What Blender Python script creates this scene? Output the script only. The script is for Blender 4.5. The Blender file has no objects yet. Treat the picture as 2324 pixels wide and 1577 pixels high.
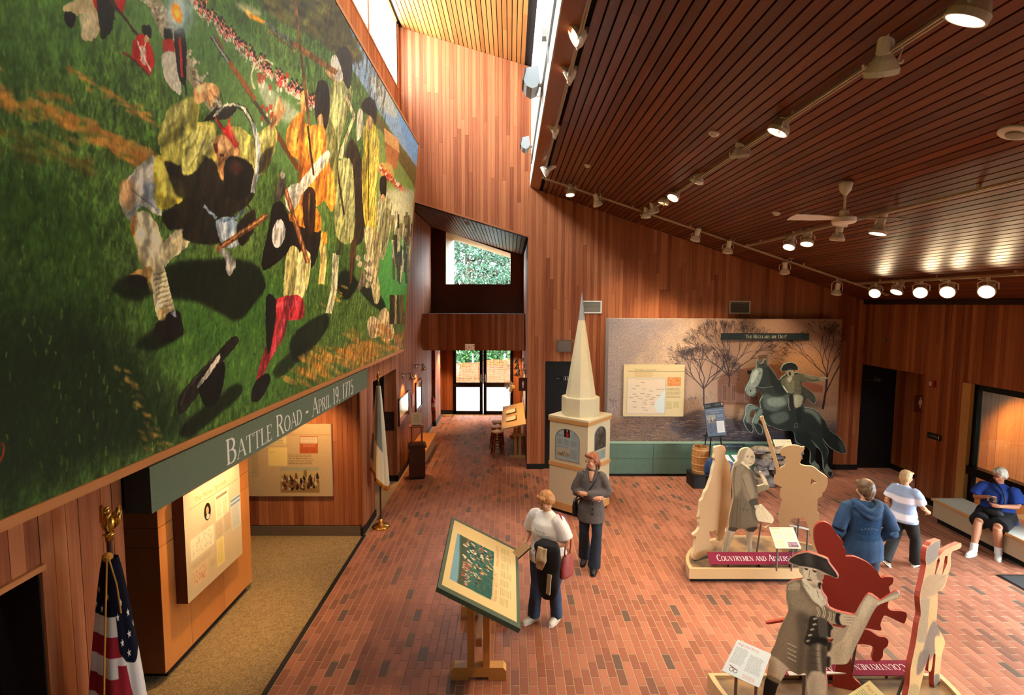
import bpy, bmesh, math, random
import numpy as np
from mathutils import Vector, Matrix

# ------------------------------------------------------------------ camera, world, sun-less overcast day, exposure
scn = bpy.context.scene
COL = scn.collection
F_PX, CX, CY, CAM_Z = 1200.0, 1162.0, 788.5, 3.8          # focal length and centre for a 2324 x 1577 frame
PITCH, YAW, ROLL = math.atan(100.5/1200), math.atan(4/1200), math.radians(0.2)
_fw = Vector((math.sin(YAW)*math.cos(PITCH), math.cos(YAW)*math.cos(PITCH), -math.sin(PITCH)))
_rt = Vector((math.cos(YAW), -math.sin(YAW), 0)); _up = _rt.cross(_fw)
CR = _rt*math.cos(ROLL)+_up*math.sin(ROLL); CU = _up*math.cos(ROLL)-_rt*math.sin(ROLL); CF = _fw
cam_data = bpy.data.cameras.new('camera'); cam = bpy.data.objects.new('camera', cam_data); COL.objects.link(cam)
cam_data.sensor_width = 36; cam_data.lens = F_PX/2324*36; cam_data.clip_end = 300
m = Matrix.Identity(4)
for i in range(3): m[i][0], m[i][1], m[i][2] = CR[i], CU[i], -CF[i]
m[2][3] = CAM_Z; cam.matrix_world = m
scn.camera = cam
scn.view_settings.view_transform = 'Standard'; scn.view_settings.look = 'None'
scn.view_settings.gamma = 1; scn.view_settings.use_curve_mapping = False
scn.view_settings.exposure = 0.0
scn.cycles.use_denoising = True
scn.cycles.max_bounces = 8; scn.cycles.diffuse_bounces = 4; scn.cycles.glossy_bounces = 3
scn.cycles.caustics_reflective = False; scn.cycles.caustics_refractive = False
scn.cycles.sample_clamp_indirect = 6

world = bpy.data.worlds.new('world'); scn.world = world; world.use_nodes = True
wn = world.node_tree.nodes; wl = world.node_tree.links
bg = wn['Background']; bg.inputs['Color'].default_value = (0.86, 0.94, 1.0, 1); bg.inputs['Strength'].default_value = 45.0

def portal(name, loc, rot, sx, sy):
    l = bpy.data.lights.new(name, 'AREA'); l.shape = 'RECTANGLE'; l.size = sx; l.size_y = sy
    l.cycles.is_portal = True
    o = bpy.data.objects.new(name, l); COL.objects.link(o); o.location = loc; o.rotation_euler = rot
    return o
HALF = math.pi/2
portal('clerestory_portal', (-2.47, 3.85, 9.03), (0, -HALF, 0), 1.4, 15.6)          # daylight through the high windows
portal('door_portal', (8.22, 4.6, 1.2), (0, HALF, 0), 2.3, 4.7)             # daylight through the glass doors on the right
portal('entrance_portal', (-0.92, 18.1, 1.15), (-HALF, 0, 0), 2.1, 2.3)
portal('gable_portal', (-0.9, 17.2, 5.0), (-HALF, 0, 0), 2.0, 1.6)

# ------------------------------------------------------------------ helpers
random.seed(7); RNG = np.random.default_rng(11)
def ray(x, y): return CF*F_PX + CR*(x-CX) - CU*(y-CY)
EYE = Vector((0, 0, CAM_Z))
def on(x, y, axis, val):                # the point of the plane axis=val that the photo shows at x, y
    d = ray(x, y); return EYE + d*((val-EYE[axis])/d[axis])
def on_plane(x, y, p0, n):
    d = ray(x, y); n = Vector(n); return EYE + d*((Vector(p0)-EYE).dot(n)/d.dot(n))
def lin(c):
    if isinstance(c, str):
        c = [int(c[i:i+2], 16)/255 for i in (0, 2, 4)]
    return tuple(v/12.92 if v <= .04045 else ((v+.055)/1.055)**2.4 for v in c[:3])
def rgb(h): return np.array([int(h[i:i+2], 16)/255 for i in (0, 2, 4)], np.float32)

MATS = {}
def newmat(name):
    m = bpy.data.materials.new(name); m.use_nodes = True
    return m, m.node_tree.nodes, m.node_tree.links, m.node_tree.nodes['Principled BSDF']
def mat(hexc, rough=.6, metal=0., spec=.35, noise=0., scale=40., name=None, bump=0.):
    key = ('m', hexc, rough, metal, spec, noise, scale, bump)
    if key in MATS: return MATS[key]
    m, N, L, B = newmat(name or 'paint_'+hexc)
    c = lin(hexc); B.inputs['Roughness'].default_value = rough; B.inputs['Metallic'].default_value = metal
    B.inputs['Specular IOR Level'].default_value = spec
    n = N.new('ShaderNodeTexNoise'); n.inputs['Scale'].default_value = scale; n.inputs['Detail'].default_value = 4
    tc = N.new('ShaderNodeTexCoord'); L.new(tc.outputs['Object'], n.inputs['Vector'])
    r = N.new('ShaderNodeMapRange'); L.new(n.outputs['Fac'], r.inputs['Value'])
    r.inputs['From Min'].default_value = .3; r.inputs['From Max'].default_value = .7
    k = max(noise, .03); r.inputs['To Min'].default_value = 1-k; r.inputs['To Max'].default_value = 1+k
    mx = N.new('ShaderNodeMix'); mx.data_type = 'RGBA'; mx.blend_type = 'MULTIPLY'; mx.inputs['Factor'].default_value = 1
    mx.inputs['A'].default_value = (*c, 1); L.new(r.outputs['Result'], mx.inputs['B']); L.new(mx.outputs['Result'], B.inputs['Base Color'])
    if bump:
        b = N.new('ShaderNodeBump'); b.inputs['Strength'].default_value = bump; b.inputs['Distance'].default_value = .01
        L.new(n.outputs['Fac'], b.inputs['Height']); L.new(b.outputs['Normal'], B.inputs['Normal'])
    MATS[key] = m; return m
def glow(hexc, strength, name='lamp_glow'):
    key = ('g', hexc, strength)
    if key in MATS: return MATS[key]
    m, N, L, B = newmat(name); B.inputs['Base Color'].default_value = (*lin(hexc), 1)
    B.inputs['Emission Color'].default_value = (*lin(hexc), 1); B.inputs['Emission Strength'].default_value = strength
    MATS[key] = m; return m
def wood(name, axis, dark, light, rough=.45, grain=1., spread=1., spec=.35):
    """boards: colour from each board's own random number, streaky grain along its axis"""
    m, N, L, B = newmat(name); B.inputs['Roughness'].default_value = rough; B.inputs['Specular IOR Level'].default_value = spec
    g = N.new('ShaderNodeNewGeometry'); oi = N.new('ShaderNodeObjectInfo')
    sc = N.new('ShaderNodeVectorMath'); sc.operation = 'MULTIPLY'
    s = [38*grain]*3; s[axis] = 1.1; sc.inputs[1].default_value = s; L.new(g.outputs['Position'], sc.inputs[0])
    off = N.new('ShaderNodeMath'); off.operation = 'MULTIPLY'; off.inputs[1].default_value = 57.; L.new(oi.outputs['Random'], off.inputs[0])
    ad = N.new('ShaderNodeVectorMath'); ad.operation = 'ADD'; L.new(sc.outputs[0], ad.inputs[0]); L.new(off.outputs[0], ad.inputs[1])
    n = N.new('ShaderNodeTexNoise'); n.inputs['Scale'].default_value = 1; n.inputs['Detail'].default_value = 5; n.inputs['Roughness'].default_value = .6
    L.new(ad.outputs[0], n.inputs['Vector'])
    k = N.new('ShaderNodeMath'); k.operation = 'MULTIPLY_ADD'; L.new(n.outputs['Fac'], k.inputs[0]); k.inputs[1].default_value = .9; k.inputs[2].default_value = -.45
    a = N.new('ShaderNodeMath'); a.operation = 'MULTIPLY_ADD'; L.new(oi.outputs['Random'], a.inputs[0]); a.inputs[1].default_value = spread; a.inputs[2].default_value = .5-.5*spread
    t = N.new('ShaderNodeMath'); t.operation = 'ADD'; t.use_clamp = True; L.new(k.outputs[0], t.inputs[0]); L.new(a.outputs[0], t.inputs[1])
    mx = N.new('ShaderNodeMix'); mx.data_type = 'RGBA'; mx.inputs['A'].default_value = (*lin(dark), 1); mx.inputs['B'].default_value = (*lin(light), 1)
    L.new(t.outputs[0], mx.inputs['Factor']); L.new(mx.outputs['Result'], B.inputs['Base Color'])
    b = N.new('ShaderNodeBump'); b.inputs['Strength'].default_value = .15; b.inputs['Distance'].default_value = .004
    L.new(n.outputs['Fac'], b.inputs['Height']); L.new(b.outputs['Normal'], B.inputs['Normal'])
    return m

class MB:
    """collects shapes; build() links them as one mesh object"""
    def __init__(s): s.v = []; s.f = []; s.m = []; s.uv = {}
    def add(s, vs, fs, mi=0):
        o = len(s.v); s.v += [tuple(v) for v in vs]
        for f in fs: s.f.append([i+o for i in f]); s.m.append(mi)
        return s
    def box(s, c, d, R=None, mi=0):
        vs = [Vector((x*d[0]/2, y*d[1]/2, z*d[2]/2)) for x in (-1, 1) for y in (-1, 1) for z in (-1, 1)]
        if R is not None: vs = [R @ v for v in vs]
        return s.add([v+Vector(c) for v in vs], [(0,1,3,2), (4,6,7,5), (0,4,5,1), (2,3,7,6), (0,2,6,4), (1,5,7,3)], mi)
    def bb(s, a, b, mi=0):
        return s.box([(p+q)/2 for p, q in zip(a, b)], [abs(q-p) for p, q in zip(a, b)], None, mi)
    def quad(s, a, b, c, d, mi=0): return s.add([a, b, c, d], [(0, 1, 2, 3)], mi)
    def prism(s, pts, vec, mi=0, mi_back=None, mi_side=None):
        """polygon (3-D points, in order) swept by vec; front = the given polygon"""
        n = len(pts); vec = Vector(vec); pts = [Vector(p) for p in pts]
        s.add(pts+[p+vec for p in pts], [list(range(n))], mi)
        o = len(s.v)-2*n
        s.f.append([o+n+i for i in reversed(range(n))]); s.m.append(mi if mi_back is None else mi_back)
        for i in range(n):
            j = (i+1) % n; s.f.append([o+j, o+i, o+n+i, o+n+j]); s.m.append(mi if mi_side is None else mi_side)
        return s
    def tube(s, path, r, seg=8, caps=True, mi=0):
        path = [Vector(p) for p in path]; n = len(path); rs = r if isinstance(r, (list, tuple)) else [r]*n
        up = None; rings = []
        for i, p in enumerate(path):
            t = (path[min(i+1, n-1)]-path[max(i-1, 0)])
            t = t.normalized() if t.length > 1e-9 else Vector((0, 0, 1))
            if up is None: up = t.orthogonal().normalized()
            else:
                up = up-t*up.dot(t); up = up.normalized() if up.length > 1e-6 else t.orthogonal().normalized()
            w = t.cross(up); rings.append([p+(up*math.cos(2*math.pi*k/seg)+w*math.sin(2*math.pi*k/seg))*rs[i] for k in range(seg)])
        return s.loft(rings, caps, mi)
    def loft(s, rings, caps=True, mi=0, closed=True):
        seg = len(rings[0]); o = len(s.v)
        for R in rings: s.v += [tuple(p) for p in R]
        for i in range(len(rings)-1):
            for k in range(seg if closed else seg-1):
                k2 = (k+1) % seg
                s.f.append([o+i*seg+k, o+i*seg+k2, o+(i+1)*seg+k2, o+(i+1)*seg+k]); s.m.append(mi)
        if caps:
            s.f.append([o+k for k in reversed(range(seg))]); s.m.append(mi)
            s.f.append([o+(len(rings)-1)*seg+k for k in range(seg)]); s.m.append(mi)
        return s
    def lathe(s, prof, c=(0, 0, 0), axis=(0, 0, 1), seg=16, caps=True, mi=0, rot=0.):
        """prof: (radius, distance along axis)"""
        ax = Vector(axis).normalized(); u = Vector((1, 0, 0)) if abs(ax.z) > .99 else ax.orthogonal().normalized(); w = ax.cross(u); c = Vector(c)
        rings = [[c+ax*h+(u*math.cos(rot+2*math.pi*k/seg)+w*math.sin(rot+2*math.pi*k/seg))*max(r, 1e-4) for k in range(seg)] for r, h in prof]
        return s.loft(rings, caps, mi)
    def ball(s, c, r, seg=12, rings=8, mi=0):
        r = r if isinstance(r, (list, tuple)) else (r, r, r); c = Vector(c); R = []
        for i in range(rings+1):
            a = -HALF+math.pi*i/rings; R.append([c+Vector((r[0]*max(math.cos(a), .01)*math.cos(2*math.pi*k/seg), r[1]*max(math.cos(a), .01)*math.sin(2*math.pi*k/seg), r[2]*math.sin(a))) for k in range(seg)])
        return s.loft(R, True, mi)
    def build(s, name, mats, parent=None, smooth=False, uvf=None, fix=False):
        me = bpy.data.meshes.new(name); me.from_pydata(s.v, [], s.f)
        ms = mats if isinstance(mats, (list, tuple)) else [mats]
        for q in ms: me.materials.append(q)
        if len(ms) > 1: me.polygons.foreach_set('material_index', s.m)
        if smooth: me.polygons.foreach_set('use_smooth', [True]*len(s.f))
        if uvf:
            uv = me.uv_layers.new(name='UVMap')
            for lp in me.loops: uv.data[lp.index].uv = uvf(Vector(s.v[lp.vertex_index]))
        if fix:
            bm = bmesh.new(); bm.from_mesh(me); bmesh.ops.recalc_face_normals(bm, faces=bm.faces); bm.to_mesh(me); bm.free()
        me.update()
        o = bpy.data.objects.new(name, me); COL.objects.link(o)
        if parent is not None: o.parent = parent
        return o
def tag(o, label=None, cat=None, group=None, kind=None):
    if label: o['label'] = label
    if cat: o['category'] = cat
    if group: o['group'] = group
    if kind: o['kind'] = kind
    return o
def thing(name, label, cat, loc=(0, 0, 0), rz=0., group=None):
    o = bpy.data.objects.new(name, None); COL.objects.link(o); o.location = loc; o.rotation_euler = (0, 0, rz); o.empty_display_size = .1
    return tag(o, label, cat, group)
def copy_tree(o, parent=None):
    c = o.copy(); COL.objects.link(c); c.parent = parent
    for ch in list(o.children): copy_tree(ch, c)
    return c
def struct(o): o['kind'] = 'structure'; return o
def smooth_pts(P, n=2, closed=True):
    P = [Vector(p) for p in P]
    for _ in range(n):
        Q = []
        for i in range(len(P) if closed else len(P)-1):
            a, b = P[i], P[(i+1) % len(P)]; Q += [a*.75+b*.25, a*.25+b*.75]
        P = Q if closed else [P[0]]+Q+[P[-1]]
    return P
TS = bpy.data.scenes.new('workbench')          # holds one object at a time while its modifiers or lettering are evaluated
def baked(o):
    TS.collection.objects.link(o); vl = TS.view_layers[0]; vl.update(); return o.evaluated_get(vl.depsgraph)
def RZ(a): return Matrix.Rotation(a, 3, 'Z')
# ------------------------------------------------------------------ the building
XL, YF, XR = -2.4, 11.9, 8.0
def roof_low(x): return 6.49-.327*x
def roof_up(x): return 9.71-.286*(x+2.42)
def corr_top(x): return 5.38-.298*x
WALL = wood('wall_boards', 2, '6c2e14', 'b47046', .55, spread=.6, spec=.18)
CEIL = wood('ceiling_boards', 1, '48200e', '7c4020', .4, spread=.6, spec=.35)
DARKGAP = mat('1a0d07', .9, name='board_backing')
BLACK = mat('0c0b0b', .55, name='black_vinyl')
WHITE = mat('e9e6dc', .5, name='white_paint')
FASC = wood('fascia_wood', 1, '8a4a26', 'a8663a', .4, spread=.4)
TRIM = wood('oak_trim', 1, '98582a', 'b47440', .5, spread=.4)
METAL_DK = mat('17130f', .4, .6, name='bronze_frame')

def wall_boards(parent, axis, plane, lo, hi, spans, pitch=.082, thick=.016, material=None, cut=.5, gap=.003, seed=1, sign=1):
    """vertical boards side by side on a wall; spans(a, b) -> list of (bottom at a, bottom at b, top at a, top at b)"""
    rr = random.Random(seed); n = int(math.ceil((hi-lo)/pitch)); k = 0
    if axis == 0: sign = -sign
    for i in range(n):
        a = lo+i*pitch+gap/2; b = min(lo+(i+1)*pitch, hi)-gap/2
        if b-a < .01: continue
        dv = rr.uniform(0, .003)
        for (za, zb, ta, tb) in spans(a, b):
            cuts = []
            if min(ta, tb)-max(za, zb) > 1.6 and rr.random() < cut: cuts = [rr.uniform(max(za, zb)+.5, min(ta, tb)-.5)]
            edges = [(za, zb)]+[(c, c) for c in cuts]+[(ta, tb)]
            for (l0, l1), (h0, h1) in zip(edges, edges[1:]):
                p = plane-sign*dv; q = plane-sign*thick-sign*.0
                g = .0015
                def P(u, d, z): return (u, d, z) if axis == 0 else (d, u, z)
                vs = [P(a, q, l0+g), P(b, q, l1+g), P(b, q, h1-g), P(a, q, h0-g), P(a, p, l0+g), P(b, p, l1+g), P(b, p, h1-g), P(a, p, h0-g)]
                me = bpy.data.meshes.new('board'); me.from_pydata(vs, [], [(4, 5, 6, 7), (0, 3, 2, 1), (0, 1, 5, 4), (1, 2, 6, 5), (2, 3, 7, 6), (3, 0, 4, 7)])
                me.materials.append(material or WALL); o = bpy.data.objects.new('board', me); COL.objects.link(o); o.parent = parent; k += 1
    return k

# floor -----------------------------------------------------------
BW, BL = .091, .237
m, N, L, B = newmat('brick_pavers')
def math_node(op, a, b=None, c=None):
    n = N.new('ShaderNodeMath'); n.operation = op
    for i, v in enumerate((a, b, c)):
        if v is None: continue
        if isinstance(v, (int, float)): n.inputs[i].default_value = v
        else: L.new(v, n.inputs[i])
    return n.outputs[0]
geo = N.new('ShaderNodeNewGeometry'); sp = N.new('ShaderNodeSeparateXYZ'); L.new(geo.outputs['Position'], sp.inputs[0])
colx = math_node('FLOOR', math_node('DIVIDE', math_node('ADD', sp.outputs[0], 2.35), BW))
par = math_node('MULTIPLY', math_node('FLOORED_MODULO', colx, 2.), .5)
rowy = math_node('FLOOR', math_node('ADD', math_node('DIVIDE', sp.outputs[1], BL), par))
cmb = N.new('ShaderNodeCombineXYZ'); L.new(colx, cmb.inputs[0]); L.new(rowy, cmb.inputs[1])
wh = N.new('ShaderNodeTexWhiteNoise'); wh.noise_dimensions = '2D'; L.new(cmb.outputs[0], wh.inputs['Vector'])
rp = N.new('ShaderNodeValToRGB'); L.new(wh.outputs['Value'], rp.inputs[0]); el = rp.color_ramp.elements
rp.color_ramp.interpolation = 'LINEAR'
el[0].position = 0; el[0].color = (*lin('5f483c'), 1); el[1].position = 1; el[1].color = (*lin('aa6a50'), 1)
for p_, c_ in ((.04, '6b4b3c'), (.1, '86503c'), (.5, '965a44'), (.85, 'a0624a')):
    e = el.new(p_); e.color = (*lin(c_), 1)
nz = N.new('ShaderNodeTexNoise'); nz.inputs['Scale'].default_value = 14; nz.inputs['Detail'].default_value = 6
mr = N.new('ShaderNodeMapRange'); L.new(nz.outputs['Fac'], mr.inputs['Value']); mr.inputs['To Min'].default_value = .72; mr.inputs['To Max'].default_value = 1.25
mm = N.new('ShaderNodeMix'); mm.data_type = 'RGBA'; mm.blend_type = 'MULTIPLY'; mm.inputs['Factor'].default_value = 1
L.new(rp.outputs['Color'], mm.inputs['A']); L.new(mr.outputs['Result'], mm.inputs['B']); L.new(mm.outputs['Result'], B.inputs['Base Color'])
B.inputs['Roughness'].default_value = .5; B.inputs['Specular IOR Level'].default_value = .3
bmp = N.new('ShaderNodeBump'); bmp.inputs['Strength'].default_value = .12; bmp.inputs['Distance'].default_value = .004; L.new(nz.outputs['Fac'], bmp.inputs['Height']); L.new(bmp.outputs['Normal'], B.inputs['Normal'])
BRICK = m
MORTAR = mat('a58a68', .85, noise=.2, scale=60, name='mortar')
fl = MB(); fl.bb((XL, -4, -.2), (10.4, 18.1, -.0025)); fl.bb((-3.6, 8.9, -.2), (XL, 11.3, -.002)); fl.bb((-3.6, 1.2, -.2), (XL, 2.8, -.002)); floor = struct(fl.build('floor', MORTAR))
me = bpy.data.meshes.new('brick'); g = .0045
me.from_pydata([(x*(BW/2-g*1.0), y*(BL/2-g), z) for z in (-.02, -.0015) for x, y in ((-1, -1), (1, -1), (1, 1), (-1, 1))] +
               [(x*(BW/2-g*1.6), y*(BL/2-g*1.6), 0) for x, y in ((-1, -1), (1, -1), (1, 1), (-1, 1))], [],
               [(8, 9, 10, 11)]+[(4+i, 4+(i+1) % 4, 8+(i+1) % 4, 8+i) for i in range(4)]+[(i, (i+1) % 4, 4+(i+1) % 4, 4+i) for i in range(4)])
me.materials.append(BRICK)
bricks = []
for c in range(int((10.3+2.35)/BW)):
    x = -2.35+(c+.5)*BW
    for r in range(8, int(18/BL)):
        y = (r+.5-.5*(c % 2))*BL
        if x > 7.9 and y > 9.1 and not (x < 8.9 and y > 10.2): continue
        d = Vector((x, y, -CAM_Z)); w = d.dot(CF); u, v = CX+F_PX*d.dot(CR)/w, CY-F_PX*d.dot(CU)/w
        seen = -20 < u < 2344 and v < 1590
        bricks.append((w if seen else 99, x, y, seen))
bricks.sort()
near = [b for b in bricks if b[3]][:300]; ns = set((b[1], b[2]) for b in near)
for _, x, y, _s in near:
    o = bpy.data.objects.new('brick', me); COL.objects.link(o); o.location = (x, y, 0); o.parent = floor
bv = np.array([v.co for v in me.vertices]); bf = [list(p.vertices) for p in me.polygons]; mb = MB()
for w, x, y, _s in bricks:
    if (x, y) in ns: continue
    mb.add([(v[0]+x, v[1]+y, v[2]) for v in bv], bf)
o = mb.build('brick_field', BRICK, floor); o['kind'] = 'stuff'

# carpeted alcove -------------------------------------------------
m, N, L, B = newmat('carpet_loop'); tc = N.new('ShaderNodeTexCoord')
w1 = N.new('ShaderNodeTexNoise'); w1.inputs['Scale'].default_value = 26; w1.inputs['Detail'].default_value = 1; w1.inputs['Distortion'].default_value = 2.2; L.new(tc.outputs['Object'], w1.inputs['Vector'])
w2 = N.new('ShaderNodeTexNoise'); w2.inputs['Scale'].default_value = 220; L.new(tc.outputs['Object'], w2.inputs['Vector'])
r1 = N.new('ShaderNodeValToRGB'); L.new(w1.outputs['Fac'], r1.inputs[0]); e = r1.color_ramp.elements
e[0].position = .44; e[0].color = (*lin('7a623e'), 1); e[1].position = .56; e[1].color = (*lin('957c54'), 1)
mx = N.new('ShaderNodeMix'); mx.data_type = 'RGBA'; mx.blend_type = 'OVERLAY'; mx.inputs['Factor'].default_value = .5; L.new(r1.outputs[0], mx.inputs['A']); L.new(w2.outputs['Fac'], mx.inputs['B'])
L.new(mx.outputs['Result'], B.inputs['Base Color']); B.inputs['Roughness'].default_value = .95
bb = N.new('ShaderNodeBump'); bb.inputs['Distance'].default_value = .01; bb.inputs['Strength'].default_value = .5; L.new(w1.outputs['Fac'], bb.inputs['Height']); L.new(bb.outputs['Normal'], B.inputs['Normal'])
CARPET = m
cp = MB(); cp.bb((-6.2, 2.9, -.2), (XL-.005, 8.42, .004)); struct(cp.build('floor_carpet', CARPET))
tr = MB(); tr.bb((XL-.005, 3.2, -.02), (XL+.045, 8.38, .012)); struct(tr.build('trim_1', BLACK))

# left wall -------------------------------------------------------
wm = MB()
def seg(y0, y1, z0, z1, x0=XL-.25, x1=XL-.016): wm.bb((x0, y0, z0), (x1, y1, z1))
seg(-4, 1.5, 0, 2.84); seg(1.5, 2.61, 2.45, 2.84); seg(2.61, 3.2, 0, 2.84); seg(3.2, 8.38, 2.5, 2.84); seg(8.41, 9.2, 0, 2.84)
seg(9.2, 11.05, 2.42, 2.84); seg(11.08, 16.15, 0, 2.84); seg(-4, 16.4, 2.84, 8.1); seg(-4, YF, 8.1, 8.33, XL-.05); seg(-4, YF+.2, 9.76, 10.2, XL-.05); seg(11.68, YF+.2, 8.1, 9.8, XL-.05)
wall_left = struct(wm.build('wall_left', DARKGAP))
def spans_left(a, b):
    r = []; c = (a+b)/2
    if c < 2.61: r.append((2.45, 2.45, 3.3, 3.3))
    elif c < 3.2: r.append((.0, .0, 3.3, 3.3))
    elif c < 8.38: pass
    elif c < 9.2: r.append((.12, .12, 2.95, 2.95))
    elif c < 11.05: r.append((2.42, 2.42, 2.95, 2.95))
    elif c < 11.9: r.append((.12, .12, 2.95, 2.95))
    else: r.append((.12, .12, min(corr_top(XL)-.02, 6.1), min(corr_top(XL)-.02, 6.1)))
    if 5.6 < c < 11.88: r.append((6.55, 6.55, 8.33, 8.33))
    if c > 11.7 and c < 11.9: r.append((8.33, 8.33, 9.68, 9.68))
    return r
wall_boards(wall_left, 1, XL, 1.96, 16.12, spans_left, seed=3, cut=.35)
# recess of the side doorway: dark panelling with a door behind
rc = MB(); rc.bb((-3.4, 11.05, 0), (XL-.26, 11.2, 2.6)); rc.bb((-3.5, 9.0, 0), (-3.4, 11.2, 2.6)); rc.bb((-3.5, 9.05, 0), (XL-.26, 9.2, 2.6)); rc.bb((-3.5, 9.0, 2.42), (XL-.26, 11.2, 2.5))
wr = struct(rc.build('wall_recess', DARKGAP))
wall_boards(wr, 0, 11.05, -3.4, XL, lambda a, b: [(.12, .12, 2.42, 2.42)], seed=8, cut=0)
rb = MB(); rb.bb((-3.4, 11.03, 0), (XL+.012, 11.055, .12)); rb.bb((XL-.02, 11.03, 0), (XL+.014, 16.1, .12)); rb.bb((XL-.02, 8.39, 0), (XL+.014, 9.2, .12)); struct(rb.build('baseboard_left', BLACK))
d0 = MB(); d0.bb((-3.3, 1.5, 0), (-3.25, 2.61, 2.45)); d0.bb((-3.3, 1.42, 0), (XL-.1, 1.5, 2.45)); d0.bb((-3.3, 2.61, 0), (XL-.26, 2.66, 2.5)); d0.bb((-3.3, 1.42, 2.45), (XL-.26, 2.66, 2.5)); struct(d0.build('door_1', mat('1c0e08', .7)))
dt = MB(); dt.bb((XL-.2, 1.4, 2.43), (XL+.02, 2.62, 2.46)); struct(dt.build('trim_2', TRIM))
# clerestory windows, high in the left wall
edges = [11.68, 9.32, 6.96, 4.6, 2.24, -.12, -2.48, -4.0]
for i, (y1, y0) in enumerate(zip(edges, edges[1:])):
    wf = MB(); t = .05
    wf.bb((XL-.05, y0-.04, 8.33), (XL-.0, y0+.06, 9.76))
    wf.bb((XL-.05, y0, 8.31), (XL+.01, y1, 8.35)); wf.bb((XL-.05, y0, 9.70), (XL-.0, y1, 9.76)); wf.bb((XL-.05, y1-.02, 8.33), (XL-.02, y1, 9.76))
    w = struct(wf.build('window_%d' % (i+1), FASC))
    GL = None
    pn = MB(); pn.bb((XL-.04, y0, 8.34), (XL-.035, y1, 9.72))
    if 'glass' not in MATS:
        gm, gN, gL, gB = newmat('window_glass'); tr_ = gN.new('ShaderNodeBsdfTransparent'); gl_ = gN.new('ShaderNodeBsdfGlossy'); gl_.inputs['Roughness'].default_value = .03
        ms_ = gN.new('ShaderNodeMixShader'); ms_.inputs[0].default_value = .05
        gL.new(tr_.outputs[0], ms_.inputs[1]); gL.new(gl_.outputs[0], ms_.inputs[2]); gL.new(ms_.outputs[0], gN['Material Output'].inputs['Surface'])
        tr_.inputs['Color'].default_value = (.93, .95, .95, 1); MATS['glass'] = gm
    pn.build('pane', MATS['glass'], w)
    ml = MB(); ym = (y0+y1)/2-.75; ml.bb((XL-.05, ym-.012, 8.34), (XL-.025, ym+.012, 9.72)); ml.build('mullion', mat('cfc8b8', .5), w)
# alcove walls
aw = MB(); aw.bb((-6.2, 8.38+.016, 0), (XL-.016, 8.6, 2.84)); aw.bb((-6.2, 3.0, 0), (-6.0, 8.4, 2.84)); aw.bb((-6.2, 3.05, 0), (XL-.25, 3.2, 2.84)); aw.bb((-6.2, 3.0, 2.5), (XL-.25, 8.5, 2.84))
wall_alcove = struct(aw.build('wall_alcove', DARKGAP))
wall_boards(wall_alcove, 0, 8.38, -4.75, XL, lambda a, b: [(.17, .17, 2.5, 2.5)], seed=5, cut=.1)
ab = MB(); ab.bb((-6., 8.355, 0), (XL-.03, 8.396, .16)); struct(ab.build('baseboard_alcove', mat('5c4a38', .9, noise=.1)))
ab = MB(); ab.bb((XL-.03, 8.35, 0), (XL+.014, 8.45, .15)); struct(ab.build('baseboard_corner', BLACK))

# far wall --------------------------------------------------------
wm = MB(); y0, y1 = YF+.016, YF+.25
def poly_wall(pts): wm.prism([(x, y0, z) for x, z in pts], (0, y1-y0, 0))
poly_wall([(XL-.05, corr_top(XL-.05)), (.40, corr_top(.40)), (.40, roof_up(.4)+.3), (XL-.05, roof_up(XL-.05)+.3)])
poly_wall([(.40, 0), (.76, 0), (.76, 6.9), (.40, 6.9)]); poly_wall([(.76, 2.49), (1.66, 2.49), (1.66, 6.6), (.76, 6.6)])
poly_wall([(1.66, 0), (8.0, 0), (8.0, roof_low(8)+.3), (1.66, roof_low(1.66)+.3)])
wm.bb((8.0, 12.1, 0), (9.2, 12.3, 4.2))
wall_far = struct(wm.build('wall_far', DARKGAP))
def spans_far(a, b):
    c = (a+b)/2
    top = roof_up if c < .45 else roof_low
    t = (top(a), top(b))
    if c < .40: return [(corr_top(a), corr_top(b), *t)]
    if .76 < c < 1.66: return [(2.49, 2.49, *t)]
    if 2.3 < c < 7.45: return [(3.3, 3.3, *t)]
    return [(.12, .12, *t)]
wall_boards(wall_far, 0, YF, XL, 8.0, spans_far, seed=13, cut=.9)
bf_ = MB(); bf_.bb((.39, YF-.014, 0), (.76, YF+.02, .12)); bf_.bb((1.66, YF-.014, 0), (2.25, YF+.02, .12)); bf_.bb((7.5, YF-.014, 0), (8.0, YF+.02, .12)); bf_.bb((.385, YF-.014, 0), (.405, 17.8, .12)); struct(bf_.build('baseboard_far', BLACK))
ct = MB(); ct.prism([(XL, YF-.012, corr_top(XL)), (.4, YF-.012, corr_top(.4)), (.4, YF-.012, corr_top(.4)+.035), (XL, YF-.012, corr_top(XL)+.035)], (0, .2, 0)); struct(ct.build('trim_3', FASC))

# corridor --------------------------------------------------------
cw = MB(); cw.bb((.42, YF+.2, 0), (.6, 18.1, 6.2)); wall_corr = struct(cw.build('wall_corridor', DARKGAP))
wall_boards(wall_corr, 1, .402, YF, 17.9, lambda a, b: [(.12, .12, corr_top(.4), corr_top(.4))], seed=21, cut=.2, sign=-1)
fc = MB(); fc.bb((XL, 14.516, 2.5), (.42, 14.6, 3.5)); fc.bb((XL, 14.52, 2.5), (.42, 18.1, 2.56)); fc.bb((XL, 14.516, 3.42), (.42, 16.5, 3.5)); wall_header = struct(fc.build('wall_header', DARKGAP))
wall_boards(wall_header, 0, 14.5, XL, .4, lambda a, b: [(2.5, 2.5, 3.51, 3.51)], seed=22, cut=0)
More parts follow.
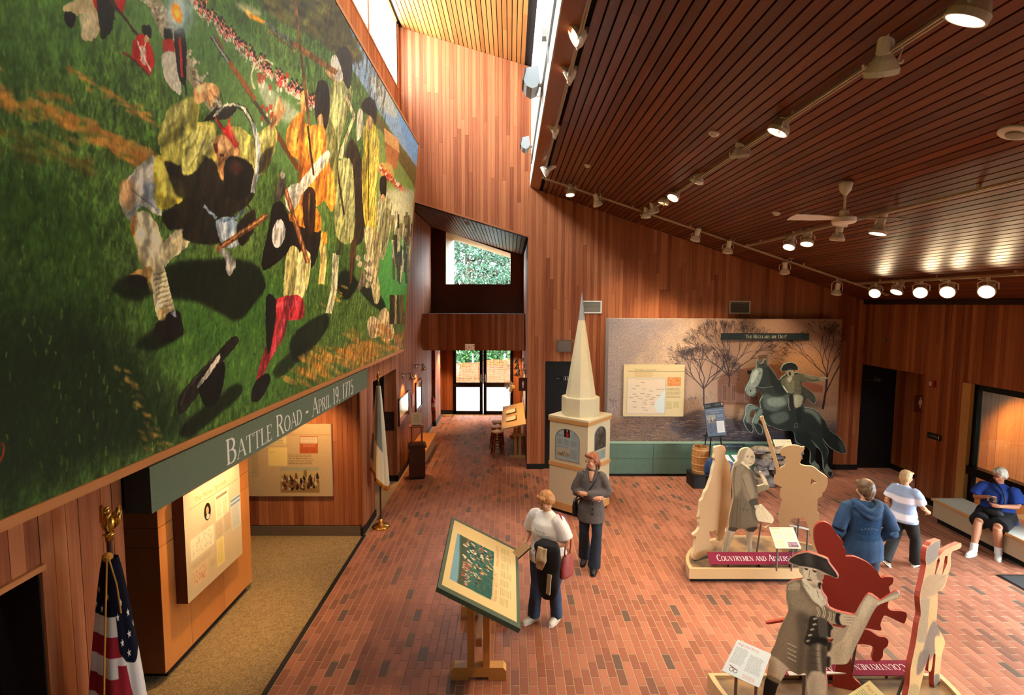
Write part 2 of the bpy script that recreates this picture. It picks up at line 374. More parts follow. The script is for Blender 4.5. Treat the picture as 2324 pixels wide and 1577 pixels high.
# upper end wall with its splayed window opening
ow = [on(x, y, 1, 16.4) for x, y in ((1012, 525), (1158.5, 575), (1158, 645), (1012, 645))]
iw = [on(x, y, 1, 16.95) for x, y in ((1031, 545), (1158, 586), (1158, 645), (1031, 645))]
ew = MB(); zc = corr_top
o4 = [(XL, 16.4, zc(XL)), (.42, 16.4, zc(.42)), (.42, 16.4, 3.4), (XL, 16.4, 3.4)]
for i in range(4):
    j = (i+1) % 4; ew.quad(o4[i], ow[i], ow[j], o4[j])
ew.bb((XL-.2, 16.42, 2.5), (XL, 16.9, 6.4))
o5 = [(XL-.3, 16.96, 6.4), (.7, 16.96, 6.4), (.7, 16.96, 2.5), (XL-.3, 16.96, 2.5)]
for i in range(4):
    j = (i+1) % 4; ew.quad(o5[i], iw[i], iw[j], o5[j])
wall_end = struct(ew.build('wall_end', mat('5a2e18', .6)))
rv = MB()
for i in range(4):
    j = (i+1) % 4; rv.quad(ow[i], iw[i], iw[j], ow[j])
w = struct(rv.build('window_20', wood('window_lining', 2, 'a08a68', 'b9a585', .6)))
pn = MB(); pn.prism([p+Vector((0, .005, 0)) for p in iw], (0, .006, 0)); pn.build('pane', MATS['glass'], w)
# corridor ceiling
YC = YF+.26; cc = MB(); cc.prism([(XL-.2, YC, zc(XL-.2)+.03), (.5, YC, zc(.5)+.03), (.5, YC, zc(.5)+.2), (XL-.2, YC, zc(XL-.2)+.2)], (0, 4.9, 0)); ceil_corr = struct(cc.build('ceiling_corridor', DARKGAP))
def slats(parent, x0, x1, zf, ya, yb, pitch, seed, material, avg=3.4, gap=.016, thick=.02):
    rr = random.Random(seed); n = int((x1-x0)/pitch)
    for i in range(n):
        a, b = x0+i*pitch, x0+(i+1)*pitch-gap; y = ya
        first = True
        while y < yb-.05:
            e = min(yb, y+(rr.uniform(.4, avg*1.5) if first else rr.uniform(avg*.7, avg*1.5))); first = False
            if yb-e < .6: e = yb
            q = [(a, y+.001, zf(a)), (b, y+.001, zf(b)), (b, y+.001, zf(b)+thick), (a, y+.001, zf(a)+thick)]
            me_ = bpy.data.meshes.new('ceiling_board'); vs = q+[(p[0], e-.001, p[2]) for p in q]
            me_.from_pydata(vs, [], [(0, 4, 5, 1), (1, 5, 6, 2), (2, 6, 7, 3), (3, 7, 4, 0), (0, 1, 2, 3), (7, 6, 5, 4)]); me_.materials.append(material)
            o = bpy.data.objects.new('ceiling_board', me_); COL.objects.link(o); o.parent = parent; y = e
slats(ceil_corr, XL, .40, zc, YF, 16.4, .095, 31, CEIL, 2.2)
# pier with extinguisher, end wall beside the doors
pr = MB(); pr.bb((-2.75, 16.12, 0), (-2.31, 17.3, 2.5)); pr.bb((-2.75, 17.3, 0), (-2.4, 17.95, 2.5)); pr.bb((-2.5, 17.916, 0), (-1.95, 18.1, 2.5)); pr.bb((.11, 17.916, 0), (.5, 18.1, 2.5)); pr.bb((XL-.3, 17.95, 2.45), (.6, 18.1, 3.4))
wp = struct(pr.build('wall_pier', wood('pier_wood', 2, '6a2e18', '8c4a28', .5)))
wall_boards(wp, 1, -2.3, 16.12, 17.3, lambda a, b: [(.12, .12, 2.5, 2.5)], seed=33, cut=0)
wall_boards(wp, 0, 17.9, -2.4, -1.95, lambda a, b: [(.12, .12, 2.5, 2.5)], seed=34, cut=0)
wall_boards(wp, 0, 17.9, .11, .40, lambda a, b: [(.12, .12, 2.5, 2.5)], seed=35, cut=0)
pb = MB(); pb.bb((-2.42, 16.1, 0), (-2.285, 17.3, .14)); pb.bb((-2.45, 17.88, 0), (-1.95, 17.91, .14)); struct(pb.build('baseboard_pier', BLACK))
# glazed entrance doors
for k, (xa, xb) in enumerate(((-1.95, -.93), (-.91, .11))):
    dm = MB(); t = .11
    for a, b in (((xa, 2.3), (xa+t, 0)), ((xb-t, 2.3), (xb, 0)), ((xa, .12), (xb, 0)), ((xa, 2.5), (xb, 2.3)), ((xa, 1.1), (xb, .94))):
        dm.bb((a[0], 17.86, b[1]), (b[0], 17.92, a[1]))
    d = struct(dm.build('door_%d' % (2+k), METAL_DK))
    pm = MB(); pm.bb((xa+t, 17.885, .12), (xb-t, 17.893, .94)); pm.build('pane', MATS['glass'], d)
    pm = MB(); pm.bb((xa+t, 17.885, 1.1), (xb-t, 17.893, 2.3)); pm.build('pane', MATS['glass'], d)
    hm = MB(); xh = xb-.06 if k == 0 else xa+.06
    hm.tube([(xh, 17.84, 1.12), (xh, 17.79, 1.14), (xh, 17.79, 1.38), (xh, 17.84, 1.4)], .012, 8); hm.build('door_handle', mat('c8c4bc', .3, .9), d)
    hm = MB(); hm.bb((xa+.02, 17.80, .97), (xb-.02, 17.86, 1.07)); hm.build('push_bar', mat('241a12', .4, .5), d)

# right wall ------------------------------------------------------
wm = MB(); x0, x1 = XR+.016, XR+.2
wm.bb((x0, -4, 2.44), (x1, 12.1, 4.3)); wm.bb((x0, 9.05, 0), (x1, 10.16, 2.5)); wm.bb((x0, -4, 0), (x1, 2.2, 2.5))
wm.bb((8.88, 10.0, 0), (9.1, 12.2, 2.6)); wm.bb((x0, 10.0, 2.46), (9.1, 12.2, 2.6))
wall_right = struct(wm.build('wall_right', DARKGAP))
def spans_right(a, b):
    c = (a+b)/2
    if c < 9.05: return [(2.44, 2.44, 3.86, 3.86)]
    if c < 10.16: return [(.12, .12, 3.86, 3.86)]
    return [(2.46, 2.46, 3.86, 3.86)]
wall_boards(wall_right, 1, XR, 3.9, YF, spans_right, seed=41, cut=.3, sign=-1)
wall_boards(wall_right, 1, 8.87, 10.0, 12.1, lambda a, b: [(.12, .12, 2.46, 2.46)], seed=42, cut=0, sign=-1)
br = MB(); br.bb((XR-.014, 9.05, 0), (XR+.02, 10.17, .12)); br.bb((8.86, 10.16, 0), (8.9, 12.1, .12)); br.bb((XR-.01, 10.15, 0), (8.88, 10.175, .12)); struct(br.build('baseboard_right', BLACK))
jm = MB(); jm.bb((XR, 10.15, .12), (XR+.2, 10.165, 2.47)); jm.bb((XR, 10.16, 2.45), (XR+.2, 12.05, 2.465)); struct(jm.build('trim_4', wood('jamb_wood', 2, '7a3a1c', '8e4a26', .5)))
# dark cornice strip at the top of the right wall
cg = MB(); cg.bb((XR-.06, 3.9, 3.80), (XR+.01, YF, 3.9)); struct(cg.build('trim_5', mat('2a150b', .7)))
# vestibule behind the glass
vm = MB(); vm.bb((8.2, 9.35, 0), (10.4, 9.5, 2.6)); vm.bb((8.1, 6.9, 2.46), (10.5, 9.5, 2.62)); vm.bb((8.12, 6.88, 0), (10.4, 6.98, 2.6)); wall_vest = struct(vm.build('wall_vestibule', DARKGAP))
wall_boards(wall_vest, 0, 9.33, 8.2, 10.3, lambda a, b: [(0, 0, 2.46, 2.46)], seed=43, cut=0, pitch=.14, material=wood('vestibule_boards', 2, '8a4a1e', 'c8853e', .35, spread=.6))

# ceilings --------------------------------------------------------
cl = MB(); cl.prism([(.63, -4, roof_low(.63)+.05), (8.3, -4, roof_low(8.3)+.05), (8.3, -4, roof_low(8.3)+.3), (.63, -4, roof_low(.63)+.3)], (0, 16.2, 0)); ceiling = struct(cl.build('ceiling', DARKGAP))
slats(ceiling, .70, 8.0, roof_low, .9, YF, .095, 51, CEIL, 4.2)
sf = MB(); sf.prism([(.44, -4, roof_low(.44)), (.63, -4, roof_low(.63)), (.63, -4, roof_low(.63)+.1), (.44, -4, roof_low(.44)+.1)], (0, 15.9, 0)); struct(sf.build('trim_6', FASC))
cu = MB(); cu.prism([(XL-.06, -4, roof_up(XL-.06)+.03), (.8, -4, roof_up(.8)+.03), (.8, -4, roof_up(.8)+.3), (XL-.06, -4, roof_up(XL-.06)+.3)], (0, 16.2, 0)); ceil_up = struct(cu.build('ceiling_upper', DARKGAP))
slats(ceil_up, XL+.06, .36, roof_up, 5.0, YF, .0945, 52, wood('upper_ceiling_boards', 1, '8a5226', 'b87c42', .5, spread=.6, spec=.2), 2.4)
# white clerestory wall opposite the windows: narrow painted boards
wc = MB(); wc.bb((.456, -4, 6.4), (.62, YF+.2, 9.2)); wall_cler = struct(wc.build('wall_clerestory', mat('b9b2a4', .8)))
wall_boards(wall_cler, 1, .44, 5.2, YF, lambda a, b: [(6.74, 6.74, 8.92, 8.92)], pitch=.07, seed=61, cut=0, sign=-1, material=mat('f2efe6', .6, name='white_boards'))
sl = MB(); sl.bb((.425, -4, 6.36), (.46, YF, 6.62)); struct(sl.build('trim_7', WHITE))
sl = MB(); sl.bb((.40, -4, 6.64), (.46, YF-.8, 6.70)); struct(sl.build('trim_8', mat('9a988f', .5, .3)))

# rest of the shell behind the viewer
sh = MB(); sh.bb((XL-.3, -4.2, 0), (8.4, -4, 10.3)); struct(sh.build('wall_back', wood('back_wall_wood', 2, '86502e', 'c48e5c', .55)))
# ------------------------------------------------------------------ flat print: a small painting kit that fills pixels in memory
def vnoise(h, w, sy, sx, seed):
    r = np.random.default_rng(seed); gh, gw = max(2, int(h/sy)+2), max(2, int(w/sx)+2); g = r.random((gh, gw)).astype(np.float32)
    y = np.linspace(0, gh-1.001, h); x = np.linspace(0, gw-1.001, w); yi = y.astype(int); xi = x.astype(int); fy = (y-yi)[:, None]; fx = (x-xi)[None]
    fy = fy*fy*(3-2*fy); fx = fx*fx*(3-2*fx)
    a = g[yi][:, xi]; b = g[yi][:, xi+1]; c = g[yi+1][:, xi]; d = g[yi+1][:, xi+1]
    return ((a*(1-fx)+b*fx)*(1-fy)+(c*(1-fx)+d*fx)*fy).astype(np.float32)
def fbm(h, w, sy, sx, seed, octs=4):
    o = 0; k = 1.; t = 0
    for i in range(octs): o = o+k*vnoise(h, w, max(sy/2**i, 1), max(sx/2**i, 1), seed+i*17); t += k; k *= .55
    return o/t
class Cv:
    def __init__(s, w, h, bg, mp=None):
        s.w, s.h = int(w), int(h); s.a = np.empty((s.h, s.w, 3), np.float32); s.a[:] = rgb(bg) if isinstance(bg, str) else bg; s.mp = mp; s.N = None
    def P(s, pts): return np.array([s.mp(*p) for p in pts] if s.mp else pts, float)
    def mask(s, P, soft=0):
        x0, x1 = int(max(0, P[:, 0].min()-2-soft)), int(min(s.w, P[:, 0].max()+3+soft)); y0, y1 = int(max(0, P[:, 1].min()-2-soft)), int(min(s.h, P[:, 1].max()+3+soft))
        if x1 <= x0 or y1 <= y0: return None
        S = 2; W, H = (x1-x0)*S, (y1-y0)*S; m = np.zeros((H, W), bool); X = x0+(np.arange(W)+.5)/S; Y = y0+(np.arange(H)+.5)/S
        n = len(P)
        for i in range(n):
            (xa, ya), (xb, yb) = P[i], P[(i+1) % n]
            if ya == yb: continue
            if ya > yb: xa, ya, xb, yb = xb, yb, xa, ya
            r = np.where((Y >= ya) & (Y < yb))[0]
            if len(r): m[r[0]:r[-1]+1] ^= X[None] >= (xa+(Y[r]-ya)*(xb-xa)/(yb-ya))[:, None]
        f = m.reshape(y1-y0, S, x1-x0, S).mean((1, 3)).astype(np.float32)
        k = int(soft)
        for ax in (0, 1):
            for _ in range(2 if k else 0):
                c = np.cumsum(np.pad(f, [(k+1, k) if a == ax else (0, 0) for a in (0, 1)]), axis=ax); n_ = f.shape[ax]
                f = (np.take(c, range(2*k+1, 2*k+1+n_), ax)-np.take(c, range(0, n_), ax))/(2*k+1)
        return f, y0, y1, x0, x1
    def poly(s, pts, col, al=1., soft=0, sm=0, raw=False):
        P = np.array(pts, float) if raw else s.P(pts)
        if sm and len(P) > 3:
            A, B_, C, D = np.roll(P, 1, 0), P, np.roll(P, -1, 0), np.roll(P, -2, 0)
            P = np.stack([.5*(2*B_+(C-A)*t+(2*A-5*B_+4*C-D)*t*t+(3*B_-A-3*C+D)*t**3) for t in (0, .25, .5, .75)], 1).reshape(-1, 2)
        r = s.mask(P, soft)
        if r is None: return
        f, y0, y1, x0, x1 = r; f = (f*al)[..., None]; c = rgb(col) if isinstance(col, str) else np.array(col, np.float32)
        if s.N is not None: c = c*(1+s.N[y0:y1, x0:x1, None])
        s.a[y0:y1, x0:x1] = s.a[y0:y1, x0:x1]*(1-f)+c*f
    def line(s, pts, w, col, al=1., soft=0, raw=False, taper=False):
        P = np.array(pts, float) if raw else s.P(pts)
        for i in range(len(P)-1):
            d = P[i+1]-P[i]; l = np.hypot(*d)
            if l < 1e-6: continue
            nn = np.array([-d[1], d[0]])/l*w/2; k0, k1 = (1-i/(len(P)-1), 1-(i+1)/(len(P)-1)) if taper else (1, 1); k1 = max(k1, .25); k0 = max(k0, .25)
            s.poly([P[i]+nn*k0, P[i+1]+nn*k1, P[i+1]-nn*k1, P[i]-nn*k0], col, al, soft, raw=True)
    def ell(s, c, rx, ry, col, al=1., rot=0., soft=0, raw=False):
        c = np.array(c, float) if raw else s.P([c])[0]; t = np.linspace(0, 2*math.pi, 24, endpoint=False); x = rx*np.cos(t); y = ry*np.sin(t)
        s.poly(np.stack([c[0]+x*math.cos(rot)-y*math.sin(rot), c[1]+x*math.sin(rot)+y*math.cos(rot)], 1), col, al, soft, raw=True)
    def rect(s, x, y, w, h, col, al=1., soft=0): s.poly([(x, y), (x+w, y), (x+w, y+h), (x, y+h)], col, al, soft, raw=True)
    def body(s, x, y, w, h, lines, col, al=.8, seed=0, ragged=.15):
        """lines of text too small to read"""
        r = random.Random(seed); lh = h/lines
        for i in range(lines):
            xx = x; end = x+w*(1-r.random()*ragged)
            while xx < end:
                l = r.uniform(1.2, 4.5)*lh*.55; s.rect(xx, y+i*lh+lh*.25, min(l, end-xx), lh*.42, col, al*r.uniform(.7, 1)); xx += l+lh*.3
    def grain(s, k, sy=3, sx=3, seed=5):
        n = fbm(s.h, s.w, sy, sx, seed, 2)-.5; s.a *= (1+n*2*k)[..., None]
    def warp(s, amp, sc, seed):
        dy = (fbm(s.h, s.w, sc, sc, seed, 3)-.5)*2*amp; dx = (fbm(s.h, s.w, sc, sc, seed+99, 3)-.5)*2*amp
        Y, X = np.mgrid[0:s.h, 0:s.w]; s.a = s.a[np.clip(Y+dy, 0, s.h-1).astype(int), np.clip(X+dx, 0, s.w-1).astype(int)]
    def text(s, t, x, y, h, col, al=1., serif=True, wide=1., just='l', bold=0.):
        polys, W = serif_text(t, bold) if serif else font_text(t)
        sx = h*wide; x0 = x-(W*sx if just == 'r' else W*sx/2 if just == 'c' else 0)
        for p in polys: s.poly([(x0+a*sx, y-b*h) for a, b in p], col, al, raw=True)
        return W*sx
    def image(s, name):
        im = bpy.data.images.new(name, s.w, s.h, alpha=False); px = np.ones((s.h, s.w, 4), np.float32); px[..., :3] = np.clip(s.a[::-1], 0, 1)
        im.pixels.foreach_set(px.ravel()); im.pack(); return im
    def material(s, name, rough=.5, spec=.3):
        m, N, L, B = newmat(name); t = N.new('ShaderNodeTexImage'); t.image = s.image(name); t.extension = 'EXTEND'
        u = N.new('ShaderNodeUVMap'); u.uv_map = 'UVMap'; L.new(u.outputs[0], t.inputs[0]); L.new(t.outputs['Color'], B.inputs['Base Color'])
        B.inputs['Roughness'].default_value = rough; B.inputs['Specular IOR Level'].default_value = spec; return m

_FC = {}
def font_text(t):
    if t in _FC: return _FC[t]
    cu = bpy.data.curves.new('lettering', 'FONT'); cu.body = t; cu.size = 1.38; o = bpy.data.objects.new('lettering', cu)
    me = baked(o).to_mesh()
    vs = [(v.co.x, v.co.y) for v in me.vertices]; ps = [[vs[i] for i in p.vertices] for p in me.polygons]
    W = max((v[0] for v in vs), default=.3); bpy.data.objects.remove(o); bpy.data.curves.remove(cu)
    _FC[t] = (ps, W); return _FC[t]
def _arc(cx, cy, rx, ry, a0, a1, n=14): return [(cx+rx*math.cos(math.radians(a0+(a1-a0)*i/n)), cy+ry*math.sin(math.radians(a0+(a1-a0)*i/n))) for i in range(n+1)]
# roman capitals as pen strokes: (width class, points, serif at start, serif at end)
def _glyphs():
    T, t, V = 'T', 't', 'V'; G = {}
    G['A'] = (.78, [(t, [(.06, 0), (.39, 1)], 1, 0), (T, [(.40, 1), (.72, 0)], 0, 1), (t, [(.2, .36), (.58, .36)], 0, 0)])
    G['B'] = (.64, [(T, [(.13, 0), (.13, 1)], 1, 1), (V, [(.13, .97)]+_arc(.3, .75, .22, .22, 90, -90)+[(.13, .53)], 0, 0), (V, [(.13, .53)]+_arc(.32, .27, .25, .26, 90, -90)+[(.13, .02)], 0, 0)])
    G['C'] = (.72, [(V, _arc(.4, .5, .34, .49, 50, 310, 24), 0, 0), (t, [(.62, .95), (.62, .72)], 0, 0)])
    G['D'] = (.76, [(T, [(.13, 0), (.13, 1)], 1, 1), (V, [(.13, .97), (.28, .97)]+_arc(.3, .5, .38, .47, 85, -85, 20)+[(.28, .03), (.13, .03)], 0, 0)])
    G['E'] = (.6, [(T, [(.13, 0), (.13, 1)], 1, 1), (t, [(.13, .97), (.52, .97)], 0, 0), (t, [(.13, .52), (.42, .52)], 0, 0), (t, [(.13, .03), (.55, .03)], 0, 0), (t, [(.52, .99), (.52, .8)], 0, 0), (t, [(.55, 0), (.55, .2)], 0, 0)])
    G['F'] = (.57, [(T, [(.13, 0), (.13, 1)], 1, 1), (t, [(.13, .97), (.52, .97)], 0, 0), (t, [(.13, .52), (.42, .52)], 0, 0), (t, [(.52, .99), (.52, .8)], 0, 0)])
    G['G'] = (.76, [(V, _arc(.4, .5, .34, .49, 50, 320, 24), 0, 0), (T, [(.66, .42), (.66, .08)], 1, 0), (t, [(.62, .95), (.62, .72)], 0, 0)])
    G['H'] = (.8, [(T, [(.13, 0), (.13, 1)], 1, 1), (T, [(.67, 0), (.67, 1)], 1, 1), (t, [(.13, .52), (.67, .52)], 0, 0)])
    G['I'] = (.28, [(T, [(.14, 0), (.14, 1)], 1, 1)])
    G['L'] = (.58, [(T, [(.13, 0), (.13, 1)], 1, 1), (t, [(.13, .03), (.54, .03)], 0, 0), (t, [(.54, 0), (.54, .22)], 0, 0)])
    G['M'] = (.92, [(t, [(.12, 0), (.14, 1)], 1, 1), (T, [(.14, 1), (.45, .08)], 0, 0), (t, [(.45, .08), (.77, 1)], 0, 0), (T, [(.79, 1), (.8, 0)], 1, 1)])
    G['N'] = (.8, [(t, [(.12, 0), (.12, 1)], 1, 1), (T, [(.12, 1), (.67, .02)], 0, 0), (t, [(.67, .02), (.67, 1)], 0, 1)])
    G['O'] = (.8, [(V, _arc(.4, .5, .34, .49, 0, 360, 30), 0, 0)])
    G['P'] = (.6, [(T, [(.13, 0), (.13, 1)], 1, 1), (V, [(.13, .97)]+_arc(.3, .72, .25, .25, 90, -90)+[(.13, .47)], 0, 0)])
    G['R'] = (.7, [(T, [(.13, 0), (.13, 1)], 1, 1), (V, [(.13, .97)]+_arc(.3, .74, .23, .23, 90, -90)+[(.13, .51)], 0, 0), (T, [(.32, .5), (.64, 0)], 0, 1)])
    G['S'] = (.54, [(V, _arc(.27, .75, .19, .23, 30, 235, 14)+_arc(.27, .26, .21, .25, 70, -150, 16), 0, 0)])
    G['T'] = (.68, [(T, [(.34, 0), (.34, 1)], 1, 0), (t, [(.05, .97), (.63, .97)], 0, 0), (t, [(.05, .99), (.05, .8)], 0, 0), (t, [(.63, .99), (.63, .8)], 0, 0)])
    G['U'] = (.78, [(T, [(.13, 1), (.13, .3)], 1, 0), (V, _arc(.38, .3, .25, .29, 180, 360, 14), 0, 0), (t, [(.63, .3), (.63, 1)], 0, 1)])
    G['V'] = (.74, [(T, [(.06, 1), (.37, 0)], 1, 0), (t, [(.37, 0), (.68, 1)], 0, 1)])
    G['X'] = (.74, [(T, [(.08, 1), (.66, 0)], 1, 1), (t, [(.08, 0), (.64, 1)], 1, 1)])
    G['Y'] = (.72, [(T, [(.06, 1), (.36, .48)], 1, 0), (T, [(.36, .48), (.36, 0)], 0, 1), (t, [(.36, .48), (.66, 1)], 0, 1)])
    G['1'] = (.36, [(T, [(.18, 0), (.18, 1)], 1, 0), (t, [(.18, .98), (.06, .86)], 0, 0)])
    G['9'] = (.52, [(V, _arc(.26, .7, .19, .28, 0, 360, 20), 0, 0), (V, [(.45, .7), (.43, .4), (.33, .14), (.14, .02)], 0, 0)])
    G['7'] = (.5, [(t, [(.06, .97), (.46, .97)], 0, 0), (t, [(.06, .99), (.06, .8)], 0, 0), (T, [(.45, .97), (.2, 0)], 0, 0)])
    G['5'] = (.5, [(t, [(.14, .97), (.43, .97)], 0, 0), (t, [(.14, .97), (.12, .55)], 0, 0), (V, [(.12, .55)]+_arc(.23, .31, .21, .29, 105, -130, 16), 0, 0)])
    G[','] = (.24, [(T, [(.12, .09), (.12, 0)], 0, 0), (t, [(.15, .05), (.07, -.16)], 0, 0)])
    G['-'] = (.46, [(T, [(.08, .42), (.38, .42)], 0, 0)])
    G['!'] = (.26, [(T, [(.13, 1), (.13, .32)], 0, 0), (T, [(.13, .1), (.13, 0)], 0, 0)])
    G['"'] = (.3, [(t, [(.08, 1), (.08, .76)], 0, 0), (t, [(.2, 1), (.2, .76)], 0, 0)])
    G["'"] = (.2, [(t, [(.1, 1), (.1, .76)], 0, 0)])
    G[' '] = (.3, [])
    return G
_GL = _glyphs()
def serif_text(t, bold=0.):
    """capitals large, lower case as small capitals; returns polygons and advance width for cap height 1"""
    out = []; x = 0.
    for ch in t:
        sc = 1. if not ch.islower() else .76; w, st = _GL.get(ch.upper(), _GL[' '])
        TK, tn = .125+bold, .045+bold*.6
        for kind, pts, s0, s1 in st:
            def add(P): out.append([(x+a*sc, b*sc) for a, b in P])
            for i in range(len(pts)-1):
                (ax, ay), (bx, by) = pts[i], pts[i+1]; l = math.hypot(bx-ax, by-ay)
                if l < 1e-6: continue
                wd = TK if kind == 'T' else tn if kind == 't' else tn+(TK-tn)*abs(by-ay)/l
                ex = (bx-ax)/l*.008; ey = (by-ay)/l*.008; nx, ny = -(by-ay)/l*wd/2, (bx-ax)/l*wd/2
                add([(ax-ex+nx, ay-ey+ny), (bx+ex+nx, by+ey+ny), (bx+ex-nx, by+ey-ny), (ax-ex-nx, ay-ey-ny)])
            for flag, (px_, py_) in ((s0, pts[0]), (s1, pts[-1])):
                if flag:
                    hw = .12 if kind == 'T' else .1; yy = min(max(py_, 0), 1); b0, b1 = (0, .045) if yy < .5 else (.955, 1.)
                    if .05 < yy < .95: b0, b1 = yy-.022, yy+.022
                    add([(px_-hw, b0), (px_+hw, b0), (px_+hw, b1), (px_-hw, b1)])
        x += (w+.04)*sc
    return out, x
def board_uv(o, e1, e2, w, h):
    """uv for a flat print that starts at o (lower left corner) and runs along e1, e2"""
    o, e1, e2 = Vector(o), Vector(e1).normalized(), Vector(e2).normalized()
    return lambda v: ((v-o).dot(e1)/w, (v-o).dot(e2)/h)
# ------------------------------------------------------------------ the big battle painting on the left wall
MUR_B, MUR_T, MY0, MY1 = Vector((-2.25, 0, 2.84)), Vector((-1.88, 0, 7.0)), 1.0, 11.05
_mh = (MUR_T-MUR_B).length; _mn = Vector((MUR_T.z-MUR_B.z, 0, -(MUR_T.x-MUR_B.x))).normalized(); RES = 250
def mur_map(x, y):
    p = on_plane(x/2.4208, y/2.4208, MUR_B, _mn); return ((p.y-MY0)*RES, (_mh-(p-Vector((MUR_B.x, p.y, MUR_B.z))).length*(1 if p.z > MUR_B.z else -1))*RES)
def paint_mural():
    cv = Cv((MY1-MY0)*RES, _mh*RES, '3b5420', mur_map); rr = random.Random(5)
    def P(s, col, al=1., soft=0, sm=2): 
        v = s if isinstance(s, list) else [tuple(map(float, q.split(','))) for q in s.split()]
        cv.poly(v, col, al, int(soft*.45+.5) if soft < 9 else soft, sm)
    def Ln(s, w, col, al=1., soft=0):
        v = s if isinstance(s, list) else [tuple(map(float, q.split(','))) for q in s.split()]
        for a, b in zip(v, v[1:]):
            dx, dy = b[0]-a[0], b[1]-a[1]; l = math.hypot(dx, dy) or 1; nx, ny = -dy/l*w/2, dx/l*w/2
            cv.poly([(a[0]+nx, a[1]+ny), (b[0]+nx, b[1]+ny), (b[0]-nx, b[1]-ny), (a[0]-nx, a[1]-ny)], col, al, soft)
    def El(x, y, rx, ry, col, al=1., rot=0., soft=0):
        cv.poly([(x+rx*math.cos(t)*math.cos(rot)-ry*math.sin(t)*math.sin(rot), y+rx*math.cos(t)*math.sin(rot)+ry*math.sin(t)*math.cos(rot)) for t in [i*math.pi/9 for i in range(18)]], col, al, soft)
    h, w = cv.h, cv.w
    # grass: streaky greens, deeper towards the lower left of the picture
    g1 = fbm(h, w, 26, 9, 3)[..., None]; g2 = fbm(h, w, 120, 160, 8)[..., None]; g3 = fbm(h, w, 7, 3, 21, 2)[..., None]
    base = rgb('2c4418')*(1-g2)+rgb('5a7034')*g2; cv.a[:] = base*(.5+1.0*g1)*(.65+.75*g3)
    P('560,-60 1050,-60 1700,520 1900,900 2200,1100 2100,1300 1500,900 1100,560 880,420', '55743c', .8, 12)
    P('-900,-500 560,-60 620,200 300,420 -900,260', '3c5a26', .6, 20)
    P('-900,800 300,950 620,1500 300,2100 -900,2400', '1d340e', .55, 30); P('-900,1800 500,1700 900,2100 1100,2500 400,2800 -900,3000', '0e1c0c', .85, 30)
    P('900,1500 1500,1500 1700,1800 1500,2200 1000,2100 800,1800', '3c6a26', .5, 25); P('2080,1400 2260,1300 2240,1700 2100,1700', '3f8a3c', .7, 8)
    for i in range(620):      # blades and dabs
        x, y = rr.uniform(-300, 2100), rr.uniform(300, 2600); Ln([(x, y), (x+rr.uniform(-12, 12), y-rr.uniform(20, 60))], 9, rr.choice(['6b8a32', '22400f', '48701f', '1a2f0d', '7a8c3a']), .45)
    def blobs(a, b, n, sp, cols, al=.8, sz=(18, 60)):
        for i in range(n):
            t = rr.random(); x = a[0]+(b[0]-a[0])*t+rr.gauss(0, sp); y = a[1]+(b[1]-a[1])*t+rr.gauss(0, sp); r = rr.uniform(*sz)
            El(x, y, r, r*.35, rr.choice(cols), al*rr.uniform(.5, 1), .45, 1)
    oc = ['b8772e', 'c98a3a', '9a6426', 'ad7a3c', '7c5a22']
    blobs((-500, 380), (340, 640), 120, 45, oc); blobs((330, 640), (900, 920), 80, 32, oc); blobs((370, 370), (880, 690), 60, 14, oc, .8, (10, 34)); blobs((-400, 640), (520, 900), 90, 50, ['5a4418', '4a3a14', '6b5a22', '8a7a34'], .6)
    # stone walls and lines of red coats
    P('770,-60 850,-60 1000,240 1105,430 1215,560 1190,650 1080,500 960,340 860,130', '8f8064')
    for i in range(170):
        t = rr.random(); x = 800+400*t+rr.gauss(0, 14); y = -30+620*t**1.1+rr.gauss(0, 26); El(x, y, rr.uniform(6, 15), rr.uniform(5, 11), rr.choice(['b9ab8c', '5c523e', 'a39678', '7a6e54', 'cdbfa0']), .9, rr.random())
    Lr = [(1040, -40), (1240, 160), (1420, 330), (1600, 470), (1745, 570)]
    def along(t):
        k = min(int(t*4), 3); f = t*4-k; return Lr[k][0]+(Lr[k+1][0]-Lr[k][0])*f, Lr[k][1]+(Lr[k+1][1]-Lr[k][1])*f
    for i in range(230):
        x, y = along(rr.random()); El(x+rr.gauss(0, 8)-8, y+26+rr.gauss(0, 14), rr.uniform(5, 13), rr.uniform(4, 9), rr.choice(['8f8468', 'b3a686', '5c5240']), .9)
    for i in range(150):
        x, y = along(i/150); x += rr.gauss(0, 16); y += rr.gauss(0, 9)-14; k = rr.uniform(.8, 1.25)
        P([(x-6, y), (x+6, y), (x+5, y+26*k), (x-5, y+26*k)], rr.choice(['b03020', '9a2418', 'c04a30']), .95, 0, 0); P([(x-5, y+24*k), (x+4, y+24*k), (x+3, y+44*k), (x-4, y+44*k)], 'cfc6ae', .9, 0, 0); El(x, y-6, 6, 8, '1c1712', .9); Ln([(x-3, y+2), (x+5, y+22)], 4, 'd8cfba', .8)
    # trees, sky and far fields at the right end
    P('1640,-60 1850,-60 2120,420 2330,800 2330,1010 2180,770 2040,540 1900,330 1760,160', '7d93a6', 1, 4)
    P('1780,-60 1850,-60 2000,230 1900,260 1800,80', '3f6284', .8, 8); P('2200,640 2330,800 2330,960 2240,820', '5f86ac', .8, 6); P('2040,420 2120,470 2180,640 2080,580', 'b7b49c', .7, 8)
    P('1420,-60 1800,-60 1940,200 1990,330 1880,330 1740,210 1580,140 1480,60', '3a361c', .95, 8)
    for i in range(160):
        x, y = rr.uniform(1450, 1980), rr.uniform(-40, 300)
        if y < (x-1380)*.62: El(x, y, rr.uniform(10, 40), rr.uniform(8, 22), rr.choice(['2a2812', '4c4a22', '6a6430', '1d1c0e', '5a4c24']), .6, .7, 2)
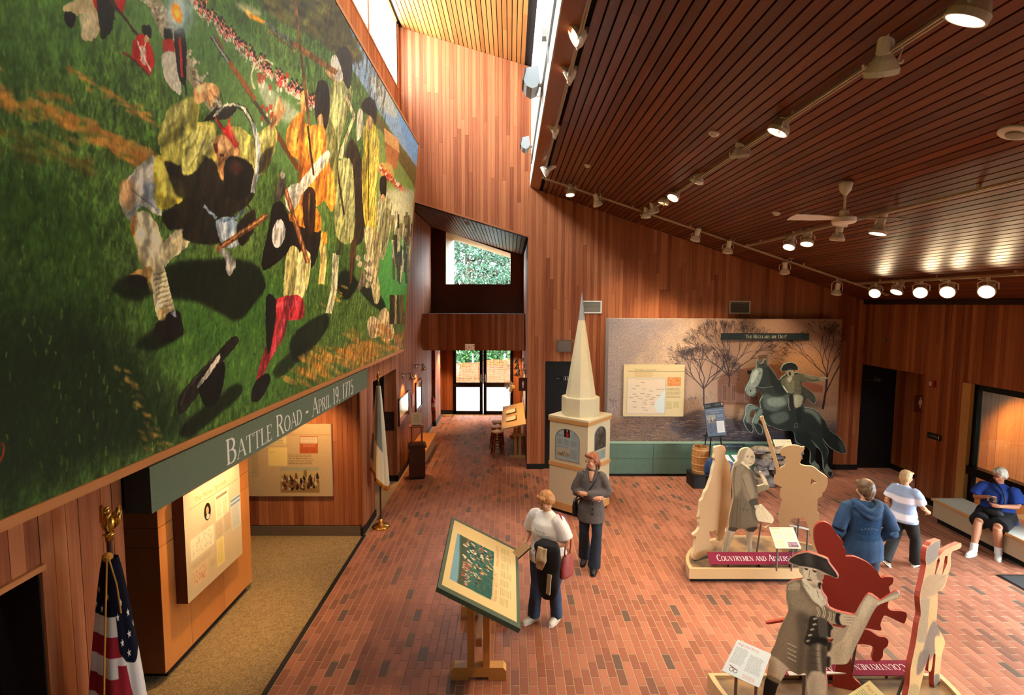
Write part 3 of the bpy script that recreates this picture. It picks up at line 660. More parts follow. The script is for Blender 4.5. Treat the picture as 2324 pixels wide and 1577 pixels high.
    for i in range(90):
        x = rr.uniform(1780, 2110); y = (x-1780)*1.55+rr.uniform(-60, 260); Ln([(x, y), (x+rr.uniform(-20, 30), y-rr.uniform(60, 180))], rr.uniform(3, 8), rr.choice(['3a2c16', '54401e', '2a2010']), .55)
    P('2040,580 2130,700 2310,960 2290,1100 2200,900 2080,700', '5c4720', .9, 5); P('2060,700 2200,900 2290,1080 2250,1330 2100,1150', '6f7c3c', 1, 5)
    P('2110,700 2190,765 2195,840 2112,775', 'c08a50', 1, 0, 0); P('2112,775 2192,838 2180,935 2125,890', '9a5c30', 1, 0, 0); P('2080,900 2150,900 2160,990 2090,960', 'b98a48', .8, 3)
    for i in range(70):
        t = rr.random(); x, y = 2075+150*t+rr.gauss(0, 6), 910+150*t+rr.gauss(0, 10); El(x, y, 6, 9, rr.choice(['b03a22', '8a2a1a', 'cfc4a8']), .9)
    P('2080,1070 2180,1040 2290,1060 2270,1210 2150,1200', 'b3ae92', .8, 10); P('1420,430 1530,520 1660,640 1560,670 1450,560', 'c8c2b4', .55, 8)
    for i in range(16): x, y = rr.uniform(1410, 1600), rr.uniform(380, 640); P([(x-9, y), (x+9, y), (x+7, y+30), (x-7, y+30)], 'a8281c', .8, 0, 0); El(x, y+44, 7, 14, 'd2cab6', .8)
    # distant soldiers, muzzle flashes
    P('345,40 400,0 520,-60 545,150 500,225 440,190 470,70 400,90', 'b09c70', 1, 1); P('355,70 415,75 400,155 365,140', '16110b', 1, 1); P('440,80 500,60 530,150 500,215 450,190', 'cdbf98', .7, 3)
    P('495,-60 560,-60 560,60 520,40', 'a4261c'); P('620,-60 690,-60 675,70 640,40', 'a4261c'); P('530,-60 610,-60 625,120 560,215 540,100', '1a1410', .95, 1)
    Ln('590,-20 840,300', 14, '3a2616'); P('725,240 760,190 802,200 842,290 840,380 808,400 760,355 728,325', 'b3221a', 1, 1); P('770,250 800,260 800,350 770,330', 'd8ccb0', .7, 1); P('735,255 765,215 760,300 735,310', '7c1512', .7, 2); Ln('752,225 828,390', 8, 'e4dcc8'); Ln('800,230 770,330', 7, 'e4dcc8')
    P('780,140 825,140 828,200 790,190', '14100b'); El(803, 212, 14, 20, 'b88a60'); P('670,275 712,300 708,318 675,296', '6a3218', 1, 0, 0); Ln('700,300 820,410', 12, '4a2a16')
    P('900,150 940,160 945,215 905,215', '14100c'); P('898,215 950,215 955,300 905,310', 'a62a20'); P('890,290 960,295 995,510 950,490 915,450 892,380', 'd4ccb6', 1, 1); P('955,165 1012,165 1022,300 1018,450 985,440 965,300', '1b1713', 1, 1); Ln('985,200 1000,420', 12, 'a0281e'); Ln('1010,430 1025,520', 10, '1b1713')
    El(985, 70, 75, 110, 'a9bcc9', .7, .1, 10); El(965, 60, 45, 80, 'dfe4e2', .7, 0, 6); P('945,20 985,25 1000,110 970,120 945,80', 'e88a22', .95, 3); P('955,40 980,45 985,95 962,90', 'f7cf52', .9, 2)
    P('1290,20 1340,15 1440,70 1400,90 1330,60', 'c9bd90', .7, 6); P('1350,55 1455,115 1450,130 1370,95', 'e8972e', .95, 2); P('1320,30 1390,70 1360,80', 'f3dc8a', .8, 3)
    Ln('1160,195 1640,920', 20, '3b3226'); Ln('1160,195 1290,395', 9, '8f9088'); Ln('1260,340 1400,545', 27, '7a4822'); Ln('1500,700 1640,930', 26, '5c3416'); Ln('1190,200 1225,270', 14, '6a4a2a')
    cv_arc = [(1385+65+70*math.cos(a), 420+95*math.sin(a)) for a in [math.pi*(.75+1.0*i/12) for i in range(13)]]; Ln(cv_arc, 9, 'c0b48e')
    nf = fbm(h, w, 70, 30, 61, 3)-.5; nf = nf-np.roll(nf, (8, 9), (0, 1)); cv.N = np.clip(nf*2.2+(fbm(h, w, 10, 8, 64, 2)-.5)*.5, -.36, .3)
    # cast shadows on the grass
    for s_, a_ in (('930,1450 1200,1420 1400,1450 1460,1570 1400,1660 1300,1760 1100,1660 960,1640 915,1560', .93), ('1600,1850 1780,1720 1800,1800 1640,1990', .85), ('1840,1560 1900,1480 1965,1560 1900,1650', .85), ('1950,1540 2090,1620 2120,1720 2020,1650', .8), ('1000,2340 1290,2110 1320,2170 1060,2390', .85), ('610,1590 720,1500 840,1510 850,1590 760,1650', .85), ('740,1900 860,1800 1000,1800 990,1850 860,1920', .9), ('1500,2030 1660,1880 1700,1900 1560,2060', .7)): P(s_, '0b1007', a_, 7)
    # figures behind
    P('1930,760 1990,900 2005,1250 1940,1200 1895,900', '2b2012', 1, 1); P('2080,1085 2140,1080 2155,1200 2105,1430 2070,1300', '9a9468', 1, 1); P('2088,980 2122,975 2118,1085 2090,1065', '19130c'); El(2104, 1085, 10, 20, 'b48a5c'); P('2110,1150 2150,1180 2110,1400 2095,1300', '5c5636', .7, 2)
    for i in range(60):
        x, y = rr.uniform(2150, 2265), rr.uniform(1150, 1420); Ln([(x, y), (x+rr.uniform(-6, 6), y+rr.uniform(50, 150))], rr.uniform(8, 18), rr.choice(['14120c', '22301a', '8a8464', '5a5236', '3a2a16', 'a09878', '1c1a10']), .85)
    P('1965,610 1992,612 1992,720 1960,770', 'c8bf9c', 1, 1); P('2000,690 2062,690 2085,800 2072,1000 2062,1260 2008,1250 1988,1000 1995,800', 'b1983a', 1, 1); P('2045,720 2080,800 2066,1000 2060,1240 2040,1000', 'd2b858', .7, 3); P('1995,820 2015,900 2010,1200 1992,1000', '6a5a20', .7, 3); Ln('2022,740 2026,1210', 6, '4a3c14')
    El(2030, 665, 20, 42, 'b98a58'); P('1985,575 2028,530 2068,580 2064,680 2040,640 2000,615', '1c150d', 1, 1); P('1925,1250 1960,1180 2000,1260 1985,1330 1940,1340', '2b2214', 1, 1)
    for s_ in ('1930,1330 1955,1320 1945,1480 1925,1560 1920,1450', '2000,1260 2050,1260 2060,1420 2090,1620 2055,1660 2020,1420', '2050,1280 2085,1300 2080,1500 2060,1450'): P(s_, rr.choice(['b6a878', '4a3018', '8a7a50']), 1, 1)
    Ln('1760,1280 1780,1420 1765,1560', 34, 'c6a35c'); Ln('1780,1270 1785,1340', 26, 'd98a2a'); Ln('1845,1390 1835,1590 1805,1720', 34, 'c5bd94'); Ln('1870,1290 1865,1400', 40, '39421e'); Ln('1790,1360 1770,1540', 12, '7c7448', .7)
    P('1808,480 1860,440 1935,480 1922,600 1872,760 1862,880 1935,900 1945,1300 1850,1300 1830,1010 1788,830 1798,640', '96955a', 1, 1); P('1830,500 1880,470 1900,560 1850,700 1820,640', 'b5b477', .8, 4); P('1870,880 1930,920 1935,1270 1900,1280 1880,1050', 'a9a56c', .8, 4); P('1805,640 1850,760 1860,900 1840,1000 1800,830', '56522a', .8, 4); P('1905,520 1930,540 1900,680 1880,740', '4c4824', .7, 3)
    Ln('1900,520 1945,640 1900,760 1870,860', 16, 'c0a878'); Ln('1885,800 1870,870', 22, 'cdb48a'); Ln('1840,840 1890,1180', 10, '33220f'); P('1785,385 1850,385 1890,430 1845,450', 'b08454', 1, 1); P('1848,285 1900,255 1935,330 1922,480 1892,455 1870,350', '1d1911', 1, 1); P('1818,320 1850,310 1885,425 1850,445 1825,390', 'cfc8b4', 1, 1)
    Ln('1455,120 1640,260', 18, '56564c'); Ln('1600,230 1850,400', 30, '6a4320'); Ln('1470,160 1620,280', 12, '7a5a34')
    P('1745,450 1795,452 1812,560 1795,700 1745,690 1728,590', '1f160c', 1, 1); P('1745,640 1770,630 1775,720 1750,720', 'b48654'); P('1800,700 1850,860 1850,1050 1800,1000', '6d6a38', 1, 2)
    # the man in orange with cross belt
    P('1575,1210 1752,1230 1745,1400 1695,1480 1600,1410', '19110a', 1, 1); P('1578,1380 1642,1380 1628,1625 1560,1650', 'b8ab6a', 1, 1); P('1638,1395 1705,1395 1692,1560 1652,1650 1630,1625', 'cdc283', 1, 1); P('1600,1400 1630,1400 1600,1600 1580,1600', '847a44', .6, 4); P('1680,1420 1702,1410 1690,1560 1672,1560', '7a7040', .6, 4)
    P('1500,1650 1640,1620 1672,1690 1652,1752 1500,1742', 'a12a30', 1, 1); P('1510,1760 1572,1742 1562,1840 1482,1980 1442,2065 1408,2080 1450,1930 1490,1850', '98282c', 1, 1); P('1540,1770 1562,1760 1545,1850 1490,1960', 'c5525a', .6, 3); P('1520,1665 1620,1645 1640,1680 1530,1690', 'c5525a', .5, 3); P('1410,2090 1470,2050 1482,2100 1430,2192 1384,2200 1384,2140', '0e0a08', 1, 1); P('1462,1635 1512,1640 1512,1760 1482,1930 1464,1900', '14100c', 1, 1)
    for x in (1560, 1590, 1615): Ln([(x, 1640), (x+12, 1745)], 5, '6e1a20', .7)
    P('1580,700 1640,620 1672,608 1682,680 1772,690 1792,760 1792,850 1832,960 1842,1100 1820,1162 1780,1100 1740,1135 1700,1100 1640,1080 1650,900 1600,850 1574,790', 'cd7a24', 1, 1)
    P('1590,720 1640,660 1650,780 1620,830 1585,790', 'e8a04a', .8, 4); P('1690,720 1760,720 1770,840 1720,880 1680,800', 'e0953c', .8, 5); P('1790,860 1828,960 1838,1090 1812,1120 1795,960', 'df923a', .8, 4); P('1640,860 1690,900 1690,1060 1645,1070', '8e4c16', .75, 5); P('1745,880 1790,1000 1780,1090 1745,1110', '95541a', .7, 5); P('1640,640 1665,640 1665,820 1650,870 1630,760', '9a5418', .6, 4)
    P('1585,1180 1660,1080 1722,1120 1765,1200 1745,1275 1600,1215', 'b0661c', 1, 1); P('1600,1190 1650,1120 1670,1180 1620,1210', 'd98c30', .7, 3); P('1670,1040 1732,1060 1722,1275 1670,1235', '291609', 1, 1); Ln('1700,1060 1695,1240', 8, '5a3a1c')
    P('1640,1010 1790,828 1802,882 1660,1062', 'd3cab4', 1, 1); P('1655,1030 1795,860 1800,880 1662,1058', '9a917c', .6, 2); P('1570,1040 1640,1005 1652,1085 1602,1165 1570,1125', 'c0b9a8', 1, 1); P('1600,1080 1645,1060 1610,1150', '8d8676', .6, 3)
    P('1655,510 1692,498 1692,585 1655,620', 'c98d50', 1, 1); Ln('1612,-60 1700,690', 15, '5a3a1c'); Ln('1690,690 1722,960', 11, '2c1c0e'); Ln('1540,950 1690,1445', 24, '6a3a1e'); Ln('1545,960 1690,1440', 8, '9a6a40'); P('1510,1100 1512,1030 1545,950 1572,1000 1560,1060 1530,1110', '3f382c', 1, 1); El(1552, 960, 14, 18, '8a8478')
    P('1498,1125 1550,1110 1592,1220 1592,1360 1522,1440 1450,1482 1438,1420 1478,1240', '150f0a', 1, 1); El(1530, 1282, 36, 80, 'd8d2c6', 1, .12); El(1530, 1275, 22, 52, 'b8b0a2', .7, .12, 2); El(1532, 1240, 20, 16, 'efe9de', .8)
    # the falling man
    P('690,985 770,900 852,868 885,1175 780,1130 705,1210 655,1085', 'b8b2a0', 1, 1); P('760,930 840,900 860,1000 780,1010', 'd6d2c2', .8, 5); P('780,1020 860,1000 880,1160 800,1110', '8d97a4', .85, 5); P('655,1000 720,980 740,1090 700,1160 660,1090', 'a5764a', .8, 6); Ln('720,1040 860,1150', 7, '5c5a5a', .8); Ln('700,1180 760,1130 800,1130', 9, '6f8296', .8)
    P('738,1165 830,1180 902,1340 902,1460 912,1500 958,1700 968,1735 870,1765 830,1560 770,1420 718,1240', 'cdc098', 1, 1); P('770,1200 830,1210 870,1340 870,1430 800,1380', 'e0d6b2', .8, 5); P('725,1240 770,1380 830,1540 830,1600 765,1430', '8a7a52', .75, 5)
    for i, y in enumerate(range(1490, 1720, 26)): Ln([(838+i*5, y+22), (880+i*5, y+6), (905+i*6, y-4)], 8, '7a6a44', .8); Ln([(842+i*5, y+32), (890+i*5, y+14)], 7, 'e4dab6', .7)
    P('890,1345 1000,1242 1042,1330 930,1432 905,1455', 'cabe96', 1, 1); P('905,1380 1000,1290 1020,1320 930,1420', '948660', .6, 5); Ln('738,1180 725,1250 735,1295', 16, 'd9822c'); P('715,1500 830,1458 815,1550 780,1520 725,1505', 'b58a4c', 1, 1); P('700,1560 730,1510 800,1520 810,1570 760,1580', '14100b', 1, 2)
    P('865,1765 962,1700 992,1740 1002,1830 900,1885 848,1825', '120e0a', 1, 1); P('930,1720 965,1700 970,1745', '8c94a0', .9, 1); P('870,1700 930,1690 900,1750 872,1760', 'b59a62', .9, 2)
    P('1120,660 1190,590 1300,590 1260,645 1180,655', '17110b', 1, 1)
    P('962,700 1100,668 1182,680 1182,800 1192,960 1232,1060 1060,1085 1000,1062 950,1000 900,880 880,800', '9c9342', 1, 1); P('850,870 900,860 940,960 1002,1080 962,1130 870,1140 845,1000', 'b9a93e', 1, 1); P('860,900 890,890 930,1010 960,1080 900,1080', 'd6c860', .75, 5); P('850,1060 960,1090 960,1130 872,1140', '7c7022', .8, 5)
    P('900,880 1000,905 1040,820 1190,900 1242,1050 1300,1100 1380,1000 1402,1060 1335,1150 1282,1172 1272,1252 1010,1255 920,1252 890,1170 1012,1090 950,1000', '1d160c', 1, 2); P('1010,1250 1100,1180 1280,1170 1290,1260 1240,1330 1100,1340 1010,1310', '19150c', 1, 2); P('930,960 1000,1000 1010,1080 960,1060', '2c2812', 1, 4)
    P('1000,720 1100,680 1170,700 1172,800 1120,840 1080,930 1010,960 1000,880 1030,830 990,800', 'c2ba62', 1, 3)
    for a in ('1100,690 1060,800 1000,830', '1150,700 1100,820 1030,930', '1170,760 1130,840 1075,930', '1060,690 1030,760 990,790'): Ln(a, 12, '6e672a', .8, 1)
    for a in ('1085,710 1040,800', '1130,720 1085,830 1035,900', '1165,780 1110,850'): Ln(a, 10, 'e6df94', .8, 1)
    P('1040,530 1092,560 1078,690 1040,720 962,700 880,800 868,740 898,660 930,585', 'a39b48', 1, 2); P('940,590 1030,550 1040,620 960,660 900,720', 'cfc676', .75, 5); P('1050,560 1090,570 1075,690 1045,700', '5b5420', .8, 4); Ln('1000,570 985,650 930,700', 10, '6a622a', .7, 1); P('962,700 1010,690 990,760 900,800 885,790', '4b4418', .75, 4)
    P('1060,512 1078,472 1150,448 1200,478 1208,545 1192,520 1175,525 1165,578 1140,560 1120,552 1080,572', 'b98a58', 1, 1); P('1085,480 1150,455 1160,480 1100,510', 'd6ad78', .8, 3); Ln('1150,490 1185,540', 10, '7a4e2a', .8); Ln('1130,520 1155,570', 10, '7a4e2a', .8); Ln('1185,490 1205,545', 7, '8a5c34', .8)
    P('1268,700 1330,700 1385,760 1402,850 1392,945 1312,885 1302,790', 'a89f4c', 1, 1); P('1300,720 1360,760 1380,840 1340,860', 'c8c06c', .7, 5); P('1388,762 1430,722 1492,680 1524,740 1502,840 1440,952 1402,945', '9a8f48', 1, 1); P('1400,780 1480,700 1500,740 1430,820', 'c3bb72', .75, 5); P('1420,860 1500,800 1480,900 1440,950 1405,940', '332712', .9, 4)
    P('1478,705 1498,640 1502,580 1512,560 1520,600 1535,528 1548,535 1548,590 1562,560 1566,600 1548,645 1512,692', 'b58556', 1, 1); Ln('1512,610 1518,560', 8, 'd7ab78'); Ln('1540,600 1543,535', 8, 'd7ab78'); P('1485,690 1505,630 1520,650 1505,690', '7c5028', .7, 3)
    P('1175,770 1200,738 1272,750 1312,800 1312,862 1252,872 1232,982 1205,965 1188,890 1178,830', 'b4814f', 1, 2); P('1190,770 1250,765 1270,810 1215,830', 'd2a270', .8, 4); P('1195,880 1230,850 1240,900 1225,965', '8a5a30', .8, 3); El(1218, 850, 14, 9, '3a2010', .9); P('1172,790 1190,785 1195,830 1180,835', '5a1c14'); El(1250, 880, 10, 6, '2a180c', .9); Ln('1200,900 1240,862', 9, '6a4020'); El(1298, 838, 14, 22, 'c08c5a')
    P('1240,872 1312,860 1392,920 1372,1062 1292,1102 1240,1062 1228,982', '110c08', 1, 3); P('1250,900 1300,880 1340,930 1280,960', '3a1c12', .7, 4); P('1184,640 1240,700 1262,640 1272,720 1312,790 1290,805 1240,742 1198,692', 'b3221c', 1, 1); P('1250,680 1268,690 1300,780 1285,785', 'dc5a48', .7, 2); Ln('1195,655 1240,712', 8, '6d100e', .8)
    band = [(1180, 645), (1205, 605), (1250, 578), (1300, 575), (1345, 600), (1385, 670), (1408, 760), (1416, 850), (1405, 960), (1385, 1060)]; Ln(band, 26, '2a241a'); Ln([(x-4, y-4) for x, y in band], 14, 'b8b49c'); Ln([(x+8, y) for x, y in band[5:]], 12, '8d98a0')
    Ln('1375,1060 1350,1110 1395,1180', 10, '2c2418'); Ln('1120,1130 1190,1200', 14, '6f8090'); P('1188,1212 1262,1190 1322,1240 1335,1312 1270,1362 1208,1322', '7b8c9c', 1, 1); P('1205,1230 1240,1215 1240,1330 1212,1300', 'c6ccd0', .8, 3); P('1262,1280 1320,1270 1300,1345 1265,1350', 'bcc2c4', .8, 3); Ln('1225,1215 1300,1190 1350,1150', 14, '56687a'); P('1300,1240 1390,1150 1400,1250 1330,1350', '1c150d', 1, 2)
    Ln('1188,1372 1470,1180', 32, '5c351a'); Ln('1200,1360 1468,1178', 10, 'a0703e'); El(1200, 1365, 16, 20, 'b07a40'); P('1205,1370 1242,1368 1294,1440 1266,1515 1245,1490 1235,1430', '8b8680', 1, 1); P('1222,1390 1240,1385 1285,1440 1268,1500', 'b9b4ac', .7, 3)
    # hat on the ground, stones, worn path
    P('975,2245 1008,2140 1190,1940 1258,1862 1300,1846 1304,1890 1180,2035 1020,2255', '1c1812', 1, 1); P('1095,2120 1222,1985 1232,2080 1192,2205 1130,2232', '0b0908', 1, 1); P('1085,2112 1195,1955 1207,1950 1200,1985 1108,2112', 'b9b1a1', 1, 1); Ln('990,2230 1020,2140 1190,1945', 8, '4a4234', .8)
    P('2018,1770 2045,1735 2082,1765 2088,1840 2035,1852', 'c1a87c', 1, 1); P('2080,1730 2118,1690 2150,1760 2166,1850 2112,1875 2085,1810', 'c5aa7c', 1, 1); P('2165,1850 2200,1840 2212,1910 2175,1900', '8a6c44', 1, 1); P('2030,1800 2060,1780 2060,1840 2035,1850', '8d764e', .7, 3); P('2100,1780 2140,1770 2150,1850 2110,1860', '957a50', .7, 3)
    for i in range(30): x, y = rr.uniform(1960, 2040), rr.uniform(1380, 1560); El(x, y+20, 13, 18, rr.choice(['a89878', '6e6048', 'c2b492']), .9)
    for i in range(14): x = rr.uniform(2140, 2215); Ln([(x, 1620), (x+rr.uniform(-8, 8), 1780)], 14, rr.choice(['15120c', '5a4a2a', '2c2414', '8a7a52']), .9)
    blobs((1640, 2040), (2190, 1880), 160, 40, ['b0742a', 'c4863a', '9a6424', '8a7030'], .6, (14, 50)); blobs((700, 2050), (880, 2460), 40, 30, ['a87a34', '8a6a2c', 'b88a44'], .6, (10, 34)); blobs((1800, 1700), (1900, 1560), 12, 20, ['b0843a'], .6, (8, 24))
    Ln('-5,2540 20,2480', 9, '8a1c14'); Ln('20,2480 8,2420', 9, '8a1c14')
    # brushwork
    cv.warp(2.6, 9, 77); cv.grain(.16, 5, 2, 40); cv.grain(.10, 14, 22, 43)
    n = fbm(cv.h, cv.w, 22, 14, 91, 3); cv.a *= (1+.5*(n-np.roll(n, (3, 4), (0, 1))))[..., None]; cv.a = np.clip(cv.a*1.08, 0, 1)
    return cv
mural = thing('mural_painting', 'huge painted battle mural of militiamen on green grass leaning from the left wall', 'painting')
mv = lambda y, v, out=0.: Vector((MUR_B.x, y, MUR_B.z))+(MUR_T-MUR_B).normalized()*v+_mn*out
cm = paint_mural().material('mural_print', .6, .15)
b_ = MB(); b_.prism([mv(MY0, 0), mv(MY1, 0), mv(MY1, _mh), mv(MY0, _mh)], _mn*-.03)
b_.build('canvas', cm, mural, uvf=lambda v: ((v.y-MY0)/(MY1-MY0), (v-Vector((MUR_B.x, v.y, MUR_B.z))).dot((MUR_T-MUR_B).normalized())/_mh))
for nm, (ya, va, yb, vb) in dict(bottom_rail=(MY0, -.055, MY1+.03, 0), top_rail=(MY0, _mh, MY1+.03, _mh+.04), end_stile=(MY1, 0, MY1+.03, _mh)).items():
    q = MB(); q.prism([mv(ya, va, .012), mv(yb, va, .012), mv(yb, vb, .012), mv(ya, vb, .012)], _mn*-.06); q.build('frame_rail', TRIM, mural)
# ------------------------------------------------------------------ track lighting, fan and fittings on the sloping ceiling
LAMPW = mat('d9d2c2', .4, .1, name='lamp_enamel'); RAIL = mat('b9a78c', .45, .2, name='track_enamel')
SLOPE = math.atan(.327)
def rail(name, a, b, label):
    a, b = Vector(a), Vector(b); t = thing(name, label, 'lighting track'); d = (b-a).normalized(); up = Vector((.311, 0, .95)); s = d.cross(up).normalized(); u = s.cross(d)
    q = MB(); q.prism([a+s*.018+u*.03, a-s*.018+u*.03, a-s*.018, a-s*.006, a-s*.006+u*.012, a+s*.006+u*.012, a+s*.006, a+s*.018], b-a); q.build('rail', RAIL, t)
    n = int((b-a).length/1.1)
    for i in range(n):
        p = a+(b-a)*((i+.5)/n); c = MB(); c.box(p+u*.05, (.03, .03, .06)); c.build('mounting_clip', RAIL, t)
    for e in (a, b): c = MB(); c.box(e+u*.012, (.05, .05, .04)); c.build('end_feed', LAMPW, t)
    return t
def rz(x): return roof_low(x)-.075
rail('lighting_track', (.62, 2.2, rz(.62)), (.62, 10.45, rz(.62)), 'white lighting track in the dark slot beside the white clerestory boards')
rail('lighting_track', (2.65, 2.2, rz(2.65)), (2.65, 10.45, rz(2.65)), 'lighting track running lengthwise between the steeple and the ceiling fan')
rail('lighting_track', (4.6, 3.6, rz(4.6)), (4.6, 10.45, rz(4.6)), 'lighting track running lengthwise behind the ceiling fan')
rail('lighting_track', (6.8, 5.2, rz(6.8)), (6.8, 10.45, rz(6.8)), 'lowest lengthwise lighting track with the dazzling lamps')
rail('lighting_track', (.68, 10.5, rz(.68)), (7.45, 10.5, rz(7.45)), 'lighting track crossing the ceiling slats parallel to the far wall')
def lamp(px, py, axis, val, target, power, label, on_=True, glare=9., size=1., col='ffdfb4', group='track spotlights'):
    h = on(px, py, axis, val); trk = Vector((h.x, h.y, rz(h.x) if h.x > .5 else h.z+.2))
    aim = (Vector(target)-h).normalized(); t = thing('track_spotlight', label, 'spotlight', trk, 0, group)
    H = h-trk; k = size*1.32
    a = MB(); a.box((0, 0, -.026), (.035, .035, .05)); a.tube([(0, 0, -.03), (0, 0, -.055)], .012*k, 8); a.build('track_adapter', LAMPW, t)
    side = aim.cross(Vector((0, 0, 1))); side = side.normalized() if side.length > .05 else Vector((1, 0, 0)); piv = H-aim*.02*k; r = .075*k
    top = Vector((0, 0, -.05)); y = MB()
    y.tube([piv+side*r, piv+side*r+(top-piv)*.75, top+side*r*.55, top-side*r*.55, piv-side*r+(top-piv)*.75, piv-side*r], .0065*k, 6); y.build('yoke', LAMPW, t)
    b = MB(); b.lathe([(.030*k, -.15*k), (.034*k, -.145*k), (.034*k, -.055*k), (.030*k, -.05*k), (.046*k, -.03*k), (.066*k, .005*k), (.070*k, .01*k), (.070*k, .035*k), (.062*k, .035*k), (.058*k, .015*k)], H, aim, 18, True); b.build('lamp_housing', LAMPW, t, smooth=False)
    g = MB(); g.lathe([(.0, .020*k), (.03*k, .024*k), (.057*k, .018*k)], H, aim, 18, False); g.build('bulb', glow('ffe2b0', glare) if on_ else mat('8a8378', .2), t)
    c = MB(); e = H-aim*.15*k; c.tube([e, e-aim*.05*k+side*.05*k, e+Vector((0, 0, .05))*k+side*.1*k, top*.5+side*.06*k, top*.6], .004*k, 5); c.build('cord', LAMPW, t)
    if on_ and power:
        l = bpy.data.lights.new('spot_beam', 'SPOT'); l.energy = power*.46; l.color = lin(col); l.spot_size = math.radians(62); l.spot_blend = .75; l.shadow_soft_size = .05
        lo = bpy.data.objects.new('spot_beam', l); COL.objects.link(lo); lo.parent = t; lo.location = H+aim*.06*k; lo.rotation_euler = aim.to_track_quat('-Z', 'Y').to_euler()
    return t
M_ = (-2.05, 0, 0)
T1 = 'first track'; LMP = [
 (1313, 78, 0, .62, (-2.0, 5.0, 4.6), 620, 'spotlight nearest the top edge on the slot track by the white boards', 1, 14, 1.15),
 (1291, 165, 0, .62, (-2.0, 6.6, 4.8), 620, 'second spotlight down the slot track, with a coiled cord loop', 1, 14, 1.1),
 (1258, 292, 0, .62, (-2.0, 8.6, 4.8), 560, 'third spotlight down the slot track, angled sideways', 1, 8, 1.1),
 (1238, 388, 0, .62, (-2.0, 10.0, 4.6), 560, 'spotlight at the end of the slot track above the steeple', 1, 14, 1.1),
 (1294, 438, 1, 10.5, (1.2, 9.4, 1.0), 420, 'first spotlight on the cross track, above the black restroom door', 1, 14, 1.),
 (1356, 462, 1, 10.5, (3.0, 11.6, 2.3), 520, 'small angled spotlight second along the cross track', 1, 6, 1.),
 (1579, 541, 1, 10.5, (3.2, 11.6, 2.6), 620, 'spotlight on the cross track above the map panel', 1, 7, 1.05),
 (1652, 568, 1, 10.5, (4.4, 11.7, 2.2), 380, 'spotlight on the cross track just left of the fan track joint', 1, 7, 1.05),
 (1781, 615, 1, 10.5, (6.0, 11.6, 1.9), 330, 'small spotlight on the cross track above the horse and rider', 1, 8, 1.),
 (1899, 663, 1, 10.5, (6.6, 11.4, 1.4), 300, 'last spotlight on the cross track, close to the dazzling lamps', 1, 14, 1.),
 (2700, -420, 0, 2.65, (2.7, 4.4, 1.1), 500, 'spotlight out of view on the middle track aimed at the officer', 1, 10, 1.2),  # added lamp, unseen: brightens the officer from the viewer's side
 (2950, 300, 0, 4.6, (3.5, 4.5, 1.0), 500, 'spotlight out of view on the fan track aimed at the near platform', 1, 10, 1.2),  # added lamp, unseen: brightens the near platform's figures
 (2205, 22, 0, 2.65, (1.0, 5.0, .8), 750, 'large spotlight cut by the top right corner of the view', 1, 16, 1.25),
 (2002, 152, 0, 2.65, (3.6, 6.2, .6), 620, 'spotlight seen side-on with a long yoke, nearest but one on the middle track', 1, 5, 1.2),
 (1770, 290, 0, 2.65, (.2, 6.2, .4), 800, 'spotlight pointing down beside the round ceiling detector', 1, 16, 1.15),
 (1679, 348, 0, 2.65, (3.3, 7.5, .6), 560, 'spotlight facing the viewer on the middle track', 1, 12, 1.1),
 (1583, 407, 0, 2.65, (1.3, 9.3, 1.2), 520, 'side-on spotlight halfway along the middle track', 1, 5, 1.1),
 (1530, 444, 0, 2.65, (-.6, 7.2, .2), 620, 'brightly glowing spotlight near the far end of the middle track', 1, 30, 1.1),
 (1507, 456, 0, 2.65, (1.4, 9.6, 1.6), 360, 'spotlight tucked behind the bright one on the middle track', 1, 4, 1.05),
 (1483, 478, 0, 2.65, (4.2, 11.4, .6), 360, 'spotlight at the joint of the middle and cross tracks, upper one', 1, 8, 1.05),
 (1466, 489, 1, 10.42, (2.9, 11.6, .6), 360, 'spotlight at the joint of the middle and cross tracks, lower one', 1, 12, 1.05),
 (1994, 522, 0, 4.6, (3.6, 6.9, .4), 520, 'glowing spotlight just below the fan blades', 1, 22, 1.1),
 (1901, 538, 0, 4.6, (4.0, 8.0, 0), 0, 'unlit spotlight hanging under the ceiling fan', 0, 0, 1.05),
 (1832, 548, 0, 4.6, (3.5, 7.4, 1.0), 480, 'right-hand one of the lit pair left of the fan', 1, 20, 1.05),
 (1792, 556, 0, 4.6, (2.9, 7.6, 1.2), 480, 'left-hand one of the lit pair left of the fan', 1, 20, 1.05),
 (1987, 663, 0, 6.8, (3.0, 6.8, 1.0), 420, 'dazzling lamp furthest along the lowest track', 1, 120, 1.1),
 (2037, 658, 0, 6.8, (4.3, 8.6, 0), 300, 'plain lit spotlight between two dazzling lamps', 1, 16, 1.1),
 (2090, 661, 0, 6.8, (3.0, 5.2, 1.2), 560, 'dazzling lamp second along the lowest track', 1, 120, 1.15),
 (2152, 660, 0, 6.8, (2.6, 4.8, 1.2), 560, 'dazzling lamp third along the lowest track', 1, 120, 1.15),
 (2241, 659, 0, 6.8, (2.4, 4.4, 1.4), 560, 'dazzling lamp nearest the right edge of the view', 1, 120, 1.15)]
for (px, py, ax, vl, tg, pw, lb, on_, gl, sz) in LMP: lamp(px, py, ax, vl, tg, pw, lb, bool(on_), gl, sz)

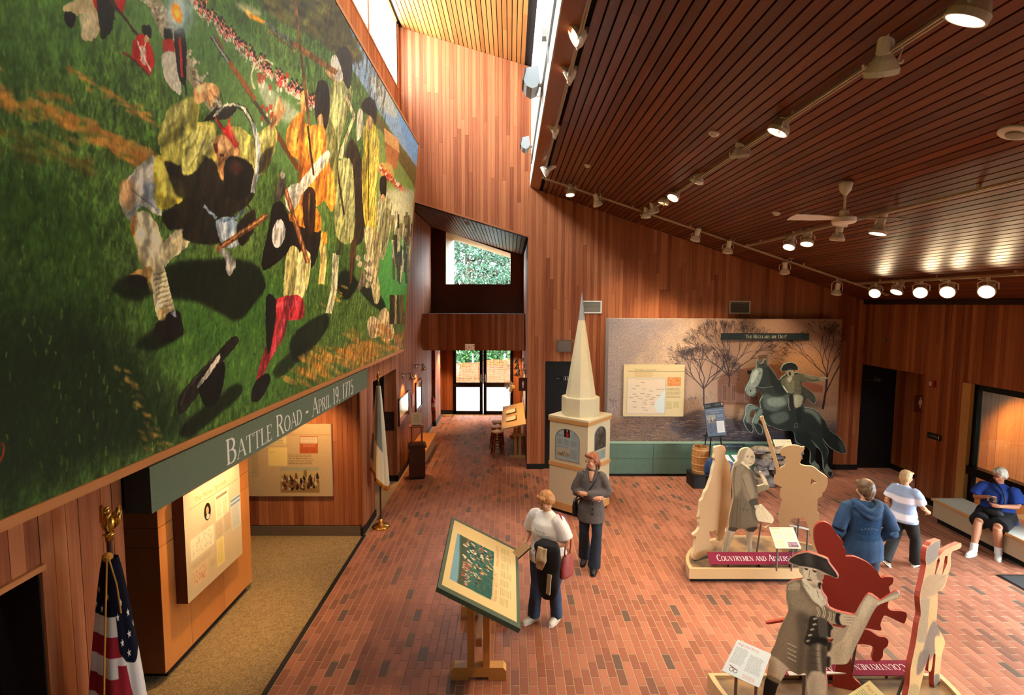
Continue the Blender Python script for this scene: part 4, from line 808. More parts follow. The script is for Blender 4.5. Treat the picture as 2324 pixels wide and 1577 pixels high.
# ceiling fan
fp = on_plane(1920, 412, (0, 0, 6.47), (.327, 0, 1)); hub = on(1918, 498, 0, fp.x); fan = thing('ceiling_fan', 'white ceiling fan with three blades on a short down rod', 'fan', (fp.x, fp.y, 0))
FW = mat('e4ddcf', .4, name='fan_enamel'); hz = hub.z
q = MB(); q.lathe([(.055, 0), (.075, -.02), (.06, -.1), (.022, -.15), (.018, -.16)], (0, 0, fp.z), seg=20); q.build('canopy', FW, fan, smooth=True)
q = MB(); q.tube([(0, 0, fp.z-.14), (0, 0, hz+.08)], .014, 10); q.build('down_rod', FW, fan)
q = MB(); q.lathe([(.02, .12), (.05, .1), (.05, .045), (.1, .04), (.125, .02), (.125, -.03), (.1, -.045), (.02, -.05)], (0, 0, hz), seg=24); q.build('motor', FW, fan)
for a in (-4, 62, 188):
    q = MB(); R = RZ(math.radians(a)); tw = Matrix.Rotation(.22, 3, 'X')
    pts = [(.1, -.045), (.2, -.05), (.35, -.075), (.66, -.085), (.68, 0), (.66, .085), (.35, .075), (.2, .05), (.1, .045)]
    q.prism([R @ (tw @ Vector((x, y, 0)))+Vector((0, 0, hz+.01)) for x, y in pts], (0, 0, .008)); bl = q.build('blade', FW, fan)
    q = MB(); q.box(R @ Vector((.16, 0, 0))+Vector((0, 0, hz+.025)), (.14, .03, .02), R); q.build('blade_iron', FW, bl)
# smoke detectors and a round ceiling loudspeaker
for (x, y, r, lb, nm) in ((1620, 303, .062, 'round white ceiling detector beside the middle lighting track', 'smoke_detector'), (1333, 376, .055, 'small white disc on the slats near the slot track', 'smoke_detector'), (1762, 484, .06, 'white ceiling detector to the left of the fan', 'smoke_detector'), (2306, 301, .12, 'large round ceiling loudspeaker cut by the right edge of the view', 'ceiling_speaker')):
    p = on_plane(x, y, (0, 0, 6.48), (.327, 0, 1)); ax = Vector((-.311, 0, -.95)); t = thing(nm, lb, 'detector' if 'det' in nm else 'loudspeaker', p)
    q = MB(); q.lathe([(r, -.01), (r, .006), (r*.9, .014), (r*.6, .016)], (0, 0, 0), ax, 20); q.build('rim', LAMPW, t)
    q = MB(); q.lathe([(r*.55, .012), (r*.5, .03), (r*.2, .034)], (0, 0, 0), ax, 16); q.build('grille', mat('8f8778', .6) if 'spe' in nm else LAMPW, t)
p = on(1062, 506, 2, corr_top(-1.2)); t = thing('recessed_fitting', 'small round fitting in the green lit corridor ceiling', 'detector', on_plane(1062, 506, (0, 0, corr_top(0)), (.298, 0, 1))); q = MB(); q.lathe([(.06, -.01), (.06, .01), (.04, .03), (.03, .05)], (0, 0, 0), (-.28, 0, -.96), 14); q.build('fitting_body', mat('b0a898', .4), t)
# wall loudspeakers on brackets by the clerestory
for (x, y, k, lb) in ((1211, 190, 1.15, 'upper grey loudspeaker on a bracket by the white clerestory boards'), (1195, 330, .95, 'lower grey loudspeaker on a bracket by the white clerestory boards')):
    p = on(x, y, 0, .30); t = thing('wall_speaker', lb, 'loudspeaker', p); G = mat('9aa0a2', .5, .1); r = .12*k
    q = MB(); q.prism([(-r*.75, -.16*k, r*.9), (r*.35, -.16*k, r*1.2), (r*.55, -.16*k, -r*.2), (r*.3, -.16*k, -r*.75), (-.2*r, -.16*k, -r*.95), (-r*.7, -.16*k, -r*.7), (-r, -.16*k, -.2*r)], (0, .32*k, 0)); q.build('cabinet', G, t)
    q = MB(); q.prism([(-r*.78, -.17*k, r*.92), (-r*1.04, -.17*k, -.2*r), (-r*1.1, -.17*k, -.18*r), (-r*.85, -.17*k, r*.95)], (0, .34*k, 0)); q.build('front_grille', mat('4a4e50', .7), t)
    q = MB(); q.box((.09, 0, -.02), (.12, .05, .03)); q.box((.135, 0, -.04), (.012, .12, .14)); q.build('bracket', LAMPW, t)
    q = MB(); q.tube([(.0, .03, -.1), (.06, .06, -.15), (.12, .03, -.12), (.13, 0, -.06)], .006, 6); q.build('cable', LAMPW, t)
q = MB(); p = on(1240, 78, 0, .40); q.bb((p.x-.05, p.y-.06, p.z-.05), (p.x+.02, p.y+.06, p.z+.05)); q.tube([(p.x, p.y, p.z), (p.x+.01, p.y-.2, p.z-.2), (p.x+.01, p.y-.1, p.z-.36)], .01, 6); tag(q.build('junction_box', mat('a9a79f', .5)), 'small grey junction box on the white clerestory boards', 'junction box')
# ------------------------------------------------------------------ things along the left wall
def panel(name, parent, o, e1, e2, w, h, depth, cv, side, rough=.5, spec=.3, pname='print'):
    """a board with real thickness; its front carries a flat print"""
    o, e1, e2 = Vector(o), Vector(e1).normalized(), Vector(e2).normalized(); n = e1.cross(e2)
    q = MB(); q.prism([o, o+e1*w, o+e1*w+e2*h, o+e2*h], n*-depth, 0, 1, 1)
    return q.build(name, [cv.material(pname, rough, spec) if isinstance(cv, Cv) else cv, side], parent, uvf=board_uv(o, e1, e2, w, h))
def canvas_on(o, e1, e2, w, h, res, bg):
    o, e1, e2 = Vector(o), Vector(e1).normalized(), Vector(e2).normalized(); n = e1.cross(e2)
    def mp(x, y): p = on_plane(x, y, o, n)-o; return (p.dot(e1)*res, (h-p.dot(e2))*res)
    return Cv(w*res, h*res, bg, mp)
GOLD = mat('b98a3a', .25, .9, name='polished_brass'); CREAM = mat('cdbb92', .6, name='cream_board')
def scene_print(cv, x, y, w, h, seed, sky, ground, figs, n=26):
    """a little engraved scene: sky, ground and a crowd of small figures"""
    r = random.Random(seed); cv.rect(x, y, w, h, sky); cv.rect(x, y+h*.55, w, h*.45, ground, 1, 2)
    for i in range(n):
        fx, fy = x+r.uniform(.04, .96)*w, y+r.uniform(.4, .9)*h; s_ = h*r.uniform(.08, .17); c = r.choice(figs)
        cv.poly([(fx-s_*.3, fy), (fx-s_*.2, fy-s_), (fx+s_*.2, fy-s_), (fx+s_*.35, fy)], c, .9, 0, 1, True); cv.ell((fx, fy-s_*1.15), s_*.16, s_*.2, c, 1, 0, 0, True)
        if r.random() < .4: cv.line([(fx, fy-s_*.5), (fx+s_*r.uniform(-1, 1), fy-s_*r.uniform(.6, 1.6))], max(1, s_*.12), c, .9, 0, True)
    for i in range(14): cv.line([(x+r.random()*w, y+h*r.uniform(.6, 1)), (x+r.random()*w, y+h*r.uniform(.6, 1))], 1.5, r.choice(figs), .35, 0, True)
# title beam
SX = -2.22; sy0, sy1, sz0, sz1 = 3.19, 8.17, 2.49, 2.785
cv = Cv((sy1-sy0)*260, (sz1-sz0)*260, '5b6450'); cv.grain(.05, 2, 2)
tx = 'Battle Road - April 19, 1775'; W = serif_text(tx)[1]; ch = .20*260; L0 = (4.06-sy0)*260; L1 = (7.42-sy0)*260
cv.text(tx, L0, (sz1-2.525)*260, ch, 'd6cec0', 1, True, (L1-L0)/(W*ch))
sg = thing('title_sign', 'long grey-green title sign lettered with the road name and 1775 date under the mural', 'sign', (0, 0, 0))
panel('sign_board', sg, (SX, sy0, sz0), (0, 1, 0), (0, 0, 1), sy1-sy0, sz1-sz0, .165, cv, mat('161a14', .7), .7, .15, 'title_sign_print')
# display kiosk with veneer panels
ks = thing('display_kiosk', 'orange wood veneered display wall standing on the carpet under the title sign', 'display wall', (-3.43, 5.0, 0))
VEN = wood('veneer', 2, 'a8622c', 'c27c3e', .4, .5, spread=.25); VEN2 = wood('veneer_end', 2, '8a4a22', '9c5a2c', .45, .5, spread=.3)
q = MB(); q.bb((-.85, .02, .1), (-.015, 1.76, 2.47)); q.build('core', DARKGAP, ks)
for (a, b) in ((.1, 1.4), (1.4, 1.6), (1.6, 2.47)):
    cuts = [0, .45, 1.1, 1.78] if a < .5 else [0, 1.78]
    for u0, u1 in zip(cuts, cuts[1:]): q = MB(); q.bb((-.016, u0+.002, a+.003), (0, u1-.002, b-.003)); q.build('veneer_panel', VEN, ks)
    q = MB(); q.bb((-.85, 0, a+.003), (-.003, .018, b-.003)); q.build('veneer_panel', VEN2, ks)
q = MB(); q.bb((-.8, .1, 0), (-.05, 1.7, .1)); q.build('plinth', BLACK, ks)
# "The News Spreads" panel
R_ = 480; cv = Cv(1.11*R_, 1.14*R_, 'bda987'); cw_, ch_ = cv.w, cv.h
def fr(u, v, a, b): return u*cw_, v*ch_, a*cw_, b*ch_
cv.text('The News Spreads', .17*cw_, .125*ch_, .052*ch_, 'a07a52', 1, False); cv.rect(*fr(.07, .155, .9, .004), '6e5a3c')
cv.ell((.37*cw_, .285*ch_), .058*cw_, .085*ch_, '1a100a', raw=True); cv.ell((.37*cw_, .275*ch_), .024*cw_, .04*ch_, 'c08a60', raw=True); cv.ell((.375*cw_, .335*ch_), .03*cw_, .025*ch_, 'd8cdb8', .8, raw=True)
cv.rect(*fr(.51, .17, .25, .27), 'd9cda6'); cv.rect(*fr(.53, .2, .2, .03), '5c5038', .7); cv.body(*fr(.53, .25, .09, .17), 14, '6a5e44', .6, 1); cv.body(*fr(.64, .25, .09, .17), 14, '6a5e44', .6, 2)
cv.body(*fr(.26, .38, .14, .08), 7, '9a8562', .7, 3); cv.body(*fr(.5, .46, .13, .16), 13, '7c6a4c', .7, 4); cv.body(*fr(.66, .42, .13, .2), 16, '7c6a4c', .7, 5)
cv.rect(*fr(.07, .44, .4, .21), 'c9bd96'); cv.rect(*fr(.08, .45, .38, .19), 'd3c8a4')
rr = random.Random(3)
for i in range(60): x, y = .1*cw_+rr.random()*.34*cw_, .48*ch_+rr.random()*.14*ch_; cv.line([(x, y), (x+rr.uniform(-4, 10), y-rr.uniform(4, 16))], 2.2, '6d6a52', .8, 0, True)
cv.rect(*fr(.09, .74, .25, .17), 'c8ad86'); 
for i in range(70): x, y = .1*cw_+rr.random()*.22*cw_, .76*ch_+rr.random()*.13*ch_; cv.line([(x, y), (x+rr.uniform(-8, 8), y+rr.uniform(-8, 8))], 3, rr.choice(['a8383c', '8a2a30', 'c0605a']), .8, 0, True)
cv.rect(*fr(.5, .64, .14, .27), 'd8c583'); cv.body(*fr(.515, .66, .11, .23), 16, '9a8648', .7, 6)
cv.rect(*fr(.8, .33, .19, .34), 'b9b6a6'); cv.rect(*fr(.8, .34, .19, .02), '5f7890'); cv.rect(*fr(.8, .38, .19, .025), '70889c'); cv.body(*fr(.82, .42, .15, .22), 16, '8a8678', .7, 7); cv.body(*fr(.07, .68, .34, .045), 4, '8f7a58', .7, 8); cv.body(*fr(.38, .78, .1, .08), 6, '8f7a58', .7, 9)
cv.grain(.03); np_ = thing('news_panel', 'tan information panel headed The News Spreads on the veneered display wall', 'info panel', (0, 0, 0))
panel('panel_board', np_, (-3.31, 5.22, .70), (0, 1, 0), (0, 0, 1), 1.11, 1.14, .118, cv, mat('6a3a2a', .6), .6, .2, 'news_print')
# panel on the alcove's back wall
o_ = (-4.6, 8.325, .68); w_, h_ = 1.735, 1.185; cv = canvas_on(o_, (1, 0, 0), (0, 0, 1), w_, h_, 330, 'b79a72')
Z = lambda x, y: (560+x/8.3, 950+y/8.3)
def qd(x0, y0, x1, y1, c, al=1.): cv.poly([Z(x0, y0), Z(x1, y0), Z(x1, y1), Z(x0, y1)], c, al)
def cbody(x0, y0, x1, y1, n, c, al, sd): (a, b), (c2, d) = cv.mp(*Z(x0, y0)), cv.mp(*Z(x1, y1)); cv.body(a, b, c2-a, d-b, n, c, al, sd)
a, b = cv.mp(*Z(860, 285)); cv.text('Boston', a, b, 14, 'b0603c', 1, False, 1, 'r'); qd(400, 303, 1600, 309, '8a5a34')
qd(300, 330, 745, 495, 'd0b984'); qd(320, 345, 730, 350, '5a4428', .8); qd(320, 478, 730, 483, '5a4428', .8); cbody(430, 360, 700, 470, 5, '5a4428', .7, 1); qd(405, 540, 762, 888, 'd6bb76'); qd(425, 632, 530, 640, '9a7c44', .7)
qd(995, 330, 1340, 655, 'a4502c'); qd(1005, 345, 1330, 465, 'c9b79c'); cbody(1010, 350, 1325, 460, 7, '8a5c44', .6, 2); cbody(1060, 475, 1300, 530, 3, 'c99a78', .8, 3); cbody(1015, 550, 1180, 640, 6, '8a3c20', .8, 4); cbody(1210, 550, 1330, 640, 6, '8a3c20', .8, 5)
cbody(780, 670, 1290, 865, 6, '6e5434', .85, 6); cbody(80, 640, 235, 1100, 30, '7c6040', .7, 7)
(xa, ya), (xb, yb) = cv.mp(*Z(625, 915)), cv.mp(*Z(1372, 1395)); scene_print(cv, xa, ya, xb-xa, yb-ya, 4, 'b39a68', '8a6c40', ['2a1c10', '4a3420', '6a3c28', 'c2ae88', '1c140c', '7a4a30'], 60)
cv.rect(xa+(xb-xa)*.6, ya+(yb-ya)*.08, (xb-xa)*.09, (yb-ya)*.3, '7c6644'); cv.rect(xa, ya, xb-xa, (yb-ya)*.14, '8d9088', .6, 3); cv.grain(.04)
bp = thing('tan_panel', 'tan information panel with a small painted battle scene on the alcove back wall', 'info panel', (0, 0, 0)); panel('panel_board', bp, o_, (1, 0, 0), (0, 0, 1), w_, h_, .05, cv, mat('b39470', .6), .6, .2, 'alcove_print')
# downlights under the alcove soffit
for (x, y, tg, pw, lb) in ((-2.72, 5.75, (-3.35, 5.8, 1.3), 200, 'small downlight under the alcove soffit over the news panel'), (-3.0, 7.4, (-3.3, 8.35, 1.2), 130, 'small downlight under the alcove soffit before the back panel'), (-2.85, 6.8, (-3.0, 6.9, 0), 60, 'small downlight under the alcove soffit over the carpet'), (-1.9, 16.9, (-2.3, 16.9, .9), 330, 'small downlight in the low ceiling before the glass doors'), (.0, 17.0, (.1, 17.5, .8), 260, 'small downlight in the low ceiling near the pedestal fan'), (9.0, 8.4, (9.4, 9.3, 1.0), 260, 'small downlight in the vestibule behind the bench window')):
    t = thing('downlight', lb, 'downlight', (x, y, 2.5 if x < 5 else 2.46)); q = MB(); q.lathe([(.06, 0), (.065, -.02), (.05, -.06), (.045, -.02)], seg=14); q.build('housing', LAMPW, t); q = MB(); q.lathe([(.001, -.035), (.045, -.03)], seg=14, caps=False); q.build('bulb', glow('ffd9a0', 12), t)
    l = bpy.data.lights.new('spot_beam', 'SPOT'); l.energy = pw; l.color = lin('ffcf8e'); l.spot_size = math.radians(95); l.spot_blend = .8; l.shadow_soft_size = .05; lo = bpy.data.objects.new('spot_beam', l); COL.objects.link(lo); lo.parent = t; lo.location = (0, 0, -.08); lo.rotation_euler = (Vector(tg)-Vector((x, y, 2.42))).to_track_quat('-Z', 'Y').to_euler()

def drape(top, bot, r0, r1, folds, amp, z_low, seed, squash=.6, yaw=0.):
    """a hanging flag gathered round its pole: rings that widen and fold on the way down"""
    rings = []; n, S = 26, 64; rd = random.Random(seed); ph = [rd.uniform(0, 6.28) for _ in range(3)]
    for i in range(n+1):
        t = i/n; R = r0+(r1-r0)*t**.8; ring = []
        for k in range(S):
            a = 2*math.pi*k/S; f = 1+amp*t**.6*(math.sin(folds*a+ph[0]+.6*t)+.5*math.sin((folds*2+1)*a+ph[1]))
            zb = bot+z_low(a); z = top+(zb-top)*t; x, y = R*f*math.cos(a), R*f*squash*math.sin(a); ring.append((x*math.cos(yaw)-y*math.sin(yaw), x*math.sin(yaw)+y*math.cos(yaw), z))
        rings.append(ring)
    return rings
def flag(name, label, loc, pole_h, rings, cv, finial, base_r=.14, group=None):
    t = thing(name, label, 'flag', loc); q = MB(); q.tube([(0, 0, .05), (0, 0, pole_h)], .014, 10); q.build('pole', mat('3a1a10', .35), t)
    q = MB(); q.lathe([(base_r, 0), (base_r, .015), (base_r*.85, .03), (base_r*.35, .045), (.03, .07), (.028, .14)], seg=24); q.build('base', GOLD, t, smooth=True)
    q = MB(); n = len(rings); S = len(rings[0]); q.loft([[Vector(p) for p in r] for r in rings], False); me_uv = {}
    fl_ = q.build('cloth', cv.material(name+'_print', .8, .1), t, smooth=True); uv = fl_.data.uv_layers.new(name='UVMap')
    for p in fl_.data.polygons:
        ks = [fl_.data.loops[l].vertex_index for l in p.loop_indices]; wrap = any(k % S == 0 for k in ks) and any(k % S == S-1 for k in ks)
        for l, k in zip(p.loop_indices, ks): u = (k % S)/S; uv.data[l].uv = (1. if wrap and k % S == 0 else u, 1-(k//S)/(n-1))
    sm = fl_.modifiers.new('thickness', 'SOLIDIFY'); sm.thickness = .004
    q = MB(); finial(q, pole_h); q.build('finial', GOLD, t, smooth=True); return t
def eagle(q, z):
    q.lathe([(.018, 0), (.02, .03), (.03, .04), (.012, .05)], (0, 0, z), seg=12); q.ball((0, 0, z+.10), (.035, .028, .055)); q.ball((0, -.005, z+.17), (.018, .02, .022))
    for s in (-1, 1): q.prism([(s*.02, 0, z+.06), (s*.055, .01, z+.10), (s*.05, .01, z+.19), (s*.02, 0, z+.15)], (0, .02, 0))
def acorn(q, z): q.lathe([(.012, 0), (.016, .02), (.01, .03), (.03, .05), (.034, .08), (.02, .12), (.004, .17)], (0, 0, z), seg=14)
# national flag near the left wall
cv = Cv(512, 512, 'cfc4bc')
for i in range(8): cv.rect(0, 512*(.285+i*.155), 512, 512*.0775, '8a2028')
cv.rect(0, 0, 512, 512*.21, '0d0e1c'); cv.poly([(430, 0), (512, 0), (512, 200), (480, 215), (440, 175)], '0d0e1c', raw=True); cv.poly([(0, 0), (120, 0), (120, 190), (40, 190), (0, 200)], '0d0e1c', raw=True)
cv.poly([(440, 190), (512, 215), (512, 512), (430, 512)], 'cfc4bc', raw=True); cv.poly([(430, 200), (462, 205), (512, 420), (512, 512), (430, 512)], '8a2028', raw=True); cv.poly([(0, 205), (60, 195), (90, 512), (0, 512)], 'cfc4bc', raw=True); cv.poly([(60, 195), (100, 190), (150, 512), (90, 512)], '8a2028', raw=True)
def star(x, y, r): cv.poly([(x+(r if k % 2 == 0 else r*.4)*math.sin(k*math.pi/5), y-(r if k % 2 == 0 else r*.4)*math.cos(k*math.pi/5)) for k in range(10)], 'e4dcca', raw=True)
for (x, y) in ((330, 60), (318, 90), (400, 70), (445, 110), (470, 85), (490, 150), (455, 160), (365, 95), (500, 110), (15, 140), (40, 100), (60, 160), (480, 185)): star(x, y, 9)
gold_ = 'b07a20'; rg = drape(2.43, 1.02, .035, .185, 5, .10, lambda a: .05*math.sin(2*a), 3, .75)
us = flag('national_flag', 'star-spangled striped flag with gold eagle finial hanging by the left wall', (-2.15, 2.75, 0), 2.52, rg, cv, eagle)
q = MB(); q.tube([(.02, -.05, 2.44), (.03, -.09, 2.2), (.05, -.15, 1.9), (.055, -.17, 1.75)], .0045, 6); q.tube([(.03, -.05, 2.45), (.06, -.045, 2.3), (.085, -.06, 2.15)], .004, 6); q.lathe([(.012, 0), (.018, -.03), (.02, -.14)], (.055, -.17, 1.75), seg=10); q.ball((0, -.02, 2.44), .026); q.build('tassel_cord', mat('a8701c', .6), us)
# state flag past the alcove
cv = Cv(256, 512, 'cfc0a0'); cv.poly([(150, 0), (215, 0), (215, 330), (150, 300)], '74776c', raw=True, soft=2); cv.poly([(80, 280), (150, 280), (150, 440), (80, 420)], '6f7268', raw=True, soft=2); cv.poly([(60, 0), (120, 0), (110, 290), (70, 280)], 'c6ae8a', raw=True, soft=2); cv.rect(0, 488, 256, 24, 'a8661c'); cv.line([(150, 150), (155, 320)], 5, 'a88a2c', 1, 0, True)
rg = drape(2.42, .72, .03, .135, 4, .16, lambda a: -.18*math.cos(a+.35)+.10, 8, .8, .2)
flag('state_flag', 'cream and blue-grey flag with gold fringe on a brass stand past the alcove', (-2.19, 8.72, 0), 2.5, rg, cv, acorn, .15)

# sconces, pictures, plaque on the left wall beyond the doorway
STEEL = mat('b8b4ac', .25, .95, name='brushed_steel')
def sconce(loc, dx, label, power):
    t = thing('wall_lamp', label, 'wall lamp', loc, 0, 'corridor wall lamps'); s = dx
    q = MB(); q.lathe([(.03, 0), (.03, .015*s), (.02, .03*s)], (0, 0, 0), (1, 0, 0), 12); q.tube([(.02*s, 0, -.05), (.02*s, 0, .06)], .022, 10); q.build('wall_mount', STEEL, t)
    q = MB(); q.tube([(.02*s, 0, .03), (.1*s, 0, .05), (.2*s, 0, .05)], .009, 8); q.build('arm', STEEL, t)
    q = MB(); q.lathe([(.03, .07), (.035, .03), (.035, -.01), (.09, -.10), (.085, -.10), (.03, -.02)], (.2*s, 0, 0), (-.25*s, 0, 1), 18, False); q.build('shade', STEEL, t, smooth=True)
    q = MB(); q.ball((.205*s, 0, -.06), .035, 10, 6); q.build('bulb', glow('ffd9a0', 25), t)
    l = bpy.data.lights.new('wall_lamp_beam', 'SPOT'); l.energy = power; l.color = lin('ffbf70'); l.spot_size = math.radians(100); l.spot_blend = .7; l.shadow_soft_size = .03; lo = bpy.data.objects.new('wall_lamp_beam', l); COL.objects.link(lo); lo.parent = t; lo.location = (.215*s, 0, -.1); lo.rotation_euler = Vector((-.35*s, 0, -1)).to_track_quat('-Z', 'Y').to_euler()
sconce((XL, 11.68, 2.19), 1, 'chrome wall lamp over the nearer framed picture in the corridor', 90)
sconce((XL, 13.3, 2.2), 1, 'chrome wall lamp over the farther framed picture in the corridor', 90)
for (y0, y1, z0, z1, lb, sd) in ((11.16, 12.3, 1.16, 1.75, 'wide framed picture under glass beside the doorway', 1), (13.2, 14.06, 1.05, 1.79, 'tall framed picture under glass farther down the corridor', 2)):
    t = thing('framed_picture', lb, 'picture', (XL+.003, 0, 0)); cv = Cv(240, 150, 'a8a09a'); cv.rect(0, 100, 240, 50, '5c3a2e'); cv.rect(20, 84, 200, 30, 'c9bfb0' if sd == 1 else '6a5a4c'); cv.grain(.06, 10, 14, sd)  # pale tone paints in the door light reflected by the glass
    panel('print', t, (.02, y0+.02, z0+.02), (0, 1, 0), (0, 0, 1), y1-y0-.04, z1-z0-.04, .015, cv, BLACK, .08, .6, 'picture_print')
    for a, b in (((y0, z0), (y1, z0+.03)), ((y0, z1-.03), (y1, z1)), ((y0, z0), (y0+.03, z1)), ((y1-.03, z0), (y1, z1))):
        q = MB(); q.bb((0, a[0], a[1]), (.035, b[0], b[1])); q.build('frame_rail', mat('3a2016', .4), t)
cv = Cv(60, 60, '9a5a4c'); cv.body(8, 8, 46, 44, 7, 'd8b8a0', .7); t = thing('wall_plaque', 'small reddish text plaque between the two framed pictures', 'plaque', (XL+.002, 12.75, 1.26)); panel('plate', t, (.012, 0, 0), (0, 1, 0), (0, 0, 1), .33, .31, .012, cv, mat('8a4a3c', .5), pname='plaque_print')
cv = Cv(100, 80, '2a120a'); cv.body(10, 8, 80, 20, 3, '6a3a26', .6); cv.body(10, 50, 80, 16, 2, '6a3a26', .6); t = thing('door_lettering', 'dark plaque with faint lettering inside the side doorway', 'plaque', (-2.95, 11.045, 1.1)); panel('plate', t, (0, -.012, 0), (1, 0, 0), (0, 0, 1), .5, .4, .01, cv, DARKGAP, pname='door_lettering_print')
# pedestal with open frame and card
DKW = wood('walnut', 2, '34180c', '4a2614', .4, .7); t = thing('pedestal', 'dark walnut pedestal on the brick floor beside the corridor bench', 'pedestal', (-2.03, 11.3, 0), .22)
q = MB(); q.bb((-.17, -.17, .05), (.17, .17, .70)); q.build('body', DKW, t); q = MB(); q.bb((-.15, -.15, 0), (.15, .15, .05)); q.build('plinth', BLACK, t); q = MB(); q.bb((-.2, -.2, .70), (.2, .2, .735)); q.build('top', DKW, t)
t = thing('card_holder', 'open wooden four-post frame standing on the pedestal', 'display stand', (-2.03, 11.3, .735), .22); RW = wood('red_wood', 2, '5a2a16', '7a3e20', .4)
q = MB(); q.bb((-.15, -.15, 0), (.15, .15, .035)); q.build('base', RW, t)
for sx in (-1, 1):
    for sy in (-1, 1): q = MB(); q.bb((sx*.11-.012, sy*.11-.012, .035), (sx*.11+.012, sy*.11+.012, .40)); q.build('post', RW, t)
q = MB(); q.bb((-.15, -.15, .40), (.15, .15, .42)); q.build('top', RW, t)
cv = Cv(120, 150, 'd2bf94'); cv.rect(8, 8, 104, 134, 'dccca4'); cv.body(20, 22, 80, 100, 14, '6a5a3c', .7); t = thing('notice_card', 'cream notice card propped on the wooden frame', 'notice', (-2.03, 11.28, 1.155), .18); panel('card', t, (-.11, 0, 0), (1, 0, 0), (0, .2, 1), .22, .28, .012, cv, CREAM, pname='card_print'); q = MB(); q.bb((-.09, -.012, 0), (.09, .06, .012)); q.build('card_foot', RW, t)
# low corridor bench
t = thing('corridor_bench', 'low orange wood bench against the left corridor wall', 'bench', (-2.17, 12.95, 0)); BTOP = wood('bench_top', 1, 'b87a3a', 'cf9450', .4)
q = MB(); q.bb((-.21, -.8, .31), (.215, .9, .355)); q.build('seat', BTOP, t); q = MB(); q.bb((-.2, -.78, .06), (.195, .88, .31)); q.build('body', wood('bench_front', 1, 'a8784c', 'b98a5c', .5), t); q = MB(); q.bb((-.19, -.76, 0), (.15, .86, .06)); q.build('plinth', BLACK, t)
# fire extinguisher and its sign on the pier
t = thing('fire_extinguisher', 'red fire extinguisher hung on the dark pier', 'extinguisher', (-2.36, 16.02, .52)); RED = mat('a81c18', .3)
q = MB(); q.lathe([(.05, 0), (.06, .01), (.06, .30), (.045, .345), (.02, .36)], seg=18); q.build('cylinder', RED, t, smooth=True); q = MB(); q.lathe([(.0612, .1), (.0612, .23)], seg=18, caps=False); q.build('label', mat('cfc4b0', .5), t)
q = MB(); q.tube([(0, 0, .36), (0, 0, .40)], .016, 8); q.box((.01, -.02, .41), (.03, .1, .02)); q.build('valve', STEEL, t); q = MB(); q.tube([(0, -.01, .39), (-.05, -.02, .40), (-.075, -.01, .33), (-.075, 0, .14)], .01, 6); q.build('hose', BLACK, t); q = MB(); q.bb((-.03, .06, .1), (.03, .1, .3)); q.build('bracket', BLACK, t); q = MB(); q.box((-.05, -.03, .34), (.05, .008, .1)); q.build('tag', mat('d8d0c0', .5), t)
cv = Cv(30, 90, '5c1410'); cv.body(8, 8, 14, 74, 9, 'b0564a', .6); t = thing('extinguisher_sign', 'small dark red sign on the pier above the extinguisher', 'sign', (-2.42, 16.11, 1.45)); panel('plate', t, (0, 0, 0), (1, 0, 0), (0, 0, 1), .1, .32, .008, cv, mat('5c1410', .5), pname='ext_sign_print')
# exit sign
cv = Cv(200, 130, 'd8b090'); cv.rect(6, 6, 188, 118, 'e8c8a8'); cv.text('EXIT', 100, 108, 86, 'a01c14', 1, False, .78, 'c'); t = thing('exit_sign', 'EXIT sign with red letters at the lower edge of the corridor header', 'sign', (-1.24, 14.49, 2.515)); panel('plate', t, (0, -.04, 0), (1, 0, 0), (0, 0, 1), .26, .165, .04, cv, mat('a88a6a', .5), pname='exit_print')

em = bpy.data.materials['exit_print'].node_tree; em.links.new(em.nodes['Image Texture'].outputs[0], em.nodes['Principled BSDF'].inputs['Emission Color']); em.nodes['Principled BSDF'].inputs['Emission Strength'].default_value = .3
# ------------------------------------------------------------------ right side of the corridor
def figure_icon(cv, x, y, h, col, skirt=False):
    cv.ell((x, y+h*.08), h*.075, h*.08, col, raw=True)
    if skirt: cv.poly([(x-h*.1, y+h*.18), (x+h*.1, y+h*.18), (x+h*.2, y+h*.5), (x+h*.14, y+h*.52), (x+h*.17, y+h*.66), (x+h*.07, y+h*.66), (x+h*.05, y+h), (x-h*.05, y+h), (x-h*.07, y+h*.66), (x-h*.17, y+h*.66), (x-h*.14, y+h*.52), (x-h*.2, y+h*.5)], col, raw=True)
    else: cv.poly([(x-h*.13, y+h*.18), (x+h*.13, y+h*.18), (x+h*.15, y+h*.56), (x+h*.1, y+h*.56), (x+h*.08, y+h), (x-h*.08, y+h), (x-h*.1, y+h*.56), (x-h*.15, y+h*.56)], col, raw=True)
cv = Cv(120, 170, '4a2418'); figure_icon(cv, 60, 40, 92, 'd8d0c8'); t = thing('restroom_sign', 'brown blade sign with a white man symbol at the corridor corner', 'sign', (.20, 12.3, 1.745)); panel('plate', t, (0, 0, 0), (1, 0, 0), (0, 0, 1), .205, .315, .02, cv, mat('4a2418', .5), .4, .3, 'men_blade')
